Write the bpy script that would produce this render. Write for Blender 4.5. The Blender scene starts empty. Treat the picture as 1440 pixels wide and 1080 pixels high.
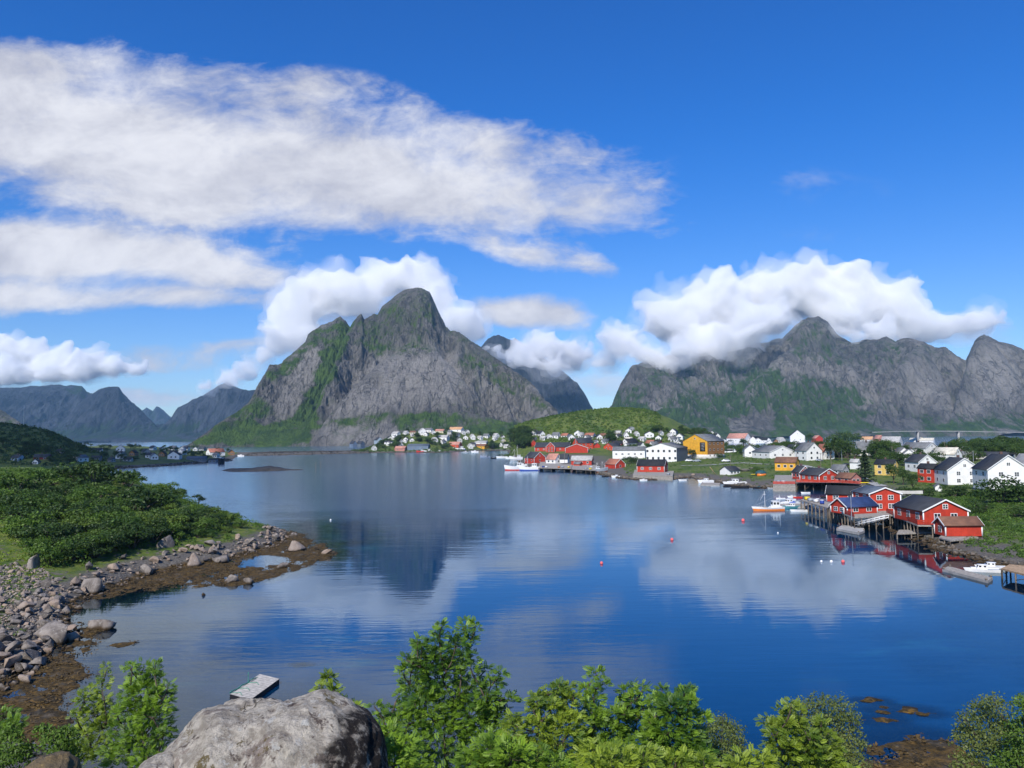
import bpy, bmesh, math, random
import numpy as np
from mathutils import Matrix, Vector

random.seed(7)
RNG = np.random.default_rng(11)
SC = bpy.context.scene
COL = SC.collection
R = math.radians

# ------------------------------------------------------------------ camera
CAM_H = 22.0
FPX = 1082.0                       # focal length in photograph pixels (1440 wide)
PITCH, ROLL = R(3.75), R(0.6)
_r0 = np.array([1.0, 0, 0]); _u0 = np.array([0, -math.sin(PITCH), math.cos(PITCH)])
FWD = np.array([0, math.cos(PITCH), math.sin(PITCH)])
RIGHT = math.cos(ROLL) * _r0 - math.sin(ROLL) * _u0
UP = math.sin(ROLL) * _r0 + math.cos(ROLL) * _u0
cam_data = bpy.data.cameras.new("camera")
cam = bpy.data.objects.new("camera", cam_data); COL.objects.link(cam)
cam_data.sensor_fit = 'HORIZONTAL'; cam_data.sensor_width = 36.0
cam_data.lens = 36.0 * FPX / 1440.0
cam_data.clip_start = 0.1; cam_data.clip_end = 80000
cam.matrix_world = Matrix(((RIGHT[0], UP[0], -FWD[0], 0), (RIGHT[1], UP[1], -FWD[1], 0),
                           (RIGHT[2], UP[2], -FWD[2], CAM_H), (0, 0, 0, 1)))
SC.camera = cam

# ------------------------------------------------------------------ render settings
SC.render.engine = 'CYCLES'
SC.view_settings.view_transform = 'Standard'; SC.view_settings.look = 'None'
SC.view_settings.exposure = 0.12; SC.view_settings.gamma = 1.0
cy = SC.cycles
cy.use_denoising = True
try: cy.denoiser = 'OPENIMAGEDENOISE'
except Exception: pass
cy.max_bounces = 8; cy.diffuse_bounces = 2; cy.glossy_bounces = 3; cy.transmission_bounces = 4
cy.transparent_max_bounces = 16; cy.volume_bounces = 10
cy.caustics_reflective = False; cy.caustics_refractive = False
cy.sample_clamp_indirect = 4.0

# ------------------------------------------------------------------ node helpers
class G:
    """small helper that writes math into a node tree"""
    def __init__(self, tree): self.t = tree; self.n = tree.nodes; self.l = tree.links
    def node(self, kind, **kw):
        nd = self.n.new(kind)
        for k, v in kw.items(): setattr(nd, k, v)
        return nd
    def put(self, sock, v):
        if hasattr(v, 'links'): self.l.new(v, sock)
        elif isinstance(v, (tuple, list)) and len(v) == 3 and sock.type == 'RGBA': sock.default_value = (*v, 1)
        else: sock.default_value = v
    def m(self, op, a, b=0.0, c=0.0, clamp=False):
        nd = self.node('ShaderNodeMath', operation=op); nd.use_clamp = clamp
        self.put(nd.inputs[0], a); self.put(nd.inputs[1], b); self.put(nd.inputs[2], c)
        return nd.outputs[0]
    def add(self, a, b): return self.m('ADD', a, b)
    def sub(self, a, b): return self.m('SUBTRACT', a, b)
    def mul(self, a, b): return self.m('MULTIPLY', a, b)
    def smooth(self, x, lo, hi, a=0.0, b=1.0, kind='SMOOTHSTEP'):
        nd = self.node('ShaderNodeMapRange', interpolation_type=kind)
        self.put(nd.inputs[0], x); nd.inputs[1].default_value = lo; nd.inputs[2].default_value = hi
        nd.inputs[3].default_value = a; nd.inputs[4].default_value = b
        return nd.outputs[0]
    def vec(self, x, y, z=0.0):
        nd = self.node('ShaderNodeCombineXYZ')
        for i, v in enumerate((x, y, z)): self.put(nd.inputs[i], v)
        return nd.outputs[0]
    def mapv(self, v, scale=(1, 1, 1), rot=(0, 0, 0), loc=(0, 0, 0)):
        nd = self.node('ShaderNodeMapping'); self.put(nd.inputs[0], v)
        nd.inputs['Scale'].default_value = scale; nd.inputs['Rotation'].default_value = rot
        nd.inputs['Location'].default_value = loc
        return nd.outputs[0]
    def noise(self, v, scale, detail=6, rough=0.55, dist=0.0, out=0):
        nd = self.node('ShaderNodeTexNoise'); self.put(nd.inputs['Vector'], v)
        nd.inputs['Scale'].default_value = scale; nd.inputs['Detail'].default_value = detail
        nd.inputs['Roughness'].default_value = rough; nd.inputs['Distortion'].default_value = dist
        return nd.outputs[out]
    def voro(self, v, scale, feature='F1', out='Distance', rnd=1.0):
        nd = self.node('ShaderNodeTexVoronoi', feature=feature); self.put(nd.inputs['Vector'], v)
        nd.inputs['Scale'].default_value = scale; nd.inputs['Randomness'].default_value = rnd
        return nd.outputs[out]
    def mix(self, f, a, b, mode='MIX'):
        nd = self.node('ShaderNodeMix', data_type='RGBA', blend_type=mode)
        self.put(nd.inputs[0], f); self.put(nd.inputs[6], a); self.put(nd.inputs[7], b)
        return nd.outputs[2]
    def attr(self, name, out='Fac'):
        nd = self.node('ShaderNodeAttribute', attribute_name=name); return nd.outputs[out]
    def bump(self, h, strength, dist, normal=None):
        nd = self.node('ShaderNodeBump'); self.put(nd.inputs['Height'], h)
        nd.inputs['Strength'].default_value = strength; nd.inputs['Distance'].default_value = dist
        if normal is not None: self.l.new(normal, nd.inputs['Normal'])
        return nd.outputs[0]

def material(name):
    m = bpy.data.materials.new(name); m.use_nodes = True
    m.node_tree.nodes.clear()
    g = G(m.node_tree)
    out = g.node('ShaderNodeOutputMaterial')
    return m, g, out

# ------------------------------------------------------------------ sun and sky
SUN_EL, SUN_AZ = R(41), R(201)     # clockwise from +Y: behind the camera, a little to the left
sun_d = bpy.data.lights.new("sun", 'SUN'); sun_d.energy = 5.0; sun_d.angle = R(0.5); sun_d.color = (1.0, 0.95, 0.87)
sun = bpy.data.objects.new("sun", sun_d); COL.objects.link(sun)
SUN_DIR = Vector((math.sin(SUN_AZ) * math.cos(SUN_EL), math.cos(SUN_AZ) * math.cos(SUN_EL), math.sin(SUN_EL)))
sun.rotation_euler = SUN_DIR.to_track_quat('Z', 'Y').to_euler()

def pix_dir(px, py):
    """world direction through a pixel of the 1440x1080 photograph"""
    px = np.asarray(px, float); py = np.asarray(py, float)
    a = (px - 720) / FPX; b = (540 - py) / FPX
    return FWD + a[..., None] * RIGHT + b[..., None] * UP
def pix_uv(px, py):
    d = pix_dir(px, py); return d[..., 0] / d[..., 1], d[..., 2] / d[..., 1]
def P(px, py, z=0.0):
    d = pix_dir(px, py); t = (z - CAM_H) / d[..., 2]
    q = d * t[..., None] if np.ndim(t) else d * t
    q = q + np.array([0, 0, CAM_H]); return q
def PD(px, py, dist):
    d = pix_dir(px, py); t = np.asarray(dist, float) / d[..., 1]
    q = d * (t[..., None] if np.ndim(t) else t)
    return q + np.array([0, 0, CAM_H])
def to_pix(x, y, z):
    q = np.stack([x, y, z - CAM_H], -1)
    w = q @ FWD
    w = np.where(np.abs(w) < 1e-6, 1e-6, w)
    return 720 + FPX * (q @ RIGHT) / w, 540 - FPX * (q @ UP) / w

world = bpy.data.worlds.new("World"); SC.world = world; world.use_nodes = True
wt = world.node_tree; wt.nodes.clear(); g = G(wt)
w_out = g.node('ShaderNodeOutputWorld'); bg = g.node('ShaderNodeBackground')
g.l.new(bg.outputs[0], w_out.inputs[0])
sky = g.node('ShaderNodeTexSky', sky_type='NISHITA'); sky.sun_disc = False
sky.sun_elevation = SUN_EL; sky.sun_rotation = SUN_AZ; sky.altitude = 0
sky.air_density = 1.0; sky.dust_density = 0.15; sky.ozone_density = 3.0
BG_STRENGTH = 0.1
bg.inputs[1].default_value = BG_STRENGTH
hs = g.node('ShaderNodeHueSaturation'); hs.inputs['Hue'].default_value = 0.512; hs.inputs['Saturation'].default_value = 1.2; hs.inputs['Value'].default_value = 0.95
g.l.new(sky.outputs[0], hs.inputs['Color'])
tc = g.node('ShaderNodeTexCoord').outputs['Generated']
sx = g.node('ShaderNodeSeparateXYZ'); g.l.new(tc, sx.inputs[0])
blue = g.mix(1.0, hs.outputs[0], g.mix(g.smooth(sx.outputs[2], 0.02, 0.40), (0.85, 1.02, 1.32), (0.27, 0.98, 1.52)), 'MULTIPLY')
yy = g.m('MAXIMUM', sx.outputs[1], 0.03)
U = g.m('DIVIDE', sx.outputs[0], yy); V = g.m('DIVIDE', sx.outputs[2], yy)
uv = g.vec(U, V, 0.0)
# slow warp shared by every high cloud
wn = g.node('ShaderNodeTexNoise'); g.l.new(g.mapv(uv, (2.2, 5.0, 1)), wn.inputs['Vector']); wn.inputs['Scale'].default_value = 1.0; wn.inputs['Detail'].default_value = 3
wsub = g.node('ShaderNodeVectorMath', operation='SUBTRACT'); g.l.new(wn.outputs['Color'], wsub.inputs[0]); wsub.inputs[1].default_value = (0.5, 0.5, 0.5)
wscl = g.node('ShaderNodeVectorMath', operation='MULTIPLY'); g.l.new(wsub.outputs[0], wscl.inputs[0]); wscl.inputs[1].default_value = (0.12, 0.07, 0)
wadd = g.node('ShaderNodeVectorMath', operation='ADD'); g.l.new(uv, wadd.inputs[0]); g.l.new(wscl.outputs[0], wadd.inputs[1])
uvw = wadd.outputs[0]
# (centre x, centre y, half length, half height, tilt degrees (down to the right), weight) in photo pixels
SHEETS = [(150, 200, 410, 118, 14, 1.0), (-60, 150, 330, 110, 6, 1.0), (420, 235, 380, 78, 12, 1.0), (640, 245, 240, 74, 12, 0.66),
          (230, 290, 300, 46, 3, 0.75), (800, 280, 180, 54, 12, 0.42), (740, 362, 120, 26, 12, 0.62), (845, 372, 60, 26, 25, 0.5), (700, 200, 170, 34, 16, 0.42), (870, 300, 110, 34, 14, 0.30),
          (110, 370, 380, 52, 5, 0.95), (-20, 345, 260, 40, 3, 0.8), (320, 385, 160, 30, 8, 0.65), (60, 420, 280, 26, 3, 0.85), (260, 425, 180, 16, 4, 0.55),
          (735, 440, 120, 26, 6, 1.0), (420, 488, 360, 12, 1, 0.30), (190, 505, 260, 16, 0, 0.35), (300, 128, 260, 30, 12, 0.35), (560, 170, 200, 26, 14, 0.3),
          (60, 80, 250, 40, 5, 0.55), (330, 105, 280, 34, 10, 0.5), (890, 262, 130, 40, 20, 0.24), (780, 200, 160, 34, 16, 0.26), (690, 305, 200, 30, 8, 0.40), (640, 340, 160, 24, 6, 0.26), (1080, 250, 190, 34, 10, 0.10), (1000, 380, 240, 34, 0, 0.12), (1200, 330, 200, 30, 4, 0.08), (210, 560, 160, 20, 0, 0.6), (1420, 470, 110, 30, 5, 0.3), (880, 520, 160, 36, 0, 0.35), (840, 545, 60, 26, 0, 0.6)]
field = None
for (cx, cyp, ra, rb, tilt, wgt) in SHEETS:
    u0, v0 = pix_uv(cx, cyp)
    mp = g.node('ShaderNodeMapping'); mp.vector_type = 'TEXTURE'
    mp.inputs['Location'].default_value = (u0, v0, 0); mp.inputs['Rotation'].default_value = (0, 0, -R(tilt))
    mp.inputs['Scale'].default_value = (ra / FPX, rb / FPX, 1)
    g.l.new(uvw, mp.inputs[0])
    ln = g.node('ShaderNodeVectorMath', operation='LENGTH'); g.l.new(mp.outputs[0], ln.inputs[0])
    e = g.mul(g.smooth(ln.outputs['Value'], 0.1, 1.3, 1.0, 0.0), wgt)
    field = e if field is None else g.sub(g.add(field, e), g.mul(field, e))   # soft union
n1 = g.noise(g.mapv(uvw, (1.0, 1.75, 1), (0, 0, R(10))), 4.6, 10, 0.60, 0.25)
n2 = g.noise(g.mapv(uvw, (1, 1.5, 1), (0, 0, R(-16)), (3.1, 1.7, 0)), 19.0, 9, 0.66, 0.2)
n4 = g.noise(g.mapv(uvw, (1, 3.0, 1), (0, 0, R(14)), (1.1, 4.7, 0)), 9.0, 8, 0.62, 0.6)
nn = g.add(g.add(g.mul(g.sub(n1, 0.5), 2.1), g.mul(g.sub(n2, 0.5), 0.9)), g.mul(g.sub(n4, 0.5), 0.9))
den = g.add(g.mul(field, 1.12), g.mul(nn, g.smooth(field, 0.05, 0.95, 1.15, 0.62)))
alpha = g.mul(g.smooth(den, 0.20, 1.02), g.smooth(field, 0.01, 0.22))
alpha = g.m('POWER', alpha, 0.85)
n3 = g.noise(g.mapv(uvw, (1.0, 1.8, 1), (0, 0, R(8)), (7.7, 0.35, 0)), 5.0, 9, 0.56, 0.3)
tone = g.add(g.add(g.mul(n3, 0.95), g.mul(den, 0.22)), g.mul(g.sub(n2, .5), .35))
k_ = .1 / BG_STRENGTH
ccol = g.mix(g.smooth(tone, 0.40, 0.92), (4.7 * k_, 4.85 * k_, 5.8 * k_), (7.9 * k_, 8.0 * k_, 8.6 * k_))
final = g.mix(alpha, blue, ccol)
front = g.smooth(sx.outputs[1], 0.03, 0.12)
final = g.mix(front, blue, final)
g.l.new(final, bg.inputs[0])
world.cycles.sampling_method = 'MANUAL'; world.cycles.sample_map_resolution = 512

# ------------------------------------------------------------------ numpy helpers
def _hash(ix, iy, seed):
    h = (ix.astype(np.int64) * 374761393 + iy.astype(np.int64) * 668265263 + seed * 974711) & 0xFFFFFFFF
    h = ((h ^ (h >> 13)) * 1274126177) & 0xFFFFFFFF
    h = h ^ (h >> 16)
    return (h & 0xFFFFFF) / float(0xFFFFFF)
def perlin(x, y, seed=0):
    x = np.asarray(x, float); y = np.asarray(y, float)
    ix = np.floor(x); iy = np.floor(y); fx = x - ix; fy = y - iy
    ux = fx * fx * fx * (fx * (fx * 6 - 15) + 10); uy = fy * fy * fy * (fy * (fy * 6 - 15) + 10)
    def gr(dx, dy):
        a = _hash(ix + dx, iy + dy, seed) * 2 * np.pi
        return np.cos(a) * (fx - dx) + np.sin(a) * (fy - dy)
    n0 = gr(0, 0) * (1 - ux) + gr(1, 0) * ux
    n1 = gr(0, 1) * (1 - ux) + gr(1, 1) * ux
    return (n0 * (1 - uy) + n1 * uy) * 1.4
def fbm(x, y, seed=0, octv=5, gain=0.5, lac=2.03):
    s = 0; a = 1.0; t = 0
    for i in range(octv):
        s = s + a * perlin(x, y, seed + i * 17); t += a; a *= gain; x = x * lac + 13.7; y = y * lac + 7.1
    return s / t
def ridged(x, y, seed=0, octv=5, gain=0.5, lac=2.05):
    s = 0; a = 1.0; t = 0
    for i in range(octv):
        s = s + a * (1 - np.abs(perlin(x, y, seed + i * 17)) * 2); t += a; a *= gain; x = x * lac + 3.7; y = y * lac + 9.1
    return s / t
def sstep(x, lo, hi):
    t = np.clip((x - lo) / (hi - lo), 0, 1); return t * t * (3 - 2 * t)
def poly_sdf(x, y, poly):
    """signed distance to a closed polygon, positive inside"""
    poly = np.asarray(poly, float)[:, :2]
    sh = np.shape(x); x = np.ravel(x); y = np.ravel(y)
    d = np.full(x.shape, 1e18); inside = np.zeros(x.shape, bool)
    n = len(poly)
    for i in range(n):
        ax, ay = poly[i]; bx, by = poly[(i + 1) % n]
        ex, ey = bx - ax, by - ay
        t = np.clip(((x - ax) * ex + (y - ay) * ey) / (ex * ex + ey * ey + 1e-12), 0, 1)
        d = np.minimum(d, (x - ax - t * ex) ** 2 + (y - ay - t * ey) ** 2)
        c = ((ay > y) != (by > y))
        xi = ax + (y - ay) / (by - ay if by != ay else 1e-12) * ex
        inside ^= c & (x < xi)
    d = np.sqrt(d)
    return np.where(inside, d, -d).reshape(sh)
def mesh_np(name, verts, faces, mat=None, smooth=False, parent=None, attrs=None, link=True):
    """faces: (M,k) int array (all the same size) or list of such arrays"""
    me = bpy.data.meshes.new(name)
    verts = np.asarray(verts, np.float32)
    fl = faces if isinstance(faces, list) and isinstance(faces[0], np.ndarray) else [faces]
    fl = [np.asarray(f, np.int32) for f in fl if len(f)]
    loops = np.concatenate([f.ravel() for f in fl]); sizes = np.concatenate([np.full(len(f), f.shape[1], np.int32) for f in fl])
    starts = np.concatenate([[0], np.cumsum(sizes)[:-1]]).astype(np.int32)
    me.vertices.add(len(verts)); me.vertices.foreach_set('co', verts.ravel())
    me.loops.add(len(loops)); me.loops.foreach_set('vertex_index', loops)
    me.polygons.add(len(sizes)); me.polygons.foreach_set('loop_start', starts); me.polygons.foreach_set('loop_total', sizes)
    if smooth: me.polygons.foreach_set('use_smooth', np.ones(len(sizes), bool))
    me.update(calc_edges=True)
    for k, v in (attrs or {}).items():
        v = np.asarray(v, np.float32)
        if v.ndim == 1:
            a = me.attributes.new(k, 'FLOAT', 'POINT'); a.data.foreach_set('value', v)
        else:
            a = me.attributes.new(k, 'FLOAT_VECTOR', 'POINT'); a.data.foreach_set('vector', v.ravel())
    if mat: me.materials.append(mat)
    if not link: return me
    o = bpy.data.objects.new(name, me); COL.objects.link(o)
    if parent: o.parent = parent
    return o
def grid_faces(nr, nc):
    i = np.arange(nr - 1)[:, None] * nc + np.arange(nc - 1)[None, :]
    return np.stack([i, i + 1, i + nc + 1, i + nc], -1).reshape(-1, 4)
def tag(o, label=None, cat=None, group=None, kind=None):
    if label: o['label'] = label
    if cat: o['category'] = cat
    if group: o['group'] = group
    if kind: o['kind'] = kind
    return o
# ------------------------------------------------------------------ mountains
def mountain_material(name, rock, rock2, dark, grass, grass2, scale=1.0, haze_snow=False, streak=1.0):
    m, g, out = material(name)
    pos = g.node('ShaderNodeNewGeometry').outputs['Position']
    b = g.node('ShaderNodeBsdfPrincipled'); b.inputs['Roughness'].default_value = 0.9
    b.inputs['Specular IOR Level'].default_value = 0.15
    g.l.new(b.outputs[0], out.inputs[0])
    conc = g.attr('hollow'); pale = g.attr('pale')
    big = g.noise(pos, 0.0035 * scale, 5, 0.55)
    warp = g.node('ShaderNodeVectorMath', operation='ADD'); wn_ = g.noise(pos, 0.006 * scale, 3, .5, 0, 1)
    ws = g.node('ShaderNodeVectorMath', operation='MULTIPLY'); g.l.new(wn_, ws.inputs[0]); ws.inputs[1].default_value = (90 / scale,) * 3
    g.l.new(pos, warp.inputs[0]); g.l.new(ws.outputs[0], warp.inputs[1]); wp_ = warp.outputs[0]
    st = g.noise(g.mapv(wp_, (1, 0.6, 0.14), (0, R(18), 0)), 0.050 * scale, 10, 0.70, 0.3)
    st2 = g.noise(g.mapv(wp_, (1, 0.5, 0.22), (0, R(-30), 0)), 0.030 * scale, 10, 0.70, 0.3)
    fine = g.noise(pos, 0.12 * scale, 8, 0.72)
    # long curved exfoliation cracks and steep joints
    arc = g.noise(g.mapv(wp_, (1, 0.5, 0.45), (0, R(-38), 0)), 0.008 * scale, 4, 0.5)
    a1 = g.m('PINGPONG', g.mul(arc, 16), 1.0); a1 = g.smooth(a1, 0.0, 0.16, 1.0, 0.0)
    arc2 = g.noise(g.mapv(wp_, (1, 0.5, 0.16), (0, R(10), 0)), 0.012 * scale, 5, 0.55)
    a2 = g.smooth(g.m('PINGPONG', g.mul(arc2, 14), 1.0), 0.0, 0.14, 1.0, 0.0)
    amask = g.smooth(g.noise(pos, 0.02 * scale, 5, .6), 0.42, 0.60)
    crk = g.m('MAXIMUM', g.mul(a1, amask), g.mul(a2, g.sub(1.0, g.mul(amask, .7))))
    col = g.mix(g.smooth(big, 0.36, 0.64), rock, rock2)
    col = g.mix(g.mul(g.smooth(st2, 0.47, 0.62), 0.55), col, tuple(c * .58 for c in rock2))
    col = g.mix(g.mul(g.smooth(st, 0.48, 0.62), 0.75 * streak), col, dark)
    col = g.mix(g.mul(pale, g.smooth(fine, .64, .40, .30, .85)), col, tuple(c * 1.33 for c in rock))
    col = g.mix(g.mul(crk, .72), col, dark)
    col = g.mix(g.mul(g.smooth(fine, 0.55, 0.72), 0.5), col, tuple(min(1, c * 1.5) for c in rock))
    gr = g.attr('green')
    gn = g.noise(pos, 0.013 * scale, 9, 0.72, 0.4); gl_ = g.noise(g.mapv(wp_, (1, .7, .35), (0, R(24), 0)), 0.03 * scale, 8, .7)
    gf = g.add(g.add(gr, g.mul(g.sub(gn, 0.5), 1.7)), g.add(g.mul(g.sub(gl_, .5), 1.6), g.mul(conc, .20)))
    moss = g.smooth(gf, 0.22, 0.66)
    gcol = g.mix(g.smooth(g.noise(pos, 0.03 * scale, 6, 0.65), 0.35, 0.65), grass, grass2)
    gcol = g.mix(g.mul(g.smooth(g.noise(pos, 0.11 * scale, 5, 0.7), 0.48, 0.7), .6), gcol, tuple(c * .45 for c in grass2))
    olive = g.mix(.5, tuple(c * .75 for c in rock2), tuple(c * .8 for c in grass))
    col = g.mix(g.mul(moss, .75), col, olive)
    col = g.mix(g.smooth(gf, 0.50, 0.72), col, gcol)
    g.l.new(col, b.inputs['Base Color'])
    h = g.add(g.mul(st, 11.0 / scale), g.add(g.mul(fine, 6.0 / scale), g.mul(g.noise(pos, 0.4 * scale, 3, 0.6), 1.5 / scale)))
    h = g.add(h, g.sub(g.mul(st2, 10.0 / scale), g.mul(crk, 3.0 / scale)))
    g.l.new(g.bump(h, 1.0, 1.0), b.inputs['Normal'])
    return m

def ridge_layer(u, d, pts, front, back, power=1.0, seed=0, cliff=0.0):
    """height field of one ridge: pts are (px, py, distance); front = distance of the foot before the ridge"""
    pts = np.array(pts, float)
    ur, vr = pix_uv(pts[:, 0], pts[:, 1]); zr = CAM_H + vr * pts[:, 2]
    o = np.argsort(ur); ur, zr, dr = ur[o], zr[o], pts[o, 2]
    Z = np.interp(u, ur, zr); D = np.interp(u, ur, dr)
    over = np.maximum(ur[0] - u, 0) + np.maximum(u - ur[-1], 0)
    Z = Z - over * D * 1.6
    f = D - front if np.isscalar(front) else D - front
    t = np.clip((d - (D - f)) / np.maximum(f, 1), -1, 1)
    tp = np.sign(t) * np.abs(t) ** power
    if cliff: tp = tp * (1 - cliff) + cliff * sstep(t, 0.25, 1.0)
    zf = Z * tp
    zb = Z - (d - D) * back
    h = np.where(d <= D, zf, zb)
    h = np.where((Z < 0) | (t < 0), np.minimum(-60.0, Z), h)
    return h, np.clip(t, 0, 1), Z

def soft_poly(px, py, poly, soft):
    return sstep(poly_sdf(px, py, poly), -soft, soft)

def build_mountain(name, px0, px1, d0, d1, ncol, nrow, layers, mat, shore, greens, rough=28., seed=3, gullies=40., green_base=0.0, freq=1.0, pales=()):
    u0, _ = pix_uv(px0, 600.); u1, _ = pix_uv(px1, 600.)
    uu = np.linspace(u0, u1, ncol)
    dd = d0 + (d1 - d0) * np.linspace(0, 1, nrow) ** 0.9
    Ug, Dg = np.meshgrid(uu, dd)
    X = Ug * Dg
    wx = fbm(X * .004 * freq, Dg * .004 * freq, seed + 50, 4) * 60 / freq; wy = fbm(X * .004 * freq + 9, Dg * .004 * freq, seed + 60, 4) * 60 / freq
    H = np.full(X.shape, -60.0)
    near_ridge = np.zeros(X.shape)
    for L in layers:
        amp = L.get('warp', 1.0)
        sh = np.interp(Ug, *shore) if shore is not None else d0
        h, t, Z = ridge_layer(Ug + amp * wx / Dg * 0.25 * (1 - 0), Dg + amp * wy, L['pts'], L.get('front', sh), L.get('back', 1.0), L.get('power', 1.0), cliff=L.get('cliff', 0.0))
        # the crest itself keeps its traced outline
        h0, t0, Z0 = ridge_layer(Ug, Dg, L['pts'], L.get('front', sh), L.get('back', 1.0), L.get('power', 1.0), cliff=L.get('cliff', 0.0))
        k = sstep(t0, 0.72, 0.97)
        h = h * (1 - k) + h0 * k
        better = h > H
        near_ridge = np.where(better, k, near_ridge); H = np.maximum(H, h)
    body = sstep(H, 5, 120)
    q = 0.006 * freq
    rel = (ridged(X * q * 1.9, Dg * q * 0.6 + 4, seed, 6, .55) - 0.55) * gullies + fbm(X * q * 4, Dg * q * 2.2, seed + 5, 6, .55) * rough * .8
    rel = rel + (ridged(X * q * 7, Dg * q * 2.0, seed + 9, 5, .6) - .55) * rough * 0.55
    px, py = to_pix(X, Dg, H)
    pale = np.zeros(X.shape)
    for poly in pales: pale = np.maximum(pale, soft_poly(px + fbm(X * .012, Dg * .012, 93, 4) * 14, py + fbm(X * .012, Dg * .012, 94, 4) * 34, poly, 22))
    H = H + rel * body * (1 - 0.80 * near_ridge) * (1 - .6 * pale)
    px, py = to_pix(X, Dg, H)
    # grass settles on gentle ground and in the places traced from the photograph
    gy, gx = np.gradient(H); sl = np.hypot(gx / np.gradient(X, axis=1), gy / np.gradient(Dg, axis=0))
    green = green_base + 0.16 * (1 - sstep(sl, 0.55, 1.3))
    for (poly, val, soft) in greens:
        w = soft_poly(px + fbm(X * .01, Dg * .01, 91, 4) * 16, py + fbm(X * .01, Dg * .01, 92, 4) * 16, poly, soft)
        green = green * (1 - w) + w * val
    def blur(a, n):
        for _ in range(n):
            a = (np.roll(a, 1, 0) + np.roll(a, -1, 0) + a) / 3; a = (np.roll(a, 1, 1) + np.roll(a, -1, 1) + a) / 3
        return a
    hol = np.clip((blur(H, 7) - H) / 8.0, -1.5, 1.5)
    o = mesh_np(name, np.stack([X, Dg, H], -1).reshape(-1, 3), grid_faces(nrow, ncol), mat, True, attrs={'green': green.ravel(), 'hollow': hol.ravel(), 'pale': pale.ravel()})
    tag(o, kind='structure')
    return o

rock_near = mountain_material('granite_and_grass', (0.200, 0.188, 0.172), (0.108, 0.104, 0.097), (0.034, 0.035, 0.035), (0.070, 0.118, 0.020), (0.034, 0.066, 0.016))
# --- the steep peak across the fjord
main_pts = [(415, 622, 1760), (438, 588, 1850), (455, 545, 1950), (470, 512, 2080), (482, 478, 2250), (494, 456, 2380), (502, 445, 2430), (508, 442, 2440), (512, 449, 2450), (525, 442, 2500), (531, 442, 2520), (537, 432, 2560),
            (558, 413, 2620), (571, 406, 2640), (583, 404, 2650), (594, 405, 2650), (604, 411, 2650), (610, 424, 2640), (621, 447, 2620), (627, 459, 2600), (633, 465, 2570), (646, 467, 2500), (667, 482, 2460), (687, 495, 2420),
            (708, 509, 2370), (729, 524, 2300), (750, 542, 2200), (767, 563, 2080), (783, 576, 1990), (790, 590, 1900), (800, 612, 1800)]
left_pts = [(262, 626, 1730), (290, 608, 1790), (312, 592, 1850), (333, 579, 1900), (350, 567, 1950), (362, 542, 2040), (379, 515, 2140), (396, 510, 2190), (404, 501, 2240), (429, 480, 2350), (433, 470, 2400), (450, 458, 2460),
            (467, 451, 2500), (479, 446, 2530), (486, 451, 2540), (494, 462, 2540), (505, 490, 2540)]
slab_pts = [(440, 618, 1745), (470, 575, 1850), (500, 540, 1950), (540, 505, 2080), (575, 488, 2150), (610, 492, 2150), (640, 520, 2080), (670, 560, 1960), (700, 600, 1800)]
rib_pts = [(640, 610, 1800), (655, 560, 1950), (668, 520, 2120), (676, 500, 2280), (690, 510, 2250), (705, 545, 2100), (720, 585, 1900)]
low_pts = [(520, 624, 1742), (560, 596, 1790), (600, 582, 1850), (650, 578, 1870), (700, 590, 1830), (760, 610, 1790)]
M1_GREEN = [([(300, 602), (340, 572), (372, 532), (400, 520), (398, 560), (350, 612), (300, 620)], 0.66, 10), ([(430, 500), (455, 470), (478, 450), (480, 470), (465, 520), (450, 560), (425, 600), (400, 600), (430, 545)], 0.55, 10), ([(479, 446), (495, 455), (484, 490), (470, 530), (452, 570), (436, 606), (420, 618), (300, 624), (320, 606), (400, 590), (440, 545), (462, 500), (472, 465)], 0.95, 5),
            ([(268, 626), (330, 606), (420, 596), (520, 602), (570, 612), (575, 630), (268, 630)], 0.85, 5),
            ([(372, 520), (400, 512), (415, 530), (398, 560), (375, 545)], 0.72, 8),
            ([(395, 510), (440, 468), (478, 447), (470, 480), (440, 520), (410, 535)], 0.64, 10),
            ([(530, 445), (560, 410), (585, 400), (608, 410), (622, 450), (600, 470), (560, 468)], 0.40, 6),
            ([(500, 446), (535, 440), (560, 470), (570, 500), (530, 505), (500, 480)], 0.50, 8),
            ([(560, 466), (610, 466), (620, 500), (570, 500)], 0.46, 8),
            ([(545, 582), (600, 576), (650, 585), (720, 590), (780, 606), (780, 625), (640, 614), (560, 606)], 0.72, 5),
            ([(470, 590), (530, 580), (560, 586), (520, 600), (450, 606)], 0.62, 5),
            ([(640, 470), (690, 500), (770, 570), (780, 590), (740, 570), (690, 540), (650, 510)], 0.52, 8), ([(438, 612), (470, 600), (560, 604), (600, 614), (560, 628), (440, 628)], 0.20, 5),
            ([(470, 590), (500, 540), (560, 500), (640, 500), (650, 560), (590, 572), (520, 578)], 0.0, 6),
            ([(360, 545), (400, 530), (450, 480), (455, 510), (420, 560), (385, 582)], 0.10, 6)]
uA, _ = pix_uv(np.array([230., 430., 620., 830.]), np.array([620.] * 4))
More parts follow.
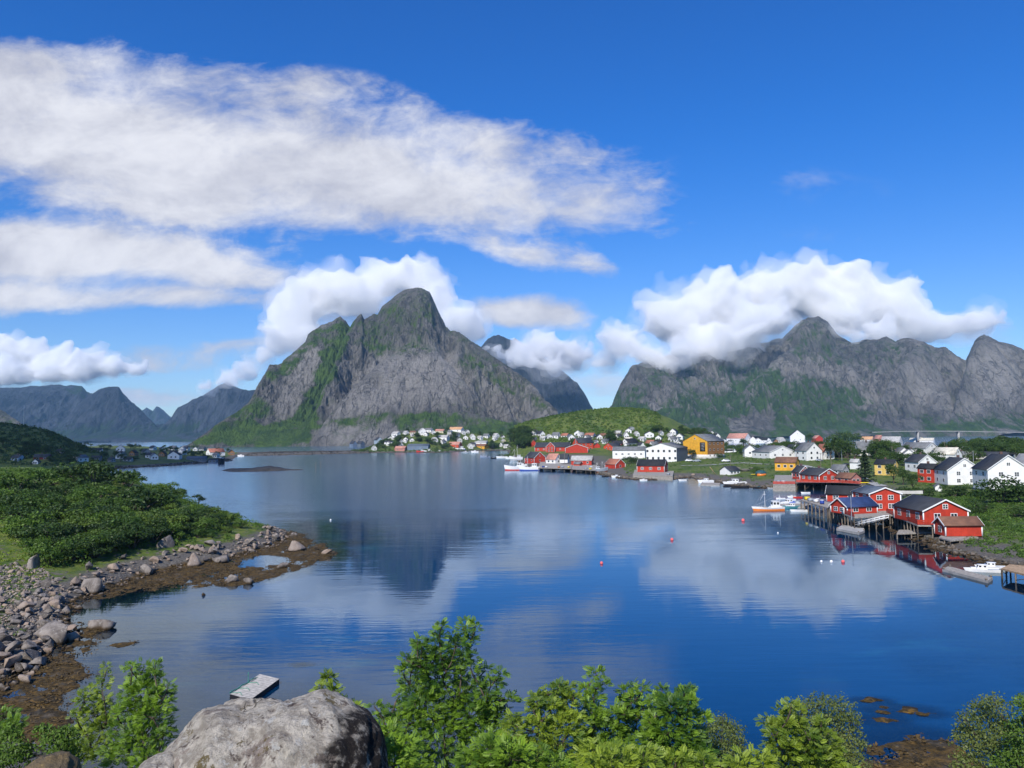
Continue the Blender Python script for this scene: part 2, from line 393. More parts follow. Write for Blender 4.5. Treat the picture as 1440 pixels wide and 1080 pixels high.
build_mountain('mountain', 215, 850, 1690, 3000, 900, 420,
               [dict(pts=left_pts, cliff=0.35, power=0.9, back=1.2), dict(pts=main_pts, cliff=0.5, power=0.85, back=1.5),
                dict(pts=slab_pts, cliff=0.2, power=0.8, back=0.25, front=1745.), dict(pts=rib_pts, cliff=0.3, power=0.8, back=0.3), dict(pts=low_pts, power=0.7, back=0.1)],
               rock_near, (uA, np.array([1725., 1740., 1745., 1760.])), M1_GREEN, seed=3, rough=34, gullies=36, green_base=.16, pales=[[(462, 596), (480, 560), (505, 530), (545, 500), (600, 492), (645, 500), (655, 545), (640, 575), (590, 572), (540, 582)], [(385, 575), (405, 545), (440, 490), (452, 500), (430, 545), (405, 580)], [(452, 606), (500, 598), (560, 598), (600, 612), (560, 622), (470, 620)]])
# --- peak behind its right shoulder
rock_far_shaded = mountain_material('far_granite_shaded', (0.055, 0.062, 0.078), (0.028, 0.032, 0.042), (0.011, 0.013, 0.018), (0.026, 0.048, 0.018), (0.015, 0.030, 0.014), scale=0.6)  # far rock darkened in its colour to stand for cloud shadow
back_pts = [(640, 520, 4700), (674, 490, 4800), (687, 474, 4850), (695, 471, 4850), (702, 470, 4850), (712, 476, 4850), (720, 478, 4850), (725, 475, 4850), (740, 486, 4850), (760, 500, 4850), (790, 520, 4800), (812, 538, 4750), (822, 553, 4700), (829, 567, 4650), (838, 580, 4600), (850, 605, 4500)]
build_mountain('mountain_behind', 640, 880, 3900, 5400, 260, 160, [dict(pts=back_pts, cliff=0.5, power=0.8, back=1.0)], rock_far_shaded, None,
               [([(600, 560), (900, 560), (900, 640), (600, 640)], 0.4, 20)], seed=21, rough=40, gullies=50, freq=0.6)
# --- far mountains at the head of the fjord, left
far1 = [(-160, 548, 6000), (-60, 540, 6000), (0, 545, 6000), (25, 545, 6000), (50, 543, 6000), (75, 541, 6000), (95, 542, 5950), (115, 542, 5900), (122, 551, 5850), (130, 554, 5800), (136, 560, 5700), (150, 585, 5500), (170, 612, 5200)]
far2 = [(60, 620, 4900), (90, 590, 5000), (115, 565, 5150), (130, 553, 5200), (140, 547, 5250), (147, 544, 5250), (158, 543, 5250), (167, 544, 5250), (172, 552, 5250), (180, 560, 5250), (192, 571, 5200), (200, 577, 5200), (209, 587, 5150), (217, 595, 5100), (226, 606, 5000), (240, 618, 4900)]
far3 = [(190, 590, 8600), (198, 577, 8600), (206, 572, 8600), (212, 576, 8600), (215, 578, 8600), (220, 571, 8600), (224, 572, 8600), (230, 577, 8600), (240, 586, 8600), (262, 592, 8600), (290, 600, 8600)]
far4 = [(205, 614, 4700), (225, 602, 4900), (240, 587, 5000), (250, 572, 5050), (265, 565, 5100), (287, 554, 5150), (302, 545, 5200), (312, 540, 5200), (320, 537, 5200), (327, 541, 5200), (335, 546, 5200), (350, 549, 5200), (380, 545, 5200), (440, 560, 5200)]
vly = [(100, 622, 4700), (180, 606, 5500), (205, 600, 6100), (230, 597, 6300), (260, 600, 6100), (300, 612, 5200)]
near_l = [(-120, 540, 2600), (-40, 562, 2600), (0, 575, 2600), (15, 585, 2550), (32, 596, 2450), (55, 612, 2300)]
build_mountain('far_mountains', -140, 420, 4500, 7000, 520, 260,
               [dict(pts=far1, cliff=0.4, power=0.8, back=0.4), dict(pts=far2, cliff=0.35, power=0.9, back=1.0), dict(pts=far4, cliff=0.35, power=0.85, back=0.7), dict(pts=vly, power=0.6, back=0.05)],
               rock_far_shaded, None, [([(-200, 592), (180, 596), (240, 590), (300, 600), (340, 590), (340, 640), (-200, 640)], 0.62, 10), ([(90, 542), (120, 542), (130, 555), (100, 556)], 0.8, 5)], seed=31, rough=45, gullies=75, freq=0.5)
build_mountain('farthest_mountains', 150, 330, 7800, 9400, 160, 90, [dict(pts=far3, cliff=0.2, power=0.9, back=0.9)], rock_far_shaded, None, [([(100, 560), (300, 560), (300, 640), (100, 640)], 0.45, 5)], seed=41, rough=40, gullies=60, freq=0.5)
build_mountain('mountain_foot', -140, 80, 2150, 2800, 160, 90, [dict(pts=near_l, cliff=0.2, power=0.8, back=0.5)], rock_near, None, [([(-200, 560), (100, 560), (100, 640), (-200, 640)], 0.5, 5)], seed=43, rough=20, gullies=25)
# --- long massif on the right
r_pts = [(846, 602, 3000), (852, 590, 3050), (861, 568, 3150), (872, 542, 3250), (887, 514, 3350), (895, 511, 3380), (902, 510, 3400), (919, 503, 3450), (950, 497, 3550), (985, 492, 3600), (1010, 490, 3650), (1050, 484, 3700), (1080, 480, 3700), (1100, 476, 3700),
         (1112, 464, 3700), (1121, 454, 3700), (1128, 449, 3700), (1136, 447, 3700), (1151, 446, 3700), (1164, 452, 3700), (1177, 471, 3680), (1190, 478, 3650), (1199, 482, 3600), (1215, 479, 3560), (1233, 478, 3500), (1240, 475, 3500), (1246, 474, 3500), (1259, 480, 3500), (1270, 476, 3450), (1281, 476, 3400), (1298, 480, 3350),
         (1315, 489, 3300), (1328, 486, 3300), (1343, 497, 3250), (1358, 506, 3250), (1365, 489, 3200), (1370, 479, 3200), (1375, 473, 3200), (1384, 470, 3200), (1401, 476, 3180), (1423, 484, 3150), (1440, 493, 3100), (1480, 520, 3050), (1560, 560, 2950), (1650, 590, 2850)]
r_spur = [(985, 606, 2700), (1010, 585, 2800), (1035, 560, 2920), (1060, 535, 3050), (1085, 510, 3200), (1110, 490, 3350), (1130, 480, 3450), (1165, 478, 3500), (1190, 500, 3350), (1215, 540, 3100), (1240, 580, 2850), (1255, 606, 2650)]
r_spur2 = [(1225, 606, 2650), (1240, 560, 2800), (1262, 515, 3000), (1285, 490, 3150), (1300, 488, 3200), (1320, 520, 3050), (1338, 560, 2850), (1350, 606, 2650)]
r_spur3 = [(1330, 612, 2640), (1345, 560, 2780), (1362, 505, 2980), (1380, 478, 3100), (1400, 484, 3080), (1425, 520, 2950), (1445, 560, 2800), (1470, 606, 2650)]
r_spur4 = [(850, 606, 2900), (880, 560, 3050), (905, 530, 3150), (935, 525, 3200), (965, 545, 3100), (990, 580, 2900), (1000, 606, 2750)]
R_GREEN = [([(840, 555), (960, 530), (1040, 510), (1100, 525), (1200, 540), (1240, 580), (1340, 590), (1450, 580), (1700, 600), (1700, 640), (840, 640)], 0.74, 14),
           ([(1110, 450), (1150, 445), (1180, 470), (1240, 476), (1330, 490), (1280, 530), (1180, 520), (1110, 500)], 0.40, 10),
           ([(900, 512), (1000, 500), (1060, 520), (1000, 560), (930, 560)], 0.45, 10),
           ([(1290, 500), (1330, 540), (1330, 570), (1290, 560), (1270, 520)], 0.05, 8), ([(1355, 490), (1420, 490), (1440, 560), (1370, 575)], 0.08, 8),
           ([(900, 560), (930, 540), (950, 550), (920, 580)], 0.1, 5), ([(1020, 595), (1080, 575), (1090, 600), (1030, 610)], 0.15, 6), ([(1210, 560), (1290, 575), (1300, 605), (1220, 600)], 0.3, 8)]
rock_right = mountain_material('massif_granite', (0.200, 0.188, 0.172), (0.108, 0.104, 0.098), (0.034, 0.035, 0.036), (0.05, 0.092, 0.020), (0.028, 0.055, 0.015), scale=0.8)
build_mountain('massif', 835, 1640, 2560, 4300, 900, 330,
               [dict(pts=r_pts, cliff=0.45, power=0.85, back=0.8), dict(pts=r_spur, cliff=0.25, power=0.85, back=0.5), dict(pts=r_spur2, cliff=0.35, power=0.85, back=0.5), dict(pts=r_spur3, cliff=0.4, power=0.85, back=0.5), dict(pts=r_spur4, cliff=0.3, power=0.85, back=0.5)],
               rock_right, None, R_GREEN, seed=61, rough=42, gullies=80, freq=0.8, green_base=.08, pales=[[(1290, 500), (1330, 540), (1330, 570), (1290, 560), (1270, 520)], [(1358, 495), (1420, 490), (1440, 560), (1370, 575)]])
# ------------------------------------------------------------------ cumulus hugging the peaks: real volumes
def cloud_material(name, density, aniso=-0.1, col=(1, 1, 1), edge=0.0, nscale=0.01):
    m, g, out = material(name)
    pv = g.node('ShaderNodeVolumeScatter'); pv.inputs['Color'].default_value = (*col, 1)
    pv.inputs['Density'].default_value = density; pv.inputs['Anisotropy'].default_value = aniso
    g.l.new(pv.outputs[0], out.inputs['Volume'])
    return m
_ico_cache = {}
def ico(sub):
    if sub not in _ico_cache:
        bm = bmesh.new(); bmesh.ops.create_icosphere(bm, subdivisions=sub, radius=1.0)
        v = np.array([x.co[:] for x in bm.verts]); f = np.array([[q.index for q in p.verts] for p in bm.faces]); bm.free()
        _ico_cache[sub] = (v, f)
    return _ico_cache[sub]
_ctex = {}
def cloud_tex(size, depth=4, hard=False):
    k = (size, depth, hard)
    if k not in _ctex:
        t = bpy.data.textures.new('billow', 'CLOUDS'); t.noise_scale = size; t.noise_depth = depth
        t.noise_type = 'HARD_NOISE' if hard else 'SOFT_NOISE'
        _ctex[k] = t
    return _ctex[k]
CLOUD_CORE = cloud_material('cloud_core', 0.022); CLOUD_VEIL = cloud_material('cloud_veil', 0.0045); CLOUD_MIST = cloud_material('cloud_mist', 0.0016)
def cloud_layer(name, balls, grow, mat, voxel, disp, seed, flat=0.8, nsub=9, drop=0.0):
    rg = np.random.default_rng(seed); V, F, n = [], [], 0
    iv, iff = ico(3)
    for q in balls:
        px, py, rp, dist = q[:4]
        c = PD(px, py, dist); r = rp * dist / FPX
        todo = [(c, r * grow)]
        for k in range(nsub):
            th = rg.uniform(0, 2 * math.pi); ph = rg.uniform(-0.5, 1.2)
            dv = np.array([math.cos(th) * math.cos(ph), math.sin(th) * math.cos(ph) * 0.8, math.sin(ph)])
            todo.append((c + dv * r * rg.uniform(0.7, 0.95), r * rg.uniform(0.25, 0.5) * grow))
        for (cc, rr) in todo:
            V.append(cc + iv * np.array([rr, rr, rr * flat])); F.append(iff + n); n += len(iv)
    o = mesh_np(name, np.concatenate(V), np.concatenate(F), mat)
    md = o.modifiers.new('fuse', 'REMESH'); md.mode = 'VOXEL'; md.voxel_size = voxel
    for (size, amt, hard) in disp:
        d = o.modifiers.new('billow', 'DISPLACE'); d.texture = cloud_tex(size, 3, hard); d.strength = amt; d.mid_level = 0.55; d.texture_coords = 'LOCAL'
    md = o.modifiers.new('fuse', 'REMESH'); md.mode = 'VOXEL'; md.voxel_size = voxel * .9
    d = o.modifiers.new('billow', 'DISPLACE'); d.texture = cloud_tex(30, 2, False); d.strength = voxel * .9; d.mid_level = 0.5; d.texture_coords = 'LOCAL'
    tag(o, kind='structure')
    return o
def cloud(balls, seed, wisp=1.0):
    """cumulus: a dense core, a thin veil round it and a torn outer mist"""
    cloud_layer('cloud', balls, 0.97, CLOUD_CORE, 15., ((190, 95, True), (70, 48, True)), seed)
    cloud_layer('cloud', balls, 1.06, CLOUD_VEIL, 17., ((170, 190, False), (60, 75, True)), seed + 1, nsub=12)
    if wisp: cloud_layer('cloud', balls, 1.10, CLOUD_MIST, 20., ((230, 330, False), (80, 120, True)), seed + 2, nsub=14)
# round the massif on the right
cloud([(872, 478, 34, 3500), (905, 498, 34, 3350), (945, 450, 52, 3650), (985, 485, 40, 3450), (1010, 435, 56, 3800), (1040, 480, 36, 3500), (1075, 418, 56, 3950), (1140, 416, 54, 4000), (1205, 422, 54, 4000), (1085, 452, 40, 3650), (1180, 445, 46, 3900), (1250, 430, 52, 3950), (1290, 462, 42, 3850), (1335, 460, 34, 3800), (1375, 452, 36, 3750), (1235, 470, 34, 3620), (1400, 450, 22, 3750), (850, 510, 24, 3600), (930, 510, 30, 3300), (965, 503, 26, 3300), (1175, 464, 16, 3560), (1200, 474, 18, 3520), (1010, 497, 24, 3350), (1035, 478, 30, 3180), (1060, 462, 28, 3200), (1090, 448, 26, 3250), (960, 492, 30, 3150), (1185, 466, 14, 3400), (1050, 456, 34, 3430), (1080, 445, 32, 3480), (1105, 432, 22, 3560)], 4)
# behind the steep peak, spilling over its shoulders
cloud([(415, 440, 46, 3250), (455, 410, 48, 3350), (500, 420, 54, 3300), (545, 395, 46, 3400), (590, 395, 46, 3400), (610, 420, 40, 3250), (395, 475, 40, 3150), (430, 475, 44, 3200), (650, 455, 44, 3150), (370, 505, 26, 3300), (350, 520, 24, 3500), (320, 535, 24, 3900), (290, 545, 18, 4200)], 9)
cloud([(735, 500, 30, 3900), (765, 490, 34, 4100), (800, 505, 32, 4200), (780, 515, 26, 3900), (690, 490, 18, 3600), (715, 505, 20, 3700), (820, 500, 22, 4300)], 15)
# low bank at the head of the fjord
cloud([(-40, 500, 46, 6500), (10, 498, 34, 6500), (45, 500, 30, 6500), (80, 512, 34, 6400), (120, 514, 34, 6300), (160, 516, 24, 6300), (195, 520, 16, 6300), (20, 525, 30, 6200), (70, 525, 26, 6200), (-20, 530, 30, 6200), (110, 528, 22, 6200)], 23, 0)
# a cloud overhead, out of the frame, that shades the low peninsula at the left
def shade_cloud(target, h, rx, ry, seed):
    t = h / math.tan(SUN_EL); c = np.array([target[0] + math.sin(SUN_AZ) * t, target[1] + math.cos(SUN_AZ) * t, h])
    rg = np.random.default_rng(seed); V, F, n = [], [], 0; iv, iff = ico(2)
    for k in range(26):
        a = rg.uniform(0, 6.28); q = rg.uniform(0, 1) ** .5; r = rg.uniform(60, 120)
        V.append(c + np.array([math.cos(a) * rx * q, math.sin(a) * ry * q, rg.uniform(-20, 20)]) + iv * np.array([r, r, r * .5])); F.append(iff + n); n += len(iv)
    o = mesh_np('cloud', np.concatenate(V), np.concatenate(F), cloud_material('cloud_overhead', 0.012)); md = o.modifiers.new('fuse', 'REMESH'); md.mode = 'VOXEL'; md.voxel_size = 25
    tag(o, kind='structure')
shade_cloud((-310, 730), 780, 235, 225, 5)
# ------------------------------------------------------------------ ground, shores, sea bed
def PX(pts, z=0.0):
    a = np.array(pts, float); return P(a[:, 0], a[:, 1], z)[:, :2]
near_px = [(700, 1250), (500, 1215), (330, 1160), (200, 1115), (110, 1078), (40, 1040), (-30, 1008), (-14, 975), (36, 945), (66, 918), (98, 892), (92, 866), (110, 846), (150, 828), (205, 808), (255, 798), (310, 788), (358, 776), (392, 764), (410, 752), (394, 744),
           (360, 738), (315, 724), (250, 704), (180, 684), (100, 671)]
NEAR = np.concatenate([PX(near_px), [(-500, 420), (-900, 420), (-900, -200), (260, -200), (260, 15), (120, 38), (60, 40), (30, 41)]])
NEAR[0:1] = [(0, 40)]
left_px = [(60, 664), (130, 662), (165, 659), (200, 657), (240, 655), (275, 652), (318, 649), (332, 643), (338, 640), (330, 637), (300, 634), (250, 632), (180, 630), (120, 629)]
LEFT = np.concatenate([PX(left_px), [(-1100, 1500), (-1400, 1200), (-1400, 520), (-420, 500)]])
mole_px = [(325, 641), (380, 640.5), (440, 639), (500, 637.5), (520, 637), (520, 635.6), (440, 636.8), (380, 638.2), (328, 638.6)]
MOLE = PX(mole_px)
vill_px = [(498, 637.5), (530, 637), (570, 636.5), (610, 637), (650, 635), (690, 633.5), (712, 634), (722, 640), (728, 650), (742, 659), (770, 659.5), (800, 660), (830, 663), (852, 668), (878, 673), (905, 675), (945, 674), (965, 671), (985, 674), (1015, 679), (1045, 684), (1075, 687), (1092, 684), (1125, 681), (1180, 684), (1212, 690), (1214, 700), (1222, 712), (1238, 729), (1262, 746), (1285, 756), (1302, 763), (1320, 774), (1348, 781), (1380, 791), (1440, 801), (1520, 850), (1640, 930)]
VILL = np.concatenate([PX(vill_px), [(180, 45), (900, 45), (1200, 700), (520, 640), (330, 665), (285, 900), (190, 1120), (-60, 1250), (-240, 1150), (-215, 1010)]])
weed_px = [(-30, 1060), (60, 1050), (100, 1035), (140, 1010), (112, 980), (165, 950), (125, 930), (150, 908), (170, 885), (150, 868), (120, 862), (140, 845), (185, 835), (260, 830), (330, 828), (395, 815), (440, 800), (474, 788), (488, 776), (470, 766), (440, 756), (410, 744), (380, 760), (250, 790), (120, 835), (80, 870), (90, 900), (30, 945), (-40, 980)]
WEED = PX(weed_px)
weed2_px = [(1170, 1130), (1190, 1066), (1215, 1040), (1268, 1026), (1325, 1038), (1375, 1058), (1440, 1130)]
WEED2 = PX(weed2_px)
weed3_px = [(150, 908), (170, 900), (196, 903), (188, 909), (165, 912)]
WEED3 = PX(weed3_px)
PATCHES = [(P(a, b)[:2], r) for a, b, r in ((1228, 985, .9), (1265, 998, 1.5), (1302, 1004, .8), (1238, 1013, 1.1), (1150, 1052, 1.0), (424, 935, .5))]
POOL = PX([(334, 798), (344, 786), (370, 780), (402, 783), (404, 790), (372, 795)])
POOL2 = PX([(100, 866), (120, 850), (175, 838), (206, 845), (212, 862), (170, 874), (130, 880)])
SLOT = P(1090, 700)[:2]

def crest(x, y, pts, depth, back=None):
    """a low hill whose skyline is traced in the photograph"""
    a = np.array(pts, float); u, v = pix_uv(a[:, 0], a[:, 1]); z = CAM_H + v * a[:, 2]
    uu = x / np.maximum(y, 1); Z = np.interp(uu, u, z, left=0, right=0); D = np.interp(uu, u, a[:, 2])
    t = (y - D) / np.where(y < D, depth, back or depth)
    return Z * np.exp(-t * t * 1.6)
HILL = [(680, 616, 800), (700, 609, 800), (722, 600, 800), (740, 594, 800), (760, 589, 800), (790, 583, 800), (820, 578, 800), (850, 575, 800), (880, 574, 800), (905, 576, 800), (925, 581, 800), (945, 589, 800), (962, 598, 800), (975, 604, 800), (990, 610, 800), (1010, 616, 800)]
DARK = [(-400, 570, 640), (-100, 586, 640), (0, 597, 640), (30, 599, 640), (60, 605, 640), (85, 614, 640), (100, 622, 640), (125, 632, 640), (150, 640, 640)]

def height(x, y):
    x = np.asarray(x, float); y = np.asarray(y, float)
    r = np.hypot(x, y)
    wob = fbm(x * .12, y * .12, 5, 3) * 1.6
    s1 = poly_sdf(x, y, NEAR) + wob; s2 = poly_sdf(x, y, LEFT) + wob * 2; s3 = poly_sdf(x, y, VILL) + wob; s4 = poly_sdf(x, y, MOLE)
    und = fbm(x * .03, y * .03, 8, 4)
    # near headland and the bank below the viewpoint
    land1 = 2.2 * (1 - np.exp(-np.maximum(s1, 0) / 5)) + np.minimum(np.maximum(s1, 0) * 0.03, 4) + und * 1.0 * sstep(s1, 3, 20)
    hd = np.exp(-(((x + 150) / 75) ** 2 + ((y - 215) / 60) ** 2)) * 9.5 + sstep(-x, 150, 260) * 4
    hd = hd + np.exp(-(((x + 95) / 30) ** 2 + ((y - 150) / 26) ** 2)) * 2.0
    bank = 20.3 - 0.50 * np.maximum(y, -10) - 0.02 * np.abs(x) + fbm(x * .25, y * .25, 12, 4) * 0.8 - sstep(-x, 25, 75) * 3.0
    bank = np.minimum(bank, 20.6)
    h1 = land1 + hd * sstep(s1, 0, 25)
    h1 = np.where(y < 45, np.maximum(h1, bank * sstep(s1, -2, 10)), h1)
    # far left peninsula
    h2 = 2.5 * (1 - np.exp(-np.maximum(s2, 0) / 8)) + np.minimum(np.maximum(s2, 0) * 0.06, 7) + und * 1.5 * sstep(s2, 3, 40)
    h2 = np.maximum(h2, crest(x, y, DARK, 110, 160) * sstep(s2, -10, 60))
    # village
    h3 = 1.5 * (1 - np.exp(-np.maximum(s3, 0) / 14)) + np.minimum(np.maximum(s3, 0) * 0.036, 17) + und * 0.9 * sstep(s3, 3, 30)
    far = np.exp(-(((x + 95) / 190) ** 2 + ((y - 1110) / 75) ** 2)) * 24
    far = far + np.exp(-(((x - 330) / 210) ** 2 + ((y - 1010) / 150) ** 2)) * 5
    h3 = h3 + far * sstep(s3, 10, 70)
    h3 = np.maximum(h3, crest(x, y, HILL, 95, 120))
    # sea bed
    wd = np.maximum(sstep(poly_sdf(x, y, WEED) + wob * 1.2, -3.0, 2.5), np.maximum(sstep(poly_sdf(x, y, WEED2) + wob * 1.2, -3, 1.2), sstep(poly_sdf(x, y, WEED3), -1.2, 0.8)))
    for c, r_ in PATCHES: wd = np.maximum(wd, sstep(r_ + wob * .4 - np.hypot((x - c[0]) * .55, (y - c[1]) * 1.2), -.8, .5))
    pool = np.maximum(sstep(poly_sdf(x, y, POOL), -1, 1.5), 0.8 * sstep(poly_sdf(x, y, POOL2), -2, 2.5))
    smax = np.maximum(np.maximum(s1, s2), np.maximum(s3, s4))
    seab = -0.35 - 0.06 * np.maximum(-smax, 0) - 0.0015 * np.maximum(-smax, 0) ** 2
    seab = np.maximum(seab, -14) + fbm(x * .09, y * .09, 77, 4) * np.clip(-smax, 0, 14) * 0.10
    lump = fbm(x * .55, y * .55, 33, 4) * 0.32 + fbm(x * .16, y * .10, 34, 3) * 0.25
    flat = 0.07 + lump - pool * 0.55
    seab = seab * (1 - wd) + flat * wd
    rockslope = 0.3
    out = seab
    for (s, h) in ((s1, h1), (s2, h2), (s3, h3)):
        k = sstep(s, -1.2, 1.2)
        out = np.where(s > -1.2, np.maximum(out, out * (1 - k) + h * k + k * lump * 0.5), out)
    h4 = 3.2 * sstep(s4, -1.5, 2.5) - 0.6
    out = np.where(s4 > -1.5, np.maximum(out, h4), out)
    return out, wd, np.maximum(s1, np.maximum(s2, s3))

NA, NR = 760, 560
aa = np.radians(np.linspace(-47, 47, NA))
rr = np.concatenate([np.linspace(0.5, 4, 12)[:-1], 4 * (1500 / 4) ** np.linspace(0, 1, NR - 11)])
Ag, Rg = np.meshgrid(aa, rr)
GX, GY = Rg * np.sin(Ag), Rg * np.cos(Ag)
GH, GW, GS = height(GX, GY)
def hterr(x, y):
    """terrain height by looking it up in the polar grid"""
    x = np.asarray(x, float); y = np.asarray(y, float)
    a = np.arctan2(x, y); r = np.hypot(x, y)
    fa = np.clip((a - aa[0]) / (aa[1] - aa[0]), 0, NA - 1.001); fr = np.clip(np.interp(r, rr, np.arange(NR)), 0, NR - 1.001)
    ia = fa.astype(int); ir = fr.astype(int); ta = fa - ia; tr = fr - ir
    return (GH[ir, ia] * (1 - ta) + GH[ir, ia + 1] * ta) * (1 - tr) + (GH[ir + 1, ia] * (1 - ta) + GH[ir + 1, ia + 1] * ta) * tr
def on_ground(px, py, zmin=0.0, dmax=1500):
    """first point of the ground (or of the water) that a photo pixel sees"""
    d = pix_dir(px, py); t = np.linspace(4, dmax, 6000)
    q = d[None, :] / d[1] * t[:, None]; z = q[:, 2] + CAM_H
    h = np.maximum(hterr(q[:, 0], q[:, 1]), zmin)
    i = int(np.argmax(z < h))
    if not (z < h).any(): i = len(t) - 1
    return np.array([q[i, 0], q[i, 1], h[i]])

PAVED = PX([(735, 662), (744, 642), (800, 638), (862, 641), (872, 650), (886, 672)], 2.0)
def ground_material():
    m, g, out = material('ground')
    pos = g.node('ShaderNodeNewGeometry').outputs['Position']
    sp = g.node('ShaderNodeSeparateXYZ'); g.l.new(pos, sp.inputs[0]); z = sp.outputs[2]
    b = g.node('ShaderNodeBsdfPrincipled'); b.inputs['Roughness'].default_value = 0.85; b.inputs['Specular IOR Level'].default_value = 0.2
    g.l.new(b.outputs[0], out.inputs[0])
    n = g.noise(pos, 0.5, 6, 0.6); nf = g.noise(pos, 3.0, 5, 0.65); nb = g.noise(pos, 0.06, 6, 0.6)
    grass = g.mix(g.smooth(n, 0.35, 0.65), (0.060, 0.105, 0.017), (0.13, 0.155, 0.028))
    grass = g.mix(g.smooth(nb, 0.45, 0.65), grass, (0.045, 0.088, 0.016))
    grass = g.mix(g.mul(g.smooth(nf, 0.5, 0.75), 0.5), grass, (0.15, 0.16, 0.04))
    rock = g.mix(g.smooth(nf, 0.3, 0.7), (0.060, 0.054, 0.046), (0.17, 0.155, 0.135))
    weed = g.mix(g.smooth(g.noise(pos, 1.6, 6, 0.7), 0.35, 0.65), (0.026, 0.019, 0.008), (0.105, 0.064, 0.017))
    weed = g.mix(g.mul(g.smooth(nf, 0.55, 0.75), 0.6), weed, (0.165, 0.115, 0.032))
    weed = g.mix(g.mul(g.smooth(g.noise(pos, 0.35, 6, .7), .50, .64), .8), weed, (0.018, 0.015, 0.008))
    weed = g.mix(g.mul(g.smooth(g.noise(pos, 0.8, 6, .7), .56, .66), .7), weed, (0.19, 0.105, 0.022))
    bed = g.mix(g.smooth(g.noise(pos, 0.25, 5, 0.6), 0.40, 0.62), (0.03, 0.05, 0.035), (0.20, 0.24, 0.19))
    zz = g.add(z, g.mul(g.sub(n, 0.5), 1.2))
    bare = g.attr('bare')
    col = g.mix(g.smooth(zz, 0.1, 0.6), weed, rock)
    col = g.mix(g.mul(g.smooth(z, -0.3, -1.4), g.smooth(g.attr('weed'), 0.5, 0.1)), col, bed)
    gm = g.mul(g.smooth(g.add(zz, g.mul(bare, -2.5)), 1.0, 1.7), g.smooth(g.noise(pos, 0.8, 5, .6), 0.66, 0.54))
    col = g.mix(gm, col, grass)
    g.l.new(col, b.inputs['Base Color'])
    h = g.add(g.mul(n, 0.6), g.mul(nf, 0.25))
    g.l.new(g.bump(h, 0.8, 0.6), b.inputs['Normal'])
    return m
GROUND = ground_material()
ground = mesh_np('ground', np.stack([GX, GY, GH], -1).reshape(-1, 3), grid_faces(NR, NA), GROUND, True, attrs={'weed': GW.ravel(), 'bare': np.maximum(np.exp(-np.maximum(GS, 0) / 3), sstep(poly_sdf(GX, GY, PAVED) + fbm(GX * .1, GY * .1, 6, 3) * 5, -2, 2)).ravel()})
tag(ground, kind='structure')
# the ground behind and beside the viewpoint, out of the frame
gb = mesh_np('ground_behind', [(-900, -300, 19), (900, -300, 19), (900, 0.2, 20.1), (-900, 0.2, 20.1)], [[0, 1, 2, 3]], GROUND); tag(gb, kind='structure')

# ------------------------------------------------------------------ water
def water_material():
    m, g, out = material('sea_water')
    pos = g.node('ShaderNodeNewGeometry').outputs['Position']
    depth = g.attr('depth')
    # ripples: long in X (wind along the fjord); gusts roughen the far water in bands, the near bay lies calm
    sp = g.node('ShaderNodeSeparateXYZ'); g.l.new(pos, sp.inputs[0])
    w1 = g.noise(g.mapv(pos, (0.20, 1.0, 1), (0, 0, R(4))), 0.9, 4, 0.5)
    w2 = g.noise(g.mapv(pos, (0.30, 1.0, 1), (0, 0, R(-9))), 0.25, 3, 0.5)
    w3 = g.noise(g.mapv(pos, (0.4, 1.0, 1)), 2.6, 3, 0.5)
    gust = g.noise(g.mapv(pos, (0.22, 1.0, 1), (0, 0, R(-6))), 0.018, 4, 0.55, 0.6)
    far_ = g.smooth(g.add(sp.outputs[1], g.mul(g.sub(gust, .5), 160)), 150, 240)
    gm = g.add(g.mul(g.smooth(gust, 0.42, 0.66), 0.20), g.add(.07, g.mul(far_, .22)))
    h = g.mul(g.add(g.add(g.mul(w1, 0.075), g.mul(w2, 0.12)), g.mul(w3, 0.014)), gm)
    nrm = g.bump(h, 1.0, 1.0)
    rgh = g.add(.012, g.mul(far_, .15))
    fres = g.node('ShaderNodeFresnel'); fres.inputs['IOR'].default_value = 1.45; g.l.new(nrm, fres.inputs['Normal'])
    gl = g.node('ShaderNodeBsdfGlossy'); g.l.new(rgh, gl.inputs['Roughness']); gl.inputs['Color'].default_value = (0.82, 0.94, 1, 1)
    g.l.new(nrm, gl.inputs['Normal'])
    body = g.node('ShaderNodeBsdfDiffuse')
    shoal = g.smooth(g.noise(g.mapv(pos, (0.5, 1, 1)), 0.16, 5, 0.6), 0.56, 0.72)
    bc = g.mix(g.mul(g.mul(shoal, 0.55), g.smooth(depth, 5.5, 1.5)), (0.0015, 0.038, 0.112), (0.012, 0.12, 0.165))
    g.l.new(bc, body.inputs['Color'])
    tr = g.node('ShaderNodeBsdfTransparent'); tr.inputs['Color'].default_value = (0.72, 0.86, 0.84, 1)
    dm = g.node('ShaderNodeMixShader'); g.l.new(g.smooth(depth, 0.2, 3.2, 0.10, 1.0), dm.inputs[0])
    g.l.new(tr.outputs[0], dm.inputs[1]); g.l.new(body.outputs[0], dm.inputs[2])
    fm = g.node('ShaderNodeMixShader'); g.l.new(fres.outputs[0], fm.inputs[0])
    g.l.new(dm.outputs[0], fm.inputs[1]); g.l.new(gl.outputs[0], fm.inputs[2])
    g.l.new(fm.outputs[0], out.inputs[0])
    return m
_wr = np.concatenate([rr[rr > 20], np.geomspace(1600, 45000, 24)]); _wi = int(np.argmax(rr > 20))
_Aw, _Rw = np.meshgrid(aa, _wr)
_dep = np.full(_Rw.shape, 20.0); _dep[:NR - _wi] = -GH[_wi:]
water = mesh_np('water', np.stack([_Rw * np.sin(_Aw), _Rw * np.cos(_Aw), 0 * _Rw], -1).reshape(-1, 3), grid_faces(len(_wr), NA), water_material(), True, attrs={'depth': np.clip(_dep, 0, 20).ravel()})
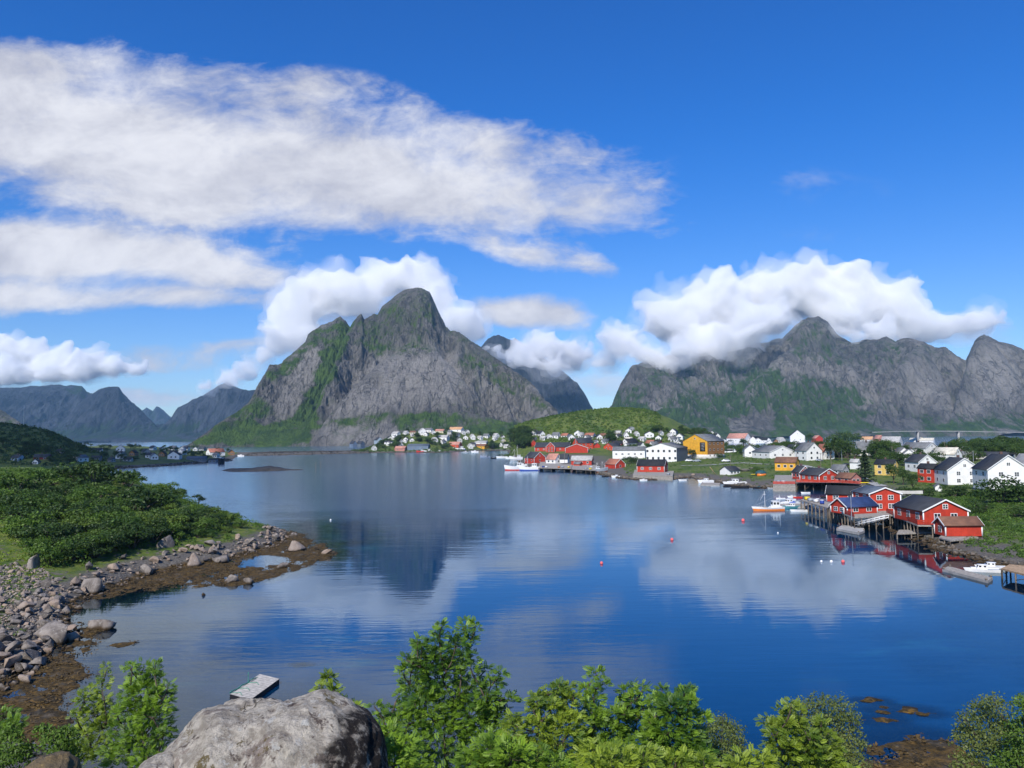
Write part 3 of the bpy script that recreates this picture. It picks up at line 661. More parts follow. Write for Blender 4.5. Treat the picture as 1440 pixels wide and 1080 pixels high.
tag(water, kind='structure')
bed = mesh_np('sea_bed', [(-40000, 900, -22), (40000, 900, -22), (40000, 45000, -22), (-40000, 45000, -22)], [[0, 1, 2, 3]], GROUND); tag(bed, kind='structure')
# low skerry in the bay
def skerry():
    base = PX([(308, 662), (316, 660.0), (345, 660.0), (385, 659.0), (430, 660.5), (432, 661.2), (395, 662.0), (350, 663.5), (320, 663.5)])
    c = base.mean(0); n = 90
    lo, hi = base.min(0), base.max(0)
    xs = np.linspace(lo[0], hi[0], n); ys = np.linspace(lo[1] - 4, hi[1] + 4, 40)
    X, Y = np.meshgrid(xs, ys); s = poly_sdf(X, Y, base)
    px, _ = to_pix(X, Y, 0 * X)
    prof = np.interp(px, [305, 330, 352, 368, 380, 392, 405, 435], [0.5, 1.3, 1.2, 2.0, 2.4, 1.8, 0.7, 0.4])
    Z = prof * sstep(s, -1, 5) + fbm(X * .2, Y * .2, 3, 4) * 0.5 - 0.25
    o = mesh_np('skerry', np.stack([X, Y, Z], -1).reshape(-1, 3), grid_faces(40, n), ROCKDARK, True); tag(o, kind='structure')
def simple_mat(name, col, rough=0.7, noise=0.0, scale=2.0, spec=0.3, bump=0.0, metal=0.0, stretch=(1, 1, 1)):
    m, g, out = material(name)
    b = g.node('ShaderNodeBsdfPrincipled'); b.inputs['Roughness'].default_value = rough
    b.inputs['Specular IOR Level'].default_value = spec; b.inputs['Metallic'].default_value = metal
    g.l.new(b.outputs[0], out.inputs[0])
    if noise or bump:
        oc = g.node('ShaderNodeTexCoord').outputs['Object']
        v = g.mapv(oc, stretch)
        n = g.noise(v, scale, 6, 0.6)
        lo = tuple(c * (1 - noise) for c in col); hi = tuple(min(1, c * (1 + noise)) for c in col)
        g.l.new(g.mix(g.smooth(n, 0.3, 0.7), lo, hi), b.inputs['Base Color'])
        if bump: g.l.new(g.bump(n, 0.8, bump), b.inputs['Normal'])
    else: b.inputs['Base Color'].default_value = (*col, 1)
    return m
ROCKDARK = simple_mat('dark_rock', (0.05, 0.045, 0.04), 0.8, 0.5, 0.5)
skerry()
# ------------------------------------------------------------------ the air between
def haze_box():
    m, g, out = material('air')
    pv = g.node('ShaderNodeVolumePrincipled'); pv.inputs['Color'].default_value = (0.38, 0.70, 1.0, 1)
    pv.inputs['Density'].default_value = HAZE; pv.inputs['Anisotropy'].default_value = 0.0
    g.l.new(pv.outputs[0], out.inputs['Volume'])
    x0, x1, y0, y1, z0, z1 = -9000, 9000, -400, 12000, -40, 720
    v = [(x, y, z) for z in (z0, z1) for y in (y0, y1) for x in (x0, x1)]
    o = mesh_np('haze', v, [[0, 2, 3, 1], [4, 5, 7, 6], [0, 1, 5, 4], [2, 6, 7, 3], [0, 4, 6, 2], [1, 3, 7, 5]], m)
    tag(o, kind='stuff')
HAZE = 4.0e-5
haze_box()
# ------------------------------------------------------------------ foliage
def leaf_material(name, c1, c2, trans=0.30, nscale=0.6, spec=0.3):
    m, g, out = material(name)
    pos = g.node('ShaderNodeNewGeometry').outputs['Position']
    oi = g.node('ShaderNodeObjectInfo').outputs['Random']
    n = g.noise(pos, nscale, 4, 0.65)
    f = g.m('ADD', g.smooth(n, 0.3, 0.7), g.mul(g.sub(oi, 0.5), 0.5), clamp=True)
    col = g.mix(f, c1, c2)
    tint = g.attr('tint')
    col = g.mix(g.mul(tint, 0.6), col, tuple(min(1, c * 1.6 + .008) for c in c2))
    b = g.node('ShaderNodeBsdfPrincipled'); b.inputs['Roughness'].default_value = 0.55; b.inputs['Specular IOR Level'].default_value = spec
    g.l.new(col, b.inputs['Base Color'])
    t = g.node('ShaderNodeBsdfTranslucent'); g.l.new(g.mix(0.5, col, (c2[0] * 2, c2[1] * 2, c2[2])), t.inputs['Color'])
    mx = g.node('ShaderNodeMixShader'); mx.inputs[0].default_value = trans
    g.l.new(b.outputs[0], mx.inputs[1]); g.l.new(t.outputs[0], mx.inputs[2]); g.l.new(mx.outputs[0], out.inputs[0])
    return m
LEAF_SCRUB = leaf_material('scrub_leaf', (0.026, 0.064, 0.009), (0.100, 0.172, 0.020), 0.25, 0.12)
LEAF_DARK = leaf_material('dark_leaf', (0.020, 0.044, 0.009), (0.050, 0.092, 0.015), 0.2, 0.15)
LEAF_MID = leaf_material('village_leaf', (0.026, 0.056, 0.010), (0.068, 0.118, 0.018), 0.25, 0.08)
LEAF_HILL = leaf_material('hill_leaf', (0.040, 0.085, 0.011), (0.108, 0.165, 0.023), 0.2, 0.022)
LEAF_ROWAN = leaf_material('rowan_leaf', (0.028, 0.080, 0.007), (0.170, 0.280, 0.017), 0.28, 2.2, 0.45)
LEAF_YELLOW = leaf_material('yellowing_leaf', (0.048, 0.105, 0.009), (0.215, 0.285, 0.020), 0.28, 2.2, 0.45)
LEAF_WILLOW = leaf_material('willow_leaf', (0.050, 0.085, 0.020), (0.150, 0.185, 0.045), 0.35, 1.6, 0.4)
LEAF_FIR = leaf_material('needles', (0.012, 0.026, 0.010), (0.026, 0.045, 0.015), 0.1, 0.3)
BARK = simple_mat('bark', (0.085, 0.065, 0.05), 0.85, 0.4, 8.0)

def rand_unit(n, rg):
    v = rg.normal(size=(n, 3)); return v / np.linalg.norm(v, axis=1, keepdims=True)
def leaf_quads(p, nrm, size, rg, aspect=0.62):
    """rhombic leaves: p (n,3) centres, nrm (n,3) facing, size (n,)"""
    n = len(p); up = rand_unit(n, rg)
    a = np.cross(nrm, up); a /= np.linalg.norm(a, axis=1, keepdims=True) + 1e-9
    b = np.cross(nrm, a)
    s = size[:, None]
    v = np.stack([p - a * s * .5, p + b * s * .5 * aspect, p + a * s * .5, p - b * s * .5 * aspect], 1).reshape(-1, 3)
    return v, np.arange(n * 4).reshape(n, 4)
def blob_leaves(blobs, n, size, rg, out_bias=0.8, low_cut=-0.5, squash=0.85):
    """leaves in the outer shell of several uneven blobs"""
    blobs = np.asarray(blobs, float); w = blobs[:, 3] ** 2; k = rg.choice(len(blobs), n, p=w / w.sum())
    d = rand_unit(n, rg); d[:, 2] = np.where(d[:, 2] < low_cut, -d[:, 2] * 0.5, d[:, 2])
    ph = rg.uniform(0, 50)
    lump = fbm(d[:, 0] * 2.2 + k * 3.1 + ph, d[:, 1] * 2.2 + d[:, 2] * 2.9, int(rg.integers(1000)), 3)
    rad = blobs[k, 3] * (rg.uniform(0.55, 1.0, n) ** 0.45) * (1 + 0.42 * lump)
    p = blobs[k, :3] + d * rad[:, None] * np.array([1, 1, squash])
    nr = d * out_bias + rand_unit(n, rg) * 0.75; nr /= np.linalg.norm(nr, axis=1, keepdims=True) + 1e-9
    return leaf_quads(p, nr, size * rg.uniform(0.6, 1.4, n), rg)
def tube_np(path, radii, seg=6):
    path = np.asarray(path, float); n = len(path); V = []
    for i in range(n):
        t = path[min(i + 1, n - 1)] - path[max(i - 1, 0)]; t /= np.linalg.norm(t) + 1e-9
        a = np.cross(t, [0.3, 0.9, 0.2] if abs(t[2]) > .8 else [0, 0, 1.]); a /= np.linalg.norm(a) + 1e-9; b = np.cross(t, a)
        an = np.arange(seg) / seg * 2 * np.pi
        V.append(path[i] + radii[i] * (np.cos(an)[:, None] * a + np.sin(an)[:, None] * b))
    V = np.concatenate(V); F = []
    for i in range(n - 1):
        for j in range(seg): F.append([i * seg + j, i * seg + (j + 1) % seg, (i + 1) * seg + (j + 1) % seg, (i + 1) * seg + j])
    return V, np.array(F)
def joinvf(parts):
    V, F, n = [], [], 0
    for v, f in parts: V.append(v); F.append(np.asarray(f) + n); n += len(v)
    return np.concatenate(V), np.concatenate(F)
def tint_attr(nv, rg, k=4, p=0.25):
    t = (rg.random(nv // k) < p) * rg.uniform(0.3, 1, nv // k); return np.repeat(t, k)

def tree_meshes(kind, seed):
    """(trunk mesh, crown mesh) of about 1 m height, to be scaled"""
    rg = np.random.default_rng(seed)
    if kind == 'broad':
        nb = rg.integers(7, 11); blobs = [(rg.uniform(-.27, .27), rg.uniform(-.27, .27), rg.uniform(.38, .80), rg.uniform(.13, .24)) for _ in range(nb)] + [(0, 0, .60, .26)]
        v, f = blob_leaves(blobs, 1500, 0.052, rg)
        tr = [tube_np([(0, 0, -.08), (.01, 0, .2), (.0, .02, .5)], [.03, .022, .012])]
        for _ in range(5):
            b = blobs[rg.integers(nb)]; tr.append(tube_np([(0, 0, .18), (b[0] * .5, b[1] * .5, .36), b[:3]], [.015, .01, .004], 5))
    elif kind == 'bush':
        nb = rg.integers(6, 10); blobs = [(rg.uniform(-.42, .42), rg.uniform(-.42, .42), rg.uniform(.18, .62), rg.uniform(.2, .34)) for _ in range(nb)]
        v, f = blob_leaves(blobs, 1300, 0.075, rg, low_cut=-.2)
        tr = [tube_np([(0, 0, -.1), (b[0] * .5, b[1] * .5, .2), (b[0], b[1], b[2])], [.025, .018, .006], 5) for b in blobs[:5]]
    else:  # conifer
        P_, N_ = [], []
        for k in range(1500):
            h = rg.uniform(0.06, 1.0); r = (1 - h) ** 0.85 * 0.24 * (0.75 + 0.35 * math.sin(h * 60)) ; a = rg.uniform(0, 2 * np.pi); q = rg.uniform(0.3, 1.0) ** .5
            P_.append((math.cos(a) * r * q, math.sin(a) * r * q, h - 0.10 * r * q * 2)); N_.append((math.cos(a) * .5, math.sin(a) * .5, .7))
        N_ = np.array(N_) + rand_unit(len(N_), rg) * .5; N_ /= np.linalg.norm(N_, axis=1, keepdims=True)
        v, f = leaf_quads(np.array(P_), N_, rg.uniform(.03, .075, len(P_)), rg, .5)
        tr = [tube_np([(0, 0, -.08), (0, 0, .5), (0, 0, .97)], [.022, .014, .003], 5)]
    tv, tf = joinvf(tr)
    return tv, tf, v, f, tint_attr(len(v), rg, p=.12)
TREE_LIB = {}
def tree_lib(kind, mat, i):
    key = (kind, mat.name, i)
    if key not in TREE_LIB:
        tv, tf, v, f, t = tree_meshes(kind, hash_seed(kind) + i)
        TREE_LIB[key] = (mesh_np('trunk', tv, tf, BARK, True, link=False), mesh_np('crown', v, f, mat, False, attrs={'tint': t}, link=False))
    return TREE_LIB[key]
def hash_seed(s): return sum(ord(c) * (i + 3) for i, c in enumerate(s)) % 9973
_tree_rng = np.random.default_rng(5)
def put_tree(kind, mat, loc, h, label, group, cat='tree', wide=1.0, name=None, variants=6):
    root = bpy.data.objects.new(name or {'broad': 'leafy_tree', 'bush': 'bush', 'conifer': 'conifer'}[kind], None); COL.objects.link(root)
    i = int(_tree_rng.integers(variants)); tm, cm = tree_lib(kind, mat, i)
    for nm, me in (('trunk', tm), ('crown', cm)):
        o = bpy.data.objects.new(nm, me); COL.objects.link(o); o.parent = root
    root.location = loc; root.rotation_euler = (0, 0, _tree_rng.uniform(0, 6.28)); root.scale = (h * wide, h * wide, h)
    tag(root, label, cat, group)
    return root

# ---- scrub that covers the headland, the far hill and the banks (nobody could count it)
def scrub(name, pts, heights, nleaf, leaf, mat, seed, spread=1.0, tintp=.1):
    rg = np.random.default_rng(seed); parts = []; n = len(pts)
    # each point gives one uneven clump
    c = np.repeat(np.asarray(pts), nleaf, axis=0); hh = np.repeat(heights, nleaf)
    d = rand_unit(len(c), rg); d[:, 2] = np.abs(d[:, 2]) * 1.1 - 0.15
    lump = fbm(c[:, 0] * .7 + d[:, 0] * 1.7, c[:, 1] * .7 + d[:, 1] * 1.7 + d[:, 2] * 2, seed, 3)
    rad = hh * (rg.uniform(.45, 1, len(c)) ** .4) * (1 + .5 * lump)
    p = c + d * rad[:, None] * np.array([spread, spread, 1.0])
    nr = d * .8 + rand_unit(len(c), rg) * .7; nr /= np.linalg.norm(nr, axis=1, keepdims=True)
    v, f = leaf_quads(p, nr, leaf * rg.uniform(.6, 1.5, len(p)), rg)
    clump = np.repeat((rg.random(n) < .3) * rg.uniform(.1, .6, n), nleaf * 4)
    o = mesh_np(name, v, f, mat, False, attrs={'tint': np.clip(clump + tint_attr(len(v), rg, p=tintp), 0, 1)})
    tag(o, kind='stuff'); return o
def scatter(n, box, test, seed):
    rg = np.random.default_rng(seed); x = rg.uniform(box[0], box[1], n); y = rg.uniform(box[2], box[3], n)
    k = test(x, y); x, y = x[k], y[k]; return np.stack([x, y, hterr(x, y)], -1)
def in_view(x, y, m=60):
    u = x / np.maximum(y, 1); return (np.abs(u) < 0.70) & (y > 5)
rg = np.random.default_rng(77)
hp = scatter(5200, (-240, -40, 118, 430), lambda x, y: (poly_sdf(x, y, NEAR) > 7 + 5 * fbm(x * .1, y * .1, 4, 2)) & in_view(x, y) & ~((to_pix(x, y, hterr(x, y))[0] < 36) & (to_pix(x, y, hterr(x, y))[1] > 742)), 3)
hh = rg.uniform(.6, 1.9, len(hp)) * (0.75 + 0.5 * (fbm(hp[:, 0] * .06, hp[:, 1] * .06, 6, 3) + .5))
scrub('headland_scrub', hp, hh, 105, 0.29, LEAF_SCRUB, 5)
gp = scatter(2200, (-200, -35, 60, 260), lambda x, y: (poly_sdf(x, y, NEAR) > 2.0) & (poly_sdf(x, y, NEAR) < 16) & in_view(x, y) & (fbm(x * .2, y * .2, 44, 3) > -.05), 8)
scrub('shore_grass', gp, rg.uniform(.2, .5, len(gp)), 26, 0.22, LEAF_SCRUB, 6, 1.6, .25)
hl = scatter(5200, (-120, 150, 715, 860), lambda x, y: (crest(x, y, HILL, 95, 120) > 9), 9)
scrub('hill_scrub', hl, rg.uniform(.8, 2.0, len(hl)), 22, 1.0, LEAF_HILL, 10)
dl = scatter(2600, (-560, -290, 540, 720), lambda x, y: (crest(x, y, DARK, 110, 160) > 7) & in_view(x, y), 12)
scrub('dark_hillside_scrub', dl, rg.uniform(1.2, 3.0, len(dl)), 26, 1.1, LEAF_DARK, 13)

yg = scatter(3000, (-110, -60, 95, 150), lambda x, y: (poly_sdf(x, y, NEAR) > 3) & (to_pix(x, y, hterr(x, y))[0] < 52) & (to_pix(x, y, hterr(x, y))[1] > 735) & (to_pix(x, y, hterr(x, y))[1] < 828), 81)[:700]
scrub('yellow_grass', yg, np.random.default_rng(82).uniform(.15, .45, len(yg)), 30, .2, LEAF_YELLOW, 83, 1.7, .4)
# ------------------------------------------------------------------ boulders
def rock_material(name, c1, c2, lichen, moss=0.0, scale=1.0):
    m, g, out = material(name)
    oc = g.node('ShaderNodeTexCoord').outputs['Object']; geo = g.node('ShaderNodeNewGeometry')
    oi = g.node('ShaderNodeObjectInfo').outputs['Random']
    v = g.node('ShaderNodeVectorMath', operation='ADD'); g.l.new(oc, v.inputs[0]); g.l.new(g.vec(g.mul(oi, 37.0), oi, 0), v.inputs[1]); v = v.outputs[0]
    b = g.node('ShaderNodeBsdfPrincipled'); b.inputs['Roughness'].default_value = 0.85; b.inputs['Specular IOR Level'].default_value = 0.25
    g.l.new(b.outputs[0], out.inputs[0])
    n1 = g.noise(v, 1.6 * scale, 7, 0.6); n2 = g.noise(v, 7 * scale, 7, 0.68); n3 = g.noise(v, 26 * scale, 4, 0.7)
    f = g.m('ADD', g.smooth(n1, 0.35, 0.65), g.mul(g.sub(oi, .5), 0.7), clamp=True)
    col = g.mix(f, c1, c2)
    tone = g.attr('tone'); col = g.mix(g.mul(g.smooth(tone, .45, .9), .75), col, (c2[0] * 1.25, c2[1] * 1.05, c2[2] * .88)); col = g.mix(g.smooth(tone, .42, .1, 0, .6), col, tuple(c * .5 for c in c1))
    col = g.mix(g.mul(g.smooth(n2, 0.52, 0.70), 0.7), col, lichen)
    col = g.mix(g.mul(g.smooth(n3, 0.5, 0.75), 0.5), col, tuple(c * .35 for c in c1))
    sp = g.node('ShaderNodeSeparateXYZ'); g.l.new(geo.outputs['Position'], sp.inputs[0])
    wet = g.smooth(g.add(sp.outputs[2], g.mul(g.sub(n1, .5), .6)), 0.55, 0.1)
    col = g.mix(wet, col, (0.05, 0.032, 0.014))
    g.l.new(col, b.inputs['Base Color'])
    g.l.new(g.bump(g.add(g.mul(n2, .10 / scale), g.mul(n3, .04 / scale)), 0.9, 1.0), b.inputs['Normal'])
    return m
ROCK = rock_material('shore_rock', (0.125, 0.107, 0.092), (0.285, 0.25, 0.22), (0.38, 0.355, 0.32))
def rock_mesh(seed, sub=3, cuts=13, flat=0.75):
    rg = np.random.default_rng(seed); v, f = ico(sub); v = v.copy()
    for k in range(cuts):
        d = rand_unit(1, rg)[0]; h = rg.uniform(.28, .62); s = v @ d
        v = v - np.outer(np.maximum(s - h, 0) * .97, d)
    v *= 1 + .10 * fbm(v[:, 0] * 2.5 + seed, v[:, 1] * 2.5 + v[:, 2] * 2, seed, 3)[:, None]
    v *= np.array([rg.uniform(.8, 1.25), rg.uniform(.75, 1.1), flat * rg.uniform(.8, 1.15)])
    return v, f
ROCKS = [mesh_np('boulder', *_rm, ROCK, False, link=False, attrs={'tone': np.full(len(_rm[0]), (.15, .5, .7, .95, .45, .3, .85)[i % 7])}) for i, _rm in enumerate([rock_mesh(100 + j) for j in range(14)])]
ROCKLOW = [rock_mesh(300 + i, 2, 8) for i in range(14)]
def put_rock(x, y, size, label, group, sink=.3, z=None, i=None, rot=None, scl=(1, 1, 1), mat=None):
    o = bpy.data.objects.new('boulder', ROCKS[int(RNG.integers(14)) if i is None else i]); COL.objects.link(o)
    z = float(hterr(x, y)) if z is None else z
    o.location = (x, y, z + size * (.75 - sink) * .5); o.scale = (size * .5 * scl[0], size * .5 * scl[1], size * .5 * scl[2])
    o.rotation_euler = (RNG.uniform(-.35, .35), RNG.uniform(-.35, .35), RNG.uniform(0, 6.28) if rot is None else rot)
    tag(o, label, 'boulder', group); return o
def rubble(name, pts, sizes, mat, seed):
    rg = np.random.default_rng(seed); parts = []; tn = []
    for p, s in zip(pts, sizes):
        v, f = ROCKLOW[int(rg.integers(14))]
        a = rg.uniform(0, 6.28); c, sn = math.cos(a), math.sin(a)
        q = np.stack([v[:, 0] * c - v[:, 1] * sn, v[:, 0] * sn + v[:, 1] * c, v[:, 2]], -1) * s * .5
        parts.append((q + p + np.array([0, 0, s * .12]), f)); tn.append(np.full(len(v), rg.uniform(0.02, 1)))
    v, f = joinvf(parts); o = mesh_np(name, v, f, mat, False, attrs={'tone': np.concatenate(tn)}); tag(o, kind='stuff'); return o
# single stones that stand out (px, py of the foot, width in px, height factor, label)
BIG = [(131, 886, 46, .62, 'pale rounded boulder alone in the shallows beside the seaweed'),
       (118, 832, 34, 1.15, 'tall wedge of grey rock at the foot of the scree, above the green pool'),
       (231, 770, 30, 1.5, 'tall split grey block standing highest behind the shore boulders'),
       (38, 800, 24, 1.9, 'leaning grey slab at the edge of the yellow grass above the scree'),
       (324, 820, 24, .8, 'rounded tan boulder on the brown seaweed flat beside a square block'),
       (346, 821, 18, 1.2, 'square grey block on the brown seaweed flat beside a tan boulder'),
       (306, 793, 40, .42, 'long flat pinkish slab lying at the edge of the seaweed'),
       (271, 797, 30, .7, 'smooth pale hump of rock left of the long flat slab'),
       (203, 809, 30, .9, 'broad grey block in the middle of the shore boulders above the seaweed'),
       (395, 800, 22, .55, 'small pale rock at the right end of the tidal pool'),
       (456, 780, 22, .5, 'lone rock near the tip of the seaweed spit'),
       (410, 776, 34, .45, 'flat wet rocks on the spit behind the tidal pool'),
       (376, 752, 12, 1.5, 'small pointed rock standing at the tip of the headland'),
       (62, 900, 60, .7, 'big tan slab tilted towards the water on the left shore'),
       (30, 938, 66, .6, 'large pale pinkish rock at the left edge of the shore'),
       (88, 905, 40, .6, 'grey boulder below the big tan slab on the left shore'),
       (285, 838, 9, 1.1, 'small dark stone alone in the seaweed flat')]
for (px, py, w, hf, lab) in BIG:
    q = on_ground(px, py); size = w * q[1] / FPX
    put_rock(q[0], q[1] + size * .3, size * 1.12, lab, None, scl=(1, .9, hf * 1.85), z=q[2], sink=.62)
# the boulders of the scree and of the sea wall, one object each
cand = []
rgk = np.random.default_rng(21)
line = PX([(60, 930), (80, 905), (95, 880), (85, 860), (115, 838), (160, 815), (205, 800), (250, 793), (290, 786), (330, 780), (365, 772), (395, 762), (405, 752)])
seg = np.linalg.norm(np.diff(line, axis=0), axis=1); cum = np.concatenate([[0], np.cumsum(seg)])
n_b = 0
for k in range(900):
    if n_b >= 225: break
    t = rgk.uniform(0, cum[-1]); i = min(np.searchsorted(cum, t, side='right') - 1, len(seg) - 1); p = line[i] + (line[i + 1] - line[i]) * (t - cum[i]) / seg[i]
    p = p + rgk.normal(size=2) * np.array([2.2, 2.2]) + np.array([-1.2, .8])
    s = poly_sdf(p[0], p[1], NEAR)
    if s < -1.0 or s > 7: continue
    px, py = to_pix(p[0], p[1], .5)
    if px < -10: continue
    size = rgk.choice([.6, .9, 1.3, 1.9], p=[.35, .35, .2, .1]) * rgk.uniform(.8, 1.2)
    put_rock(p[0], p[1], size * 1.2, 'grey granite boulder among many piled along the left shore below the scrub', 'boulders piled along the left shore', sink=.3, scl=(1, 1, rgk.uniform(.75, 1.2))); n_b += 1
# scree in the lower left corner of the bay: too many small stones to count
def scree_test(x, y):
    h = hterr(x, y); px, py = to_pix(x, y, h); s = poly_sdf(x, y, NEAR)
    return (px > -30) & (px < 135) & (py > 795) & (py < 975) & (s > -1.2) & (px < 20 + (975 - py) * .0 + np.interp(py, [790, 830, 860, 900, 975], [30, 75, 62, 55, 45]))
sp_ = scatter(26000, (-110, -40, 62, 135), scree_test, 31)[:2600]
rubble('scree', sp_, np.clip(np.exp(rgk.normal(-1.0, .5, len(sp_))), .15, 1.6), ROCK, 32)
# larger blocks in the lower part of the scree
for k in range(60):
    px, py = rgk.uniform(-8, 88), rgk.uniform(845, 965)
    if px > np.interp(py, [845, 900, 965], [92, 80, 40]): continue
    q = on_ground(px, py); size = rgk.choice([1.0, 1.5, 2.2]) * rgk.uniform(.8, 1.2)
    put_rock(q[0], q[1], size, 'large angular block lying in the scree at the lower left', 'large blocks in the scree', sink=.35, scl=(1, 1, rgk.uniform(.8, 1.2)), z=q[2])
sp2 = scatter(9000, (-110, -40, 80, 190), lambda x, y: (np.abs(poly_sdf(x, y, NEAR) - .6) < 2.4), 35)[:900]
rubble('shore_stones', sp2, rgk.uniform(.25, .8, len(sp2)), ROCK, 36)
ROCKRIGHT = rock_material('harbour_rock', (0.075, 0.068, 0.056), (0.16, 0.148, 0.128), (0.25, 0.24, 0.22))
def near_shore(x, y):
    s = poly_sdf(x, y, VILL); return (np.abs(s - .2) < 2.6) & in_view(x, y) & (y < 430)
sp3 = scatter(90000, (20, 240, 85, 430), near_shore, 37)[:2400]
rubble('harbour_stones', sp3, rgk.uniform(.6, 1.7, len(sp3)) * np.interp(sp3[:, 1], [100, 400], [.8, 1.5]), ROCKRIGHT, 38)
def mole_test(x, y): return poly_sdf(x, y, MOLE) > -3.5
sp4 = scatter(60000, (-320, -130, 740, 1010), mole_test, 39)[:900]
sp4 = np.concatenate([sp4, scatter(60000, (-330, -200, 500, 760), lambda x, y: np.abs(poly_sdf(x, y, LEFT)) < 4, 40)[:500]])
rubble('breakwater_stones', sp4, rgk.uniform(1.2, 2.6, len(sp4)), ROCKDARK, 41)
# ---- seaweed tufts on the flat
weedmat = simple_mat('bladder_wrack', (0.085, 0.054, 0.014), 0.6, 0.6, 1.2, .4)
wp = scatter(26000, (-75, 60, 50, 190), lambda x, y: (np.maximum(np.maximum(poly_sdf(x, y, WEED), poly_sdf(x, y, WEED2)), poly_sdf(x, y, WEED3)) > -1) & (hterr(x, y) > -.12) & (hterr(x, y) < .5) & in_view(x, y), 51)[:3800]
def weed_mesh():
    rg = np.random.default_rng(52); n = len(wp); k = 9
    c = np.repeat(wp, k, axis=0) + rg.normal(size=(n * k, 3)) * np.array([.30, .30, .04]); c[:, 2] += .05
    nr = rand_unit(n * k, rg) * .5 + np.array([0, 0, 1]); nr /= np.linalg.norm(nr, axis=1, keepdims=True)
    v, f = leaf_quads(c, nr, rg.uniform(.15, .42, n * k), rg, .45)
    o = mesh_np('seaweed', v, f, weedmat); tag(o, kind='stuff')
weed_mesh()

# ---- the big lichen covered boulder in the foreground
def fore_material():
    m, g, out = material('lichen_granite')
    oc = g.node('ShaderNodeTexCoord').outputs['Object']
    b = g.node('ShaderNodeBsdfPrincipled'); b.inputs['Roughness'].default_value = 0.9; b.inputs['Specular IOR Level'].default_value = 0.2
    g.l.new(b.outputs[0], out.inputs[0])
    n1 = g.noise(oc, 2.4, 10, 0.68, .3); n2 = g.noise(oc, 9, 12, 0.74); n3 = g.noise(oc, 60, 6, 0.75)
    st = g.noise(g.mapv(oc, (1, 1, .30), (0, R(38), 0)), 5, 12, 0.74, .4)
    col = g.mix(g.smooth(n2, .40, .60), (0.35, 0.305, 0.245), (0.64, 0.575, 0.475))
    col = g.mix(g.mul(g.smooth(n1, .56, .60), .7), col, g.mix(g.smooth(n2, .4, .6), (0.13, 0.095, 0.08), (0.27, 0.20, 0.165)))
    col = g.mix(g.mul(g.smooth(st, .56, .60), .85), col, (0.085, 0.06, 0.052))
    n4 = g.noise(g.mapv(oc, (1, 1, 1), (0, 0, 0), (5, 3, 1)), 3.4, 10, .72)
    col = g.mix(g.mul(g.smooth(n4, .60, .63), .85), col, (0.14, 0.10, 0.022))
    n5 = g.noise(g.mapv(oc, (1, 1, 1), (0, 0, 0), (1, 9, 2)), 10, 10, .72)
    col = g.mix(g.mul(g.smooth(n5, .57, .60), .8), col, (0.62, 0.60, 0.545))
    crack = g.m('PINGPONG', g.mul(g.noise(g.mapv(oc, (1, .6, .5), (0, R(-30), 0)), 1.3, 6, .55), 5), 1.0); ck = g.smooth(crack, 0.0, .035, 1.0, 0.0)
    col = g.mix(g.mul(ck, .8), col, (0.045, 0.035, 0.022))
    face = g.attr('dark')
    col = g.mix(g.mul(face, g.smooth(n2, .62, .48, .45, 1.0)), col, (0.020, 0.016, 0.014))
    col = g.mix(g.mul(g.smooth(n3, .55, .66), .4), col, (0.10, 0.085, 0.07))
    g.l.new(col, b.inputs['Base Color'])
    h = g.sub(g.add(g.add(g.mul(n2, .085), g.mul(n3, .012)), g.mul(st, .06)), g.mul(ck, .03))
    g.l.new(g.bump(h, 1.0, 1.0), b.inputs['Normal'])
    return m
FORE = fore_material()
MOSSY = rock_material('mossy_rock', (0.16, 0.13, 0.09), (0.30, 0.20, 0.07), (0.36, 0.26, 0.11), scale=2.5)
def outline_rock(name, outline, dist, depth, dark_px, label, seed, mat, amp=.03, cx=None, cyp=None):
    """a boulder whose face outline, size and thickness come from the photograph"""
    o2 = np.array(outline, float); cx = cx or o2[:, 0].mean(); cyp = cyp or o2[:, 1].max()
    c = PD(cx, cyp, dist); scale = np.linalg.norm(PD(cx + 1, cyp, dist) - c)
    th = np.arctan2(cyp - o2[:, 1], o2[:, 0] - cx); rd = np.hypot(o2[:, 0] - cx, o2[:, 1] - cyp) * scale
    k = np.argsort(th); th = th[k]; rd = rd[k]
    thp = np.concatenate([th - 2 * np.pi, th, th + 2 * np.pi]); rdp = np.concatenate([rd, rd, rd])
    v, f = ico(6); a = np.arctan2(v[:, 2], v[:, 0]); s = np.hypot(v[:, 0], v[:, 2])
    rad = np.interp(a, thp, rdp) * np.maximum(1 - np.abs(v[:, 1]) ** 2.4, 0) ** (1 / 2.4)
    q = np.stack([np.cos(a) * rad, v[:, 1] * depth * (1 - .25 * np.maximum(v[:, 2], 0)), np.sin(a) * rad], -1)
    nn = fbm(q[:, 0] * 3 + seed, q[:, 1] * 3 + q[:, 2] * 2.3, seed, 6)
    nn2 = ridged(q[:, 0] * 2.2 + q[:, 1], q[:, 2] * 2.2 - q[:, 1] * .7, seed + 3, 5) - .5
    nn3 = ridged(q[:, 0] * 9 + q[:, 1] * 5, q[:, 2] * 9 - q[:, 1] * 4, seed + 7, 4) - .5
    q = q + v * (nn * amp + nn2 * amp * 1.5 + nn3 * amp * .32)[:, None]
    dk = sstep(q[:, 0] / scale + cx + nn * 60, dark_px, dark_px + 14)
    o = mesh_np(name, q, f, mat, True, attrs={'dark': dk}); o.location = c
    tag(o, label, 'boulder'); return o
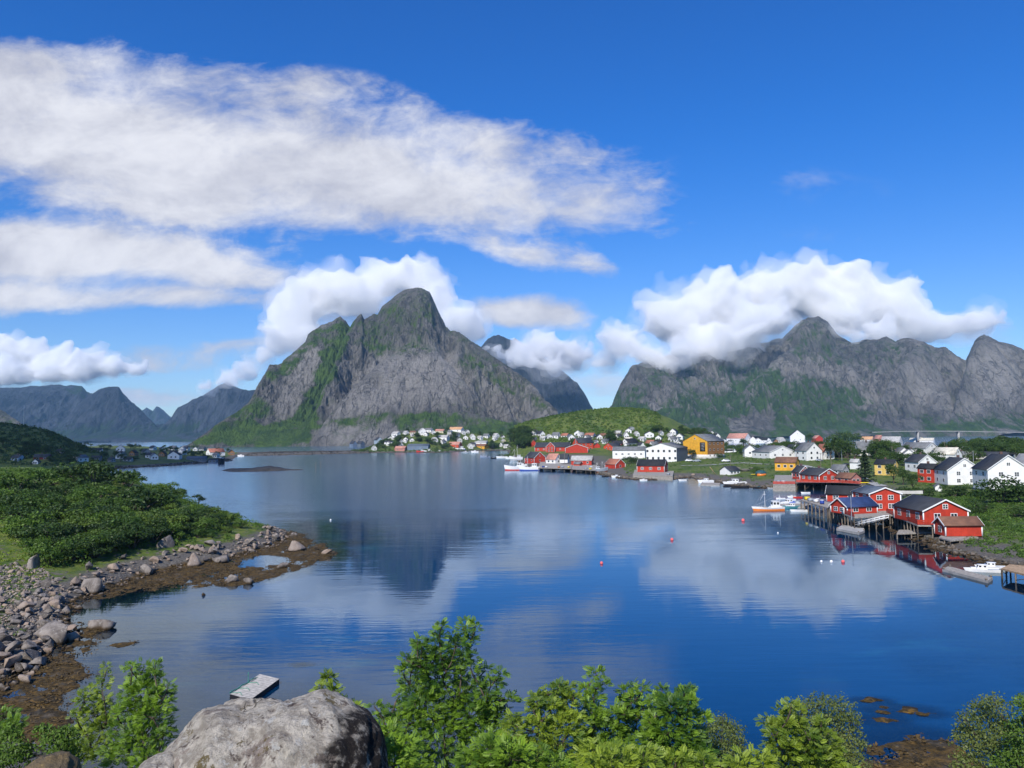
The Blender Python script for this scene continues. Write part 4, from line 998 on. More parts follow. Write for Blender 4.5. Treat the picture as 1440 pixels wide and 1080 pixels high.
outline_rock('boulder', [(216, 1095), (226, 1072), (234, 1056), (249, 1036), (264, 1017), (288, 1003), (311, 997), (350, 999), (389, 997), (412, 990), (436, 986), (463, 990), (478, 997), (506, 1013), (525, 1032), (537, 1060), (542, 1100), (530, 1150), (460, 1190), (360, 1200), (260, 1190), (216, 1150)],
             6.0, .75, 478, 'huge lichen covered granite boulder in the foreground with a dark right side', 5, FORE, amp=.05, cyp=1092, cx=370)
outline_rock('boulder', [(22, 1092), (42, 1076), (62, 1064), (84, 1062), (98, 1070), (106, 1090), (100, 1110), (60, 1125), (24, 1110)], 8.0, .3, 900, 'low mossy rock with orange lichen in the bottom left corner', 8, MOSSY, cyp=1090, cx=64)
outline_rock('boulder', [(192, 1082), (205, 1072), (225, 1066), (245, 1070), (256, 1085), (250, 1110), (200, 1110)], 5.6, .3, 900, 'small pale rock leaning against the left foot of the huge foreground boulder', 9, FORE, cyp=1090, cx=224)
# ------------------------------------------------------------------ building kit
def paint(name, col, rough=0.6, boards=True, noise=.10):
    m, g, out = material(name)
    oc = g.node('ShaderNodeTexCoord').outputs['Object']; geo = g.node('ShaderNodeNewGeometry')
    b = g.node('ShaderNodeBsdfPrincipled'); b.inputs['Roughness'].default_value = rough; b.inputs['Specular IOR Level'].default_value = .25
    g.l.new(b.outputs[0], out.inputs[0])
    n = g.noise(oc, .8, 6, .65); oi = g.node('ShaderNodeObjectInfo').outputs['Random']
    lo = tuple(c * (1 - noise * 2) for c in col); hi = tuple(min(1, c * (1 + noise)) for c in col)
    c = g.mix(g.smooth(n, .3, .7), lo, hi)
    st = g.noise(g.mapv(oc, (6, 6, .4)), 1.0, 4, .6)
    c = g.mix(g.mul(g.smooth(st, .5, .75), .22), c, tuple(q * .6 for q in col))
    if boards:
        sp = g.node('ShaderNodeSeparateXYZ'); g.l.new(oc, sp.inputs[0])
        w = g.m('PINGPONG', g.mul(g.add(sp.outputs[0], sp.outputs[1]), 1.0), .11)
        line = g.smooth(w, 0.0, .02, .72, 1.0)
        c = g.mix(line, tuple(q * .5 for q in col), c)
        g.l.new(g.bump(w, .5, .12), b.inputs['Normal'])
    g.l.new(c, b.inputs['Base Color'])
    return m
def roofing(name, col, pitch=.35, rough=.75):
    m, g, out = material(name)
    oc = g.node('ShaderNodeTexCoord').outputs['Object']
    b = g.node('ShaderNodeBsdfPrincipled'); b.inputs['Roughness'].default_value = rough; b.inputs['Specular IOR Level'].default_value = .3
    g.l.new(b.outputs[0], out.inputs[0])
    n = g.noise(oc, .5, 7, .65); n2 = g.noise(oc, 4.0, 4, .6)
    sp = g.node('ShaderNodeSeparateXYZ'); g.l.new(oc, sp.inputs[0])
    row = g.m('FRACT', g.mul(sp.outputs[2], 1 / pitch)); colm = g.m('PINGPONG', sp.outputs[1], .15)
    c = g.mix(g.smooth(n, .3, .7), tuple(q * .72 for q in col), tuple(min(1, q * 1.2) for q in col))
    c = g.mix(g.mul(g.smooth(n2, .45, .75), .3), c, tuple(q * .5 for q in col))
    c = g.mix(g.smooth(row, 0.0, .18, .55, 1.0), tuple(q * .55 for q in col), c)
    g.l.new(c, b.inputs['Base Color'])
    g.l.new(g.bump(g.add(g.mul(row, .05), g.mul(colm, .2)), .7, 1.0), b.inputs['Normal'])
    return m
def glass_mat():
    m, g, out = material('window_glass')
    b = g.node('ShaderNodeBsdfPrincipled'); oi = g.node('ShaderNodeObjectInfo').outputs['Random']
    g.l.new(g.mix(oi, (.012, .014, .018), (.07, .08, .09)), b.inputs['Base Color'])
    b.inputs['Roughness'].default_value = .08; b.inputs['Specular IOR Level'].default_value = .6
    g.l.new(b.outputs[0], out.inputs[0]); return m
M = dict(white=paint('white_boards', (.78, .77, .74), noise=.05), offwhite=paint('weathered_white', (.62, .60, .55), noise=.08), cream=paint('cream_boards', (.66, .58, .42)), red=paint('falu_red_boards', (.46, .044, .022), noise=.12),
         darkred=paint('dark_red_boards', (.22, .022, .018)), orangered=paint('bright_red_boards', (.56, .075, .03)), yellow=paint('ochre_yellow', (.70, .36, .035)), paleyellow=paint('pale_yellow', (.68, .47, .13)), brown=paint('brown_cladding', (.30, .145, .05)),
         grey=paint('grey_boards', (.30, .31, .32)), slate=paint('slate_cladding', (.12, .15, .18)), bluegrey=paint('bluegrey_sheet', (.15, .20, .27)), pink=paint('faded_red_boards', (.46, .20, .16)), blue=paint('pale_blue_boards', (.36, .45, .55)), trim=paint('white_trim', (.80, .80, .78), boards=False, noise=.03),
         stone=simple_mat('foundation', (.27, .26, .25), .9, .3, 1.5), r_dark=roofing('slate_roof', (.045, .048, .056)), r_black=roofing('black_roof', (.022, .024, .028)), r_grey=roofing('grey_roof', (.165, .17, .175)), r_lgrey=roofing('pale_roof', (.42, .41, .39)),
         r_red=roofing('red_tile_roof', (.36, .14, .09)), r_pink=roofing('pink_tile_roof', (.50, .24, .18)), r_brown=roofing('brown_roof', (.19, .095, .06)), r_blue=roofing('blue_roof', (.028, .055, .15)), r_steel=roofing('bluegrey_roof', (.10, .125, .16)), r_cream=roofing('cream_roof', (.60, .56, .47)),
         r_orange=roofing('orange_roof', (.58, .33, .17)), glass=glass_mat(), brick=simple_mat('chimney_brick', (.10, .06, .05), .9, .3, 6), dark=simple_mat('dark_opening', (.015, .015, .017), .9),
         pale=simple_mat('bleached_planks', (.46, .43, .38), .85, .25, 3), wood=simple_mat('weathered_wood', (.30, .275, .24), .85, .35, 2.5, .2, 0, 0, (1, 1, 1)), post=simple_mat('pile_wood', (.20, .165, .13), .9, .4, 1.5, .2, 0, 0, (3, 3, .6)), newwood=simple_mat('new_planks', (.36, .25, .15), .85, .3, 3), steel=simple_mat('steel', (.45, .46, .47), .45, .15, 3, .5, 0, .6),
         concrete=simple_mat('concrete', (.34, .335, .32), .9, .2, .8), black=simple_mat('black_rubber', (.012, .012, .014), .7), redboat=simple_mat('red_gelcoat', (.50, .03, .02), .35, .1, 2, .5), orangeboat=simple_mat('orange_gelcoat', (.72, .20, .025), .35, .1, 2, .5), whiteboat=simple_mat('white_gelcoat', (.80, .80, .79), .35, .06, 2, .5),
         blueboat=simple_mat('blue_gelcoat', (.02, .06, .33), .35, .1, 2, .5), tealboat=simple_mat('teal_gelcoat', (.06, .24, .27), .35, .1, 2, .5), greyboat=simple_mat('grey_gelcoat', (.34, .38, .42), .45, .15, 2, .4), yellowplastic=simple_mat('yellow_plastic', (.78, .58, .02), .4, .1, 2, .5), rust=simple_mat('rusty_steel', (.20, .075, .035), .8, .4, 3),
         tarp=simple_mat('blue_tarpaulin', (.02, .07, .40), .6, .2, 2), darktarp=simple_mat('teal_tarpaulin', (.02, .07, .085), .6, .2, 2), pinkbuoy=simple_mat('pink_buoy', (.85, .13, .12), .4, .05, 3, .5), sign=simple_mat('dark_sign', (.025, .022, .02), .6), greenrope=simple_mat('green_net', (.06, .28, .20), .7, .3, 6))
class MB:
    """collects quads, triangles, boxes and tubes and links them as one mesh object"""
    def __init__(s): s.v = []; s.f4 = []; s.f3 = []
    def quad(s, a, b, c, d): n = len(s.v); s.v += [a, b, c, d]; s.f4.append((n, n + 1, n + 2, n + 3)); return s
    def tri(s, a, b, c): n = len(s.v); s.v += [a, b, c]; s.f3.append((n, n + 1, n + 2)); return s
    def box(s, x0, x1, y0, y1, z0, z1):
        n = len(s.v); s.v += [(x, y, z) for z in (z0, z1) for y in (y0, y1) for x in (x0, x1)]
        for q in ((0, 2, 3, 1), (4, 5, 7, 6), (0, 1, 5, 4), (2, 6, 7, 3), (0, 4, 6, 2), (1, 3, 7, 5)): s.f4.append(tuple(n + k for k in q))
        return s
    def bar(s, a, b, w, h=None, seg=4):
        h = h or w; v, f = tube_np([a, b], [w * .5 * 1.2, w * .5 * 1.2], seg); n = len(s.v); s.v += [tuple(q) for q in v]; s.f4 += [tuple(int(k) + n for k in q) for q in f]
        for e in (0, 1):
            r = [n + e * seg + k for k in range(seg)]
            if seg == 4: s.f4.append(tuple(r if e else r[::-1]))
        return s
    def tube(s, path, radii, seg=6):
        v, f = tube_np(path, radii, seg); n = len(s.v); s.v += [tuple(q) for q in v]; s.f4 += [tuple(int(k) + n for k in q) for q in f]; return s
    def poly(s, pts):
        for i in range(1, len(pts) - 1): s.tri(pts[0], pts[i], pts[i + 1])
        return s
    def raw(s, v, f):
        n = len(s.v); s.v += [tuple(q) for q in v]
        for q in f:
            q = tuple(int(k) + n for k in q); (s.f4 if len(q) == 4 else s.f3).append(q)
        return s
    def build(s, name, mat, parent=None, smooth=False):
        fl = [np.array(x) for x in (s.f4, s.f3) if x]
        return mesh_np(name, np.array(s.v, float), fl, mat, smooth, parent)
def empty(name, loc, rz=0.0):
    o = bpy.data.objects.new(name, None); COL.objects.link(o); o.location = loc; o.rotation_euler = (0, 0, rz); return o

def house(px, py, w, eave, ridge, a, wall, roof, label, ratio=1.35, name='house', group=None, cat='house', gw=(2, 1), attic=1, sw=3, chim=1, trim=None, winmat='trim', z=None, detail=None,
          over=.35, plinth=True, rows=1, dist=None, door=0, wall2=None, sides=(-1, 1), cross=None, split=0.5, zbase=None):
    """px, py: pixel of the middle of the foot; w, eave, ridge: pixels of total width and of heights; a: turn of the gable to the viewer's right"""
    if dist is not None: q = PD(px, py, dist)
    elif zbase is not None: q = P(px, py, zbase)
    else: q = on_ground(px, py)
    d = q[1]; ca, sa = abs(math.cos(R(a))), abs(math.sin(R(a)))
    W = w * d / FPX / (ca + ratio * sa); L = W * ratio
    W *= 1 + (W * sa + L * ca) * .5 / d; L = W * ratio
    he, hr = eave * d / FPX, ridge * d / FPX
    az = math.atan2(q[0], q[1]); fw = np.array([math.sin(az), math.cos(az)]); back = (W * sa + L * ca) * .5
    o = empty(name, (q[0] + fw[0] * back, q[1] + fw[1] * back, q[2]), -az + R(a))
    tag(o, label, cat, group)
    wm = M[wall] if isinstance(wall, str) else wall; w2 = M[wall2] if wall2 else wm
    if detail is None: detail = 2 if w > 38 else (1 if w > 15 else 0)
    y0, y1, x0, x1 = -L / 2, L / 2, -W / 2, W / 2
    xr = x0 + W * split
    zb = -.05 if plinth else 0
    # outer walls: gables in one mesh, long sides in the same mesh unless clad differently
    b = MB(); b.poly([(x0, y0, zb), (x1, y0, zb), (x1, y0, he), (xr, y0, hr), (x0, y0, he)]); b.poly([(x1, y1, zb), (x0, y1, zb), (x0, y1, he), (xr, y1, hr), (x1, y1, he)])
    s2 = b if not wall2 else MB()
    s2.quad((x1, y0, zb), (x1, y1, zb), (x1, y1, he), (x1, y0, he)); s2.quad((x0, y1, zb), (x0, y0, zb), (x0, y0, he), (x0, y1, he))
    b.build('wall', wm, o)
    if wall2: s2.build('side_wall', w2, o)
    if plinth:
        b = MB(); p = .06; b.box(x0 + p, x1 - p, y0 + p, y1 - p, -2.2, -.03); b.build('foundation', M['stone'], o)
    # roof: two slabs
    b = MB(); ov = over; th = .16
    for sgn, xe in ((-1, x0), (1, x1)):
        run = abs(xe - xr); rise = hr - he; sl = rise / run; xo = xe + sgn * ov; zo = he - sl * ov
        ya, yb = y0 - ov, y1 + ov
        t = [(xr, ya, hr + th), (xr, yb, hr + th), (xo, yb, zo + th), (xo, ya, zo + th)]
        u = [(xr, ya, hr + .01), (xr, yb, hr + .01), (xo, yb, zo + .01), (xo, ya, zo + .01)]
        n = len(b.v); b.v += t + u
        b.f4 += [tuple(n + k for k in q) for q in ((0, 1, 2, 3), (7, 6, 5, 4), (3, 2, 6, 7), (0, 3, 7, 4), (2, 1, 5, 6))]
    rf = b.build('roof', M[roof], o)
    if chim and detail >= 0:
        c = MB(); cyy = y0 + L * (.55 if chim == 1 else .3); cx = xr + W * .06
        c.box(cx - .35, cx + .35, cyy - .35, cyy + .35, hr - .6, hr + .95); c.build('chimney', M['brick'], rf)
    if trim or detail >= 2:
        tm = M['trim']
        for yy, oy in ((y0 - ov, -.04), (y1 + ov, .04)):
            b = MB()
            for sgn, xe in ((-1, x0), (1, x1)):
                sl = (hr - he) / abs(xe - xr); xo = xe + sgn * ov; zo = he - sl * ov; bw = .26
                pa, pb = (xr, yy, hr + th), (xo, yy, zo + th)
                A = [(xr, yy + oy, hr + th + .02), (xo, yy + oy, zo + th + .02), (xo, yy + oy, zo + th - bw), (xr, yy + oy, hr + th - bw)]
                b.quad(*(A if oy < 0 else A[::-1]))
                b.quad((xr, yy + oy, hr + th + .02), (xr, yy - oy * .5, hr + th + .02), (xo, yy - oy * .5, zo + th + .02), (xo, yy + oy, zo + th + .02))
            b.build('barge_board', tm, rf)
        if trim:
            b = MB(); cw = .11
            for sx in (x0, x1):
                for sy in (y0, y1): b.box(sx - cw, sx + cw, sy - cw, sy + cw, zb, he - .03)
            b.build('corner_board', tm, o)
    fm = M[winmat]
    def window(cx, cz, ww, wh, face, s=1, bars=True, frame=.10):
        f = MB(); p = MB()
        def pt(u, v, off):
            if face == 'f': return (cx + u, y0 - off, cz + v)
            return ((x1 + off) if s > 0 else (x0 - off), cx + (u if s > 0 else -u), cz + v)
        fr = frame if detail >= 2 else frame * 1.0
        f.quad(pt(-ww / 2 - fr, -wh / 2 - fr, .035), pt(ww / 2 + fr, -wh / 2 - fr, .035), pt(ww / 2 + fr, wh / 2 + fr, .035), pt(-ww / 2 - fr, wh / 2 + fr, .035))
        if detail >= 2:   # the edge of the frame
            for (ua, va, ub, vb) in ((-1, -1, 1, -1), (1, -1, 1, 1), (1, 1, -1, 1), (-1, 1, -1, -1)):
                A = (ua * (ww / 2 + fr), va * (wh / 2 + fr)); B = (ub * (ww / 2 + fr), vb * (wh / 2 + fr)); f.quad(pt(*A, 0), pt(*B, 0), pt(*B, .035), pt(*A, .035))
        fo = f.build('window', fm, o)
        nx = 2 if bars and detail >= 2 else 1; g_ = .05
        for k in range(nx):
            u0 = -ww / 2 + ww * k / nx + (g_ if k else 0); u1 = -ww / 2 + ww * (k + 1) / nx - (g_ if k < nx - 1 else 0)
            nz = 2 if detail >= 2 and bars and wh > .8 else 1
            for j in range(nz):
                v0 = -wh / 2 + wh * j / nz + (g_ * .6 if j else 0); v1 = -wh / 2 + wh * (j + 1) / nz - (g_ * .6 if j < nz - 1 else 0)
                p.quad(pt(u0, v0, .05), pt(u1, v0, .05), pt(u1, v1, .05), pt(u0, v1, .05))
        p.build('pane', M['glass'], fo)
    if detail >= 1:
        nf, nr_ = gw
        for r_ in range(nr_):
            zc = he * (r_ + .55) / nr_
            for k in range(nf): window(x0 + W * (k + 1) / (nf + 1) + (W * .04 * (k - (nf - 1) / 2)), zc, min(1.15, W * .5 / nf), min(1.25, he / nr_ * .48), 'f')
        for k in range(attic): window(xr + (k - (attic - 1) / 2) * 1.8, he + (hr - he) * .38, min(.9, W * .16), min(.9, (hr - he) * .38), 'f')
        for s_ in sides:
            vis = (a > 0 and s_ < 0) or (a < 0 and s_ > 0)
            if vis and sa > .12:
                for r_ in range(rows):
                    for k in range(sw): window(y0 + L * (k + .5 + .12) / (sw + .24), he * (r_ + .55) / rows, min(1.3, L * .45 / sw), min(1.15, he / rows * .45), 's', s_)
        if door:
            b = MB(); dx = x0 + W * door; b.box(dx - .45, dx + .45, y0 - .05, y0 - .002, 0, min(2.05, he * .85)); dd = b.build('door', M['trim'], o)
            b = MB(); b.box(dx + .28, dx + .36, y0 - .09, y0 - .052, .95, 1.05); b.build('handle', M['steel'], dd)
    return o, dict(W=W, L=L, he=he, hr=hr, d=d)

# ------------------------------------------------------------------ boats
def hull_mesh(L, B, F, sheer=.35, bow=.9, stern=.8, z0=-.35, zcut=None, n=14, full=2.2):
    """lofted hull, bow towards +x; returns points per station from keel to sheer on the right side"""
    st = []
    for i in range(n):
        t = i / (n - 1); x = -L / 2 + L * t
        hb = B / 2 * (stern + (1 - stern) * min(1, t * 3)) * (1 - max(0, (t - .45) / .55) ** full)
        top = F * (1 + sheer * max(0, (t - .3) / .7) ** 2 + .12 * (1 - min(1, t * 3)))
        st.append((x, max(hb, .02), top))
    return st
def boat(px, py, length, beam, free, heading, label, kind='motor', hullm='whiteboat', bandm=None, topm='whiteboat', name=None, group=None, z=0.0, dist=None, cat='boat', mast=None, cabin=None, tarp=None, band=.4, wheelcolor=None):
    q = PD(px, py, dist) if dist else P(px, py, z)
    L = length * q[1] / FPX if length > 0 else -length
    B = L * beam; F = L * free * 1.35; k = L
    o = empty(name or {'motor': 'motor_boat', 'fish': 'fishing_boat', 'sail': 'sailing_boat', 'dinghy': 'dinghy'}[kind], (q[0], q[1], z), R(heading)); tag(o, label, cat, group)
    st = hull_mesh(L, B, F, .45 if kind in ('fish',) else .3, full=2.6 if kind == 'fish' else 2.1)
    def shell(zlo, zhi, mat, nm, off=0.0, close_top=False):
        b = MB(); P_ = []
        for i, (x, hb, top) in enumerate(st):
            t = i / (len(st) - 1); lo = zlo * top; hi = zhi * top
            flare = lambda zz: hb * (.72 + .28 * min(1, max(0, zz / top))) + off
            xs = lambda zz: x + (L * .05 * (zz / F) if i == len(st) - 1 else 0)
            P_.append([(xs(lo), -flare(lo), lo), (xs(hi), -flare(hi), hi), (xs(hi), flare(hi), hi), (xs(lo), flare(lo), lo)])
        for i in range(len(st) - 1):
            A, C = P_[i], P_[i + 1]
            b.quad(A[0], C[0], C[1], A[1]); b.quad(C[3], A[3], A[2], C[2])
            if close_top: b.quad(A[1], C[1], C[2], A[2])
        A = P_[0]; b.quad(A[1], A[2], A[3], A[0]); A = P_[-1]; b.quad(A[0], A[3], A[2], A[1])
        return b.build(nm, mat, o, False)
    if bandm: shell(-.5, band, M[bandm], 'lower_hull'); shell(band, 1.0, M[hullm], 'hull')
    else: shell(-.5, 1.0, M[hullm], 'hull')
    # deck set a little below the sheer line
    b = MB()
    for i in range(len(st) - 1):
        (xa, ha, ta), (xb, hb, tb) = st[i], st[i + 1]; ha *= .93; hb *= .93
        b.quad((xa, -ha, ta * .86), (xb, -hb, tb * .86), (xb, hb, tb * .86), (xa, ha, ta * .86))
    b.build('deck', M['greyboat' if kind != 'dinghy' else 'wood'], o)
    z1 = F * .86
    def cab(x0, x1, hw, h, zb, rake=.12, win=True, roof=True, mat=topm):
        b = MB(); r = rake * h
        v = [(x0, -hw, zb), (x1, -hw, zb), (x1, hw, zb), (x0, hw, zb), (x0, -hw * .9, zb + h), (x1 - r, -hw * .9, zb + h), (x1 - r, hw * .9, zb + h), (x0, hw * .9, zb + h)]
        for f in ((0, 1, 5, 4), (1, 2, 6, 5), (2, 3, 7, 6), (3, 0, 4, 7), (4, 5, 6, 7)): b.quad(*[v[i] for i in f])
        c = b.build('cabin', M[mat], o)
        if win:
            b = MB(); e = .02 * 1
            for s_ in (-1, 1):
                for u0, u1 in ((.10, .46), (.54, .9)):
                    xa, xb = x0 + (x1 - x0) * u0, x0 + (x1 - x0) * u1 - r * .6
                    za, zc = zb + h * .52, zb + h * .86; ya = hw * (1 - .1 * .52) + e; yc = hw * (1 - .1 * .86) + e
                    qd = [(xa, s_ * ya, za), (xb, s_ * ya, za), (xb, s_ * yc, zc), (xa, s_ * yc, zc)]; b.quad(*(qd if s_ < 0 else qd[::-1]))
            za, zc = zb + h * .52, zb + h * .86
            b.quad((x1 - r * .52 + e, -hw * .8, za), (x1 - r * .52 + e, hw * .8, za), (x1 - r * .86 + e, hw * .76, zc), (x1 - r * .86 + e, -hw * .76, zc))
            b.build('window', M['glass'], c)
        if roof:
            b = MB(); b.box(x0 - .04 * k, x1 - r + .03 * k, -hw, hw, zb + h + .004, zb + h + .012 * k); b.build('cabin_roof', M['whiteboat'], c)
        return zb + h
    ztop = z1
    if kind == 'motor':
        ztop = cab(-L * .12, L * .2, B * .34, L * .15, z1, .5)
        cab(L * .2, L * .36, B * .26, L * .05, z1 + F * .1, .4, False, False)
        b = MB(); b.box(-L * .54, -L * .49, -B * .08, B * .08, -.1, F * 1.25); b.build('outboard_motor', M['black'], o)
    elif kind == 'fish':
        x0 = -L * .34 if cabin is None else cabin
        ztop = cab(x0, x0 + L * .24, B * .36, L * .21, z1, .1)
        cab(x0 - L * .06, x0 + L * .30, B * .30, L * .05, z1, .05, False, False)
        b = MB(); b.box(L * .05, L * .16, -B * .2, B * .2, z1, z1 + L * .035); b.build('hatch', M['wood'], o)
        b = MB()
        for s_ in (-1, 1):
            for i in range(8, len(st) - 1): b.bar((st[i][0], s_ * st[i][1] * .97, st[i][2]), (st[i][0], s_ * st[i][1] * .97, st[i][2] + L * .05), .03)
            for i in range(8, len(st) - 2): b.bar((st[i][0], s_ * st[i][1] * .97, st[i][2] + L * .05), (st[i + 1][0], s_ * st[i + 1][1] * .97, st[i + 1][2] + L * .05), .03)
        b.build('railing', M['steel'], o)
    elif kind == 'sail':
        ztop = cab(-L * .15, L * .22, B * .26, L * .045, z1, .6)
    elif kind == 'dinghy':
        b = MB()
        for x in (-L * .25, L * .08): b.box(x - L * .03, x + L * .03, -B * .4, B * .4, F * .87, F * .93)
        b.build('thwart', M['wood'], o)
        b = MB(); b.box(-L * .55, -L * .5, -B * .08, B * .08, -.1, F * 1.5); b.build('outboard_motor', M['black'], o)
    if mast:
        for (mx, mh) in mast:
            b = MB(); b.tube([(L * mx, 0, z1), (L * mx, 0, z1 + L * mh)], [max(.05, L * .008), max(.03, L * .004)]);
            if kind == 'sail':
                b.tube([(L * mx, 0, z1 + L * .14), (L * mx - L * .38, 0, z1 + L * .13)], [.07, .05]); b.bar((L * mx, -B * .3, z1 + L * mh * .6), (L * mx, B * .3, z1 + L * mh * .6), .03); b.bar((L * mx, 0, z1 + L * mh), (L * .5, 0, F * 1.3), .015); b.bar((L * mx, 0, z1 + L * mh), (-L * .48, 0, F), .015)
            elif kind == 'fish':
                b.bar((L * mx, 0, z1 + L * mh * .9), (L * mx + L * .16, 0, z1 + L * mh * .45), .06); b.bar((L * mx, 0, z1 + L * mh), (L * .5, 0, F * 1.5), .02); b.box(L * mx - .06 * k * .2, L * mx + .06 * k * .2, -B * .16, B * .16, z1 + L * mh * .78, z1 + L * mh * .80)
            b.build('mast', M['steel' if kind == 'sail' else 'whiteboat'], o)
    if tarp:
        b = MB(); v, f = ico(2); k2 = v[:, 2] > -.2; b.raw(v * np.array([L * .26, B * .45, L * .085]) + np.array([-L * .08, 0, z1]), f); b.build('tarpaulin', M[tarp], o, True)
    return o

# ------------------------------------------------------------------ quays on piles
def quay(name, corners, ztop, label, posts=None, deckm='wood', thick=.25, rail=None, railm='red', spacing=2.4, cat='quay', braces=True, zpost=-2.0, edge_posts=None, group=None, pr=.13, skirt=None):
    """corners: world XY polygon (counter-clockwise seen from above); piles stand along the listed edges"""
    c = np.array(corners, float)[:, :2]; org = c.mean(0); o = empty(name, (org[0], org[1], 0)); tag(o, label, cat, group)
    b = MB(); n = len(c); L = c - org
    b.poly([(p[0], p[1], ztop) for p in L]); b.poly([(p[0], p[1], ztop - thick) for p in L[::-1]])
    for i in range(n): p, q = L[i], L[(i + 1) % n]; b.quad((p[0], p[1], ztop - thick), (q[0], q[1], ztop - thick), (q[0], q[1], ztop), (p[0], p[1], ztop))
    b.build('deck', M[deckm], o)
    for e in (edge_posts if edge_posts is not None else range(n)):
        p, q = L[e], L[(e + 1) % n]; ln = np.linalg.norm(q - p); m_ = max(1, int(round(ln / spacing))); prev = None
        for k in range(m_ + 1):
            x, y = p + (q - p) * k / m_; x *= .985; y *= .985
            zb = min(float(hterr(x + org[0], y + org[1])), 2) - .4; zb = max(zb, zpost)
            b = MB(); b.tube([(x, y, zb), (x, y, ztop - thick - .005)], [pr * 1.05, pr], 6); b.build('post', M['post'], o, True)
            if braces and prev is not None and k % 2 == 0:
                b = MB(); b.bar((prev[0], prev[1], max(zb + .5, .3)), (x, y, ztop - thick - .15), .09); b.build('brace', M['post'], o)
            prev = (x, y)
    if skirt:
        b = MB()
        for e in skirt:
            p, q = L[e] * 1.004, L[(e + 1) % n] * 1.004; b.quad((p[0], p[1], -.5), (q[0], q[1], -.5), (q[0], q[1], ztop - .3), (p[0], p[1], ztop - .3))
        b.build('planking', M['wood'], o)
    if rail:
        b = MB()
        for e in rail:
            p, q = L[e] * .985, L[(e + 1) % n] * .985; ln = np.linalg.norm(q - p); m_ = max(1, int(round(ln / 1.5)))
            for k in range(m_ + 1):
                x, y = p + (q - p) * k / m_; b.bar((x, y, ztop + .003), (x, y, ztop + 1.0), .09)
            d_ = (q - p) / ln; nn_ = np.array([-d_[1], d_[0]]) * .03
            for (za, zc) in ((.12, .38), (.45, .71), (.78, 1.02)):
                b.quad((p[0] + nn_[0], p[1] + nn_[1], ztop + za), (q[0] + nn_[0], q[1] + nn_[1], ztop + za), (q[0] + nn_[0], q[1] + nn_[1], ztop + zc), (p[0] + nn_[0], p[1] + nn_[1], ztop + zc))
                b.quad((q[0] - nn_[0], q[1] - nn_[1], ztop + za), (p[0] - nn_[0], p[1] - nn_[1], ztop + za), (p[0] - nn_[0], p[1] - nn_[1], ztop + zc), (q[0] - nn_[0], q[1] - nn_[1], ztop + zc))
        b.build('railing', M[railm], o)
    return o
# ------------------------------------------------------------------ houses (pixel of foot, total width, eave and ridge heights in pixels, turn of gable)
FOOT = []
def H(*a, **k):
    o, s = house(*a, **k); FOOT.append((o.location.x, o.location.y, max(s['W'], s['L']) * .62)); return o, s
# red cabins on piles, right shore
o, s = H(1308, 738, 90, 19, 34, 27, 'red', 'r_dark', 'red cabin with slate roof, white trim and railed deck, beside the small boathouse', 1.4, 'cabin', zbase=2.95, gw=(2, 1), attic=1, sw=3, trim=1, plinth=False, chim=0, detail=2)
H(1347.5, 755, 57, 15.5, 25, -63, 'red', 'r_brown', 'small red boathouse with plain walls and brown roof on short piles', 1.6, 'boathouse', zbase=1.4, gw=(1, 1), attic=0, sw=0, trim=1, plinth=False, chim=0, detail=2, cat='boathouse')
H(1201, 723.5, 59, 10.5, 21, -50, 'red', 'r_blue', 'low red cabin with a bright blue roof on a quay of piles', 1.5, 'cabin', zbase=2.95, gw=(2, 1), attic=0, sw=2, trim=1, plinth=False, chim=0, detail=2, door=.75)
H(1233, 719, 60, 24, 32, 27, 'red', 'r_steel', 'two storey red house with blue grey roof behind the blue roofed cabin', 1.1, 'house', zbase=2.9, gw=(2, 2), attic=0, sw=2, rows=2, trim=1, plinth=False, chim=0, detail=2)
H(1188, 706, 46, 11, 21, 82, 'red', 'r_black', 'long red shed with black roof behind the blue roofed cabin', 1.7, 'shed', zbase=2.9, gw=(1, 1), attic=0, sw=2, trim=1, plinth=False, chim=0, detail=2, cat='shed')
H(1152, 677.5, 50, 9, 17.5, 40, 'red', 'r_dark', 'red gabled cabin on tall piles over the water, behind the orange hulled boat', 1.2, 'cabin', zbase=2.9, gw=(2, 1), attic=1, sw=3, trim=1, plinth=False, detail=2)
H(1127, 674, 24, 10, 18, 30, 'red', 'r_dark', 'red gabled cabin half hidden at the left of the cabin on tall piles', 1.2, 'cabin', zbase=2.9, gw=(1, 1), sw=2, trim=1, plinth=False)
H(1193, 680.5, 33, 8, 14.5, 50, 'pink', 'r_brown', 'faded pinkish shed with brown roof on the quay below the dark conifer', 1.2, 'shed', zbase=2.6, gw=(2, 1), attic=0, sw=2, plinth=False, chim=0, cat='shed')
H(1107, 662, 32, 11.5, 18.5, 75, 'yellow', 'r_brown', 'ochre yellow house with brown roof above the red cabins on piles', 1.4, gw=(1, 1), attic=0, sw=3, chim=0)
# white houses in the middle
H(1137, 648, 36, 14, 25, 35, 'white', 'r_grey', 'white two storey gabled house with grey roof, left of the white red roofed one', 1.1, gw=(2, 2), rows=2, sw=2)
H(1160, 646, 25, 11, 21, 40, 'white', 'r_red', 'white gabled house with red tiled roof beside the grey roofed one', 1.1, gw=(2, 2), rows=2, sw=2)
H(1088, 645, 58, 9, 17.5, 30, 'white', 'r_grey', 'long low white house with wide grey roof and gable, above the yellow brown roofed house', 1.2, gw=(3, 1), sw=3)
H(1053.5, 643, 17, 11, 17, 8, 'white', 'r_grey', 'narrow plain white gable just left of the long low white house', 1.3, gw=(1, 1), attic=0)
H(1082, 627, 13, 4, 7, 5, 'white', 'r_lgrey', 'small white gable peeping over the roof of the long low white house', 1.2)
H(1121, 625, 21, 12, 20, 4, 'white', 'r_dark', 'tall white gable with one dark attic window among trees on the skyline', 1.2, gw=(2, 1), detail=1)
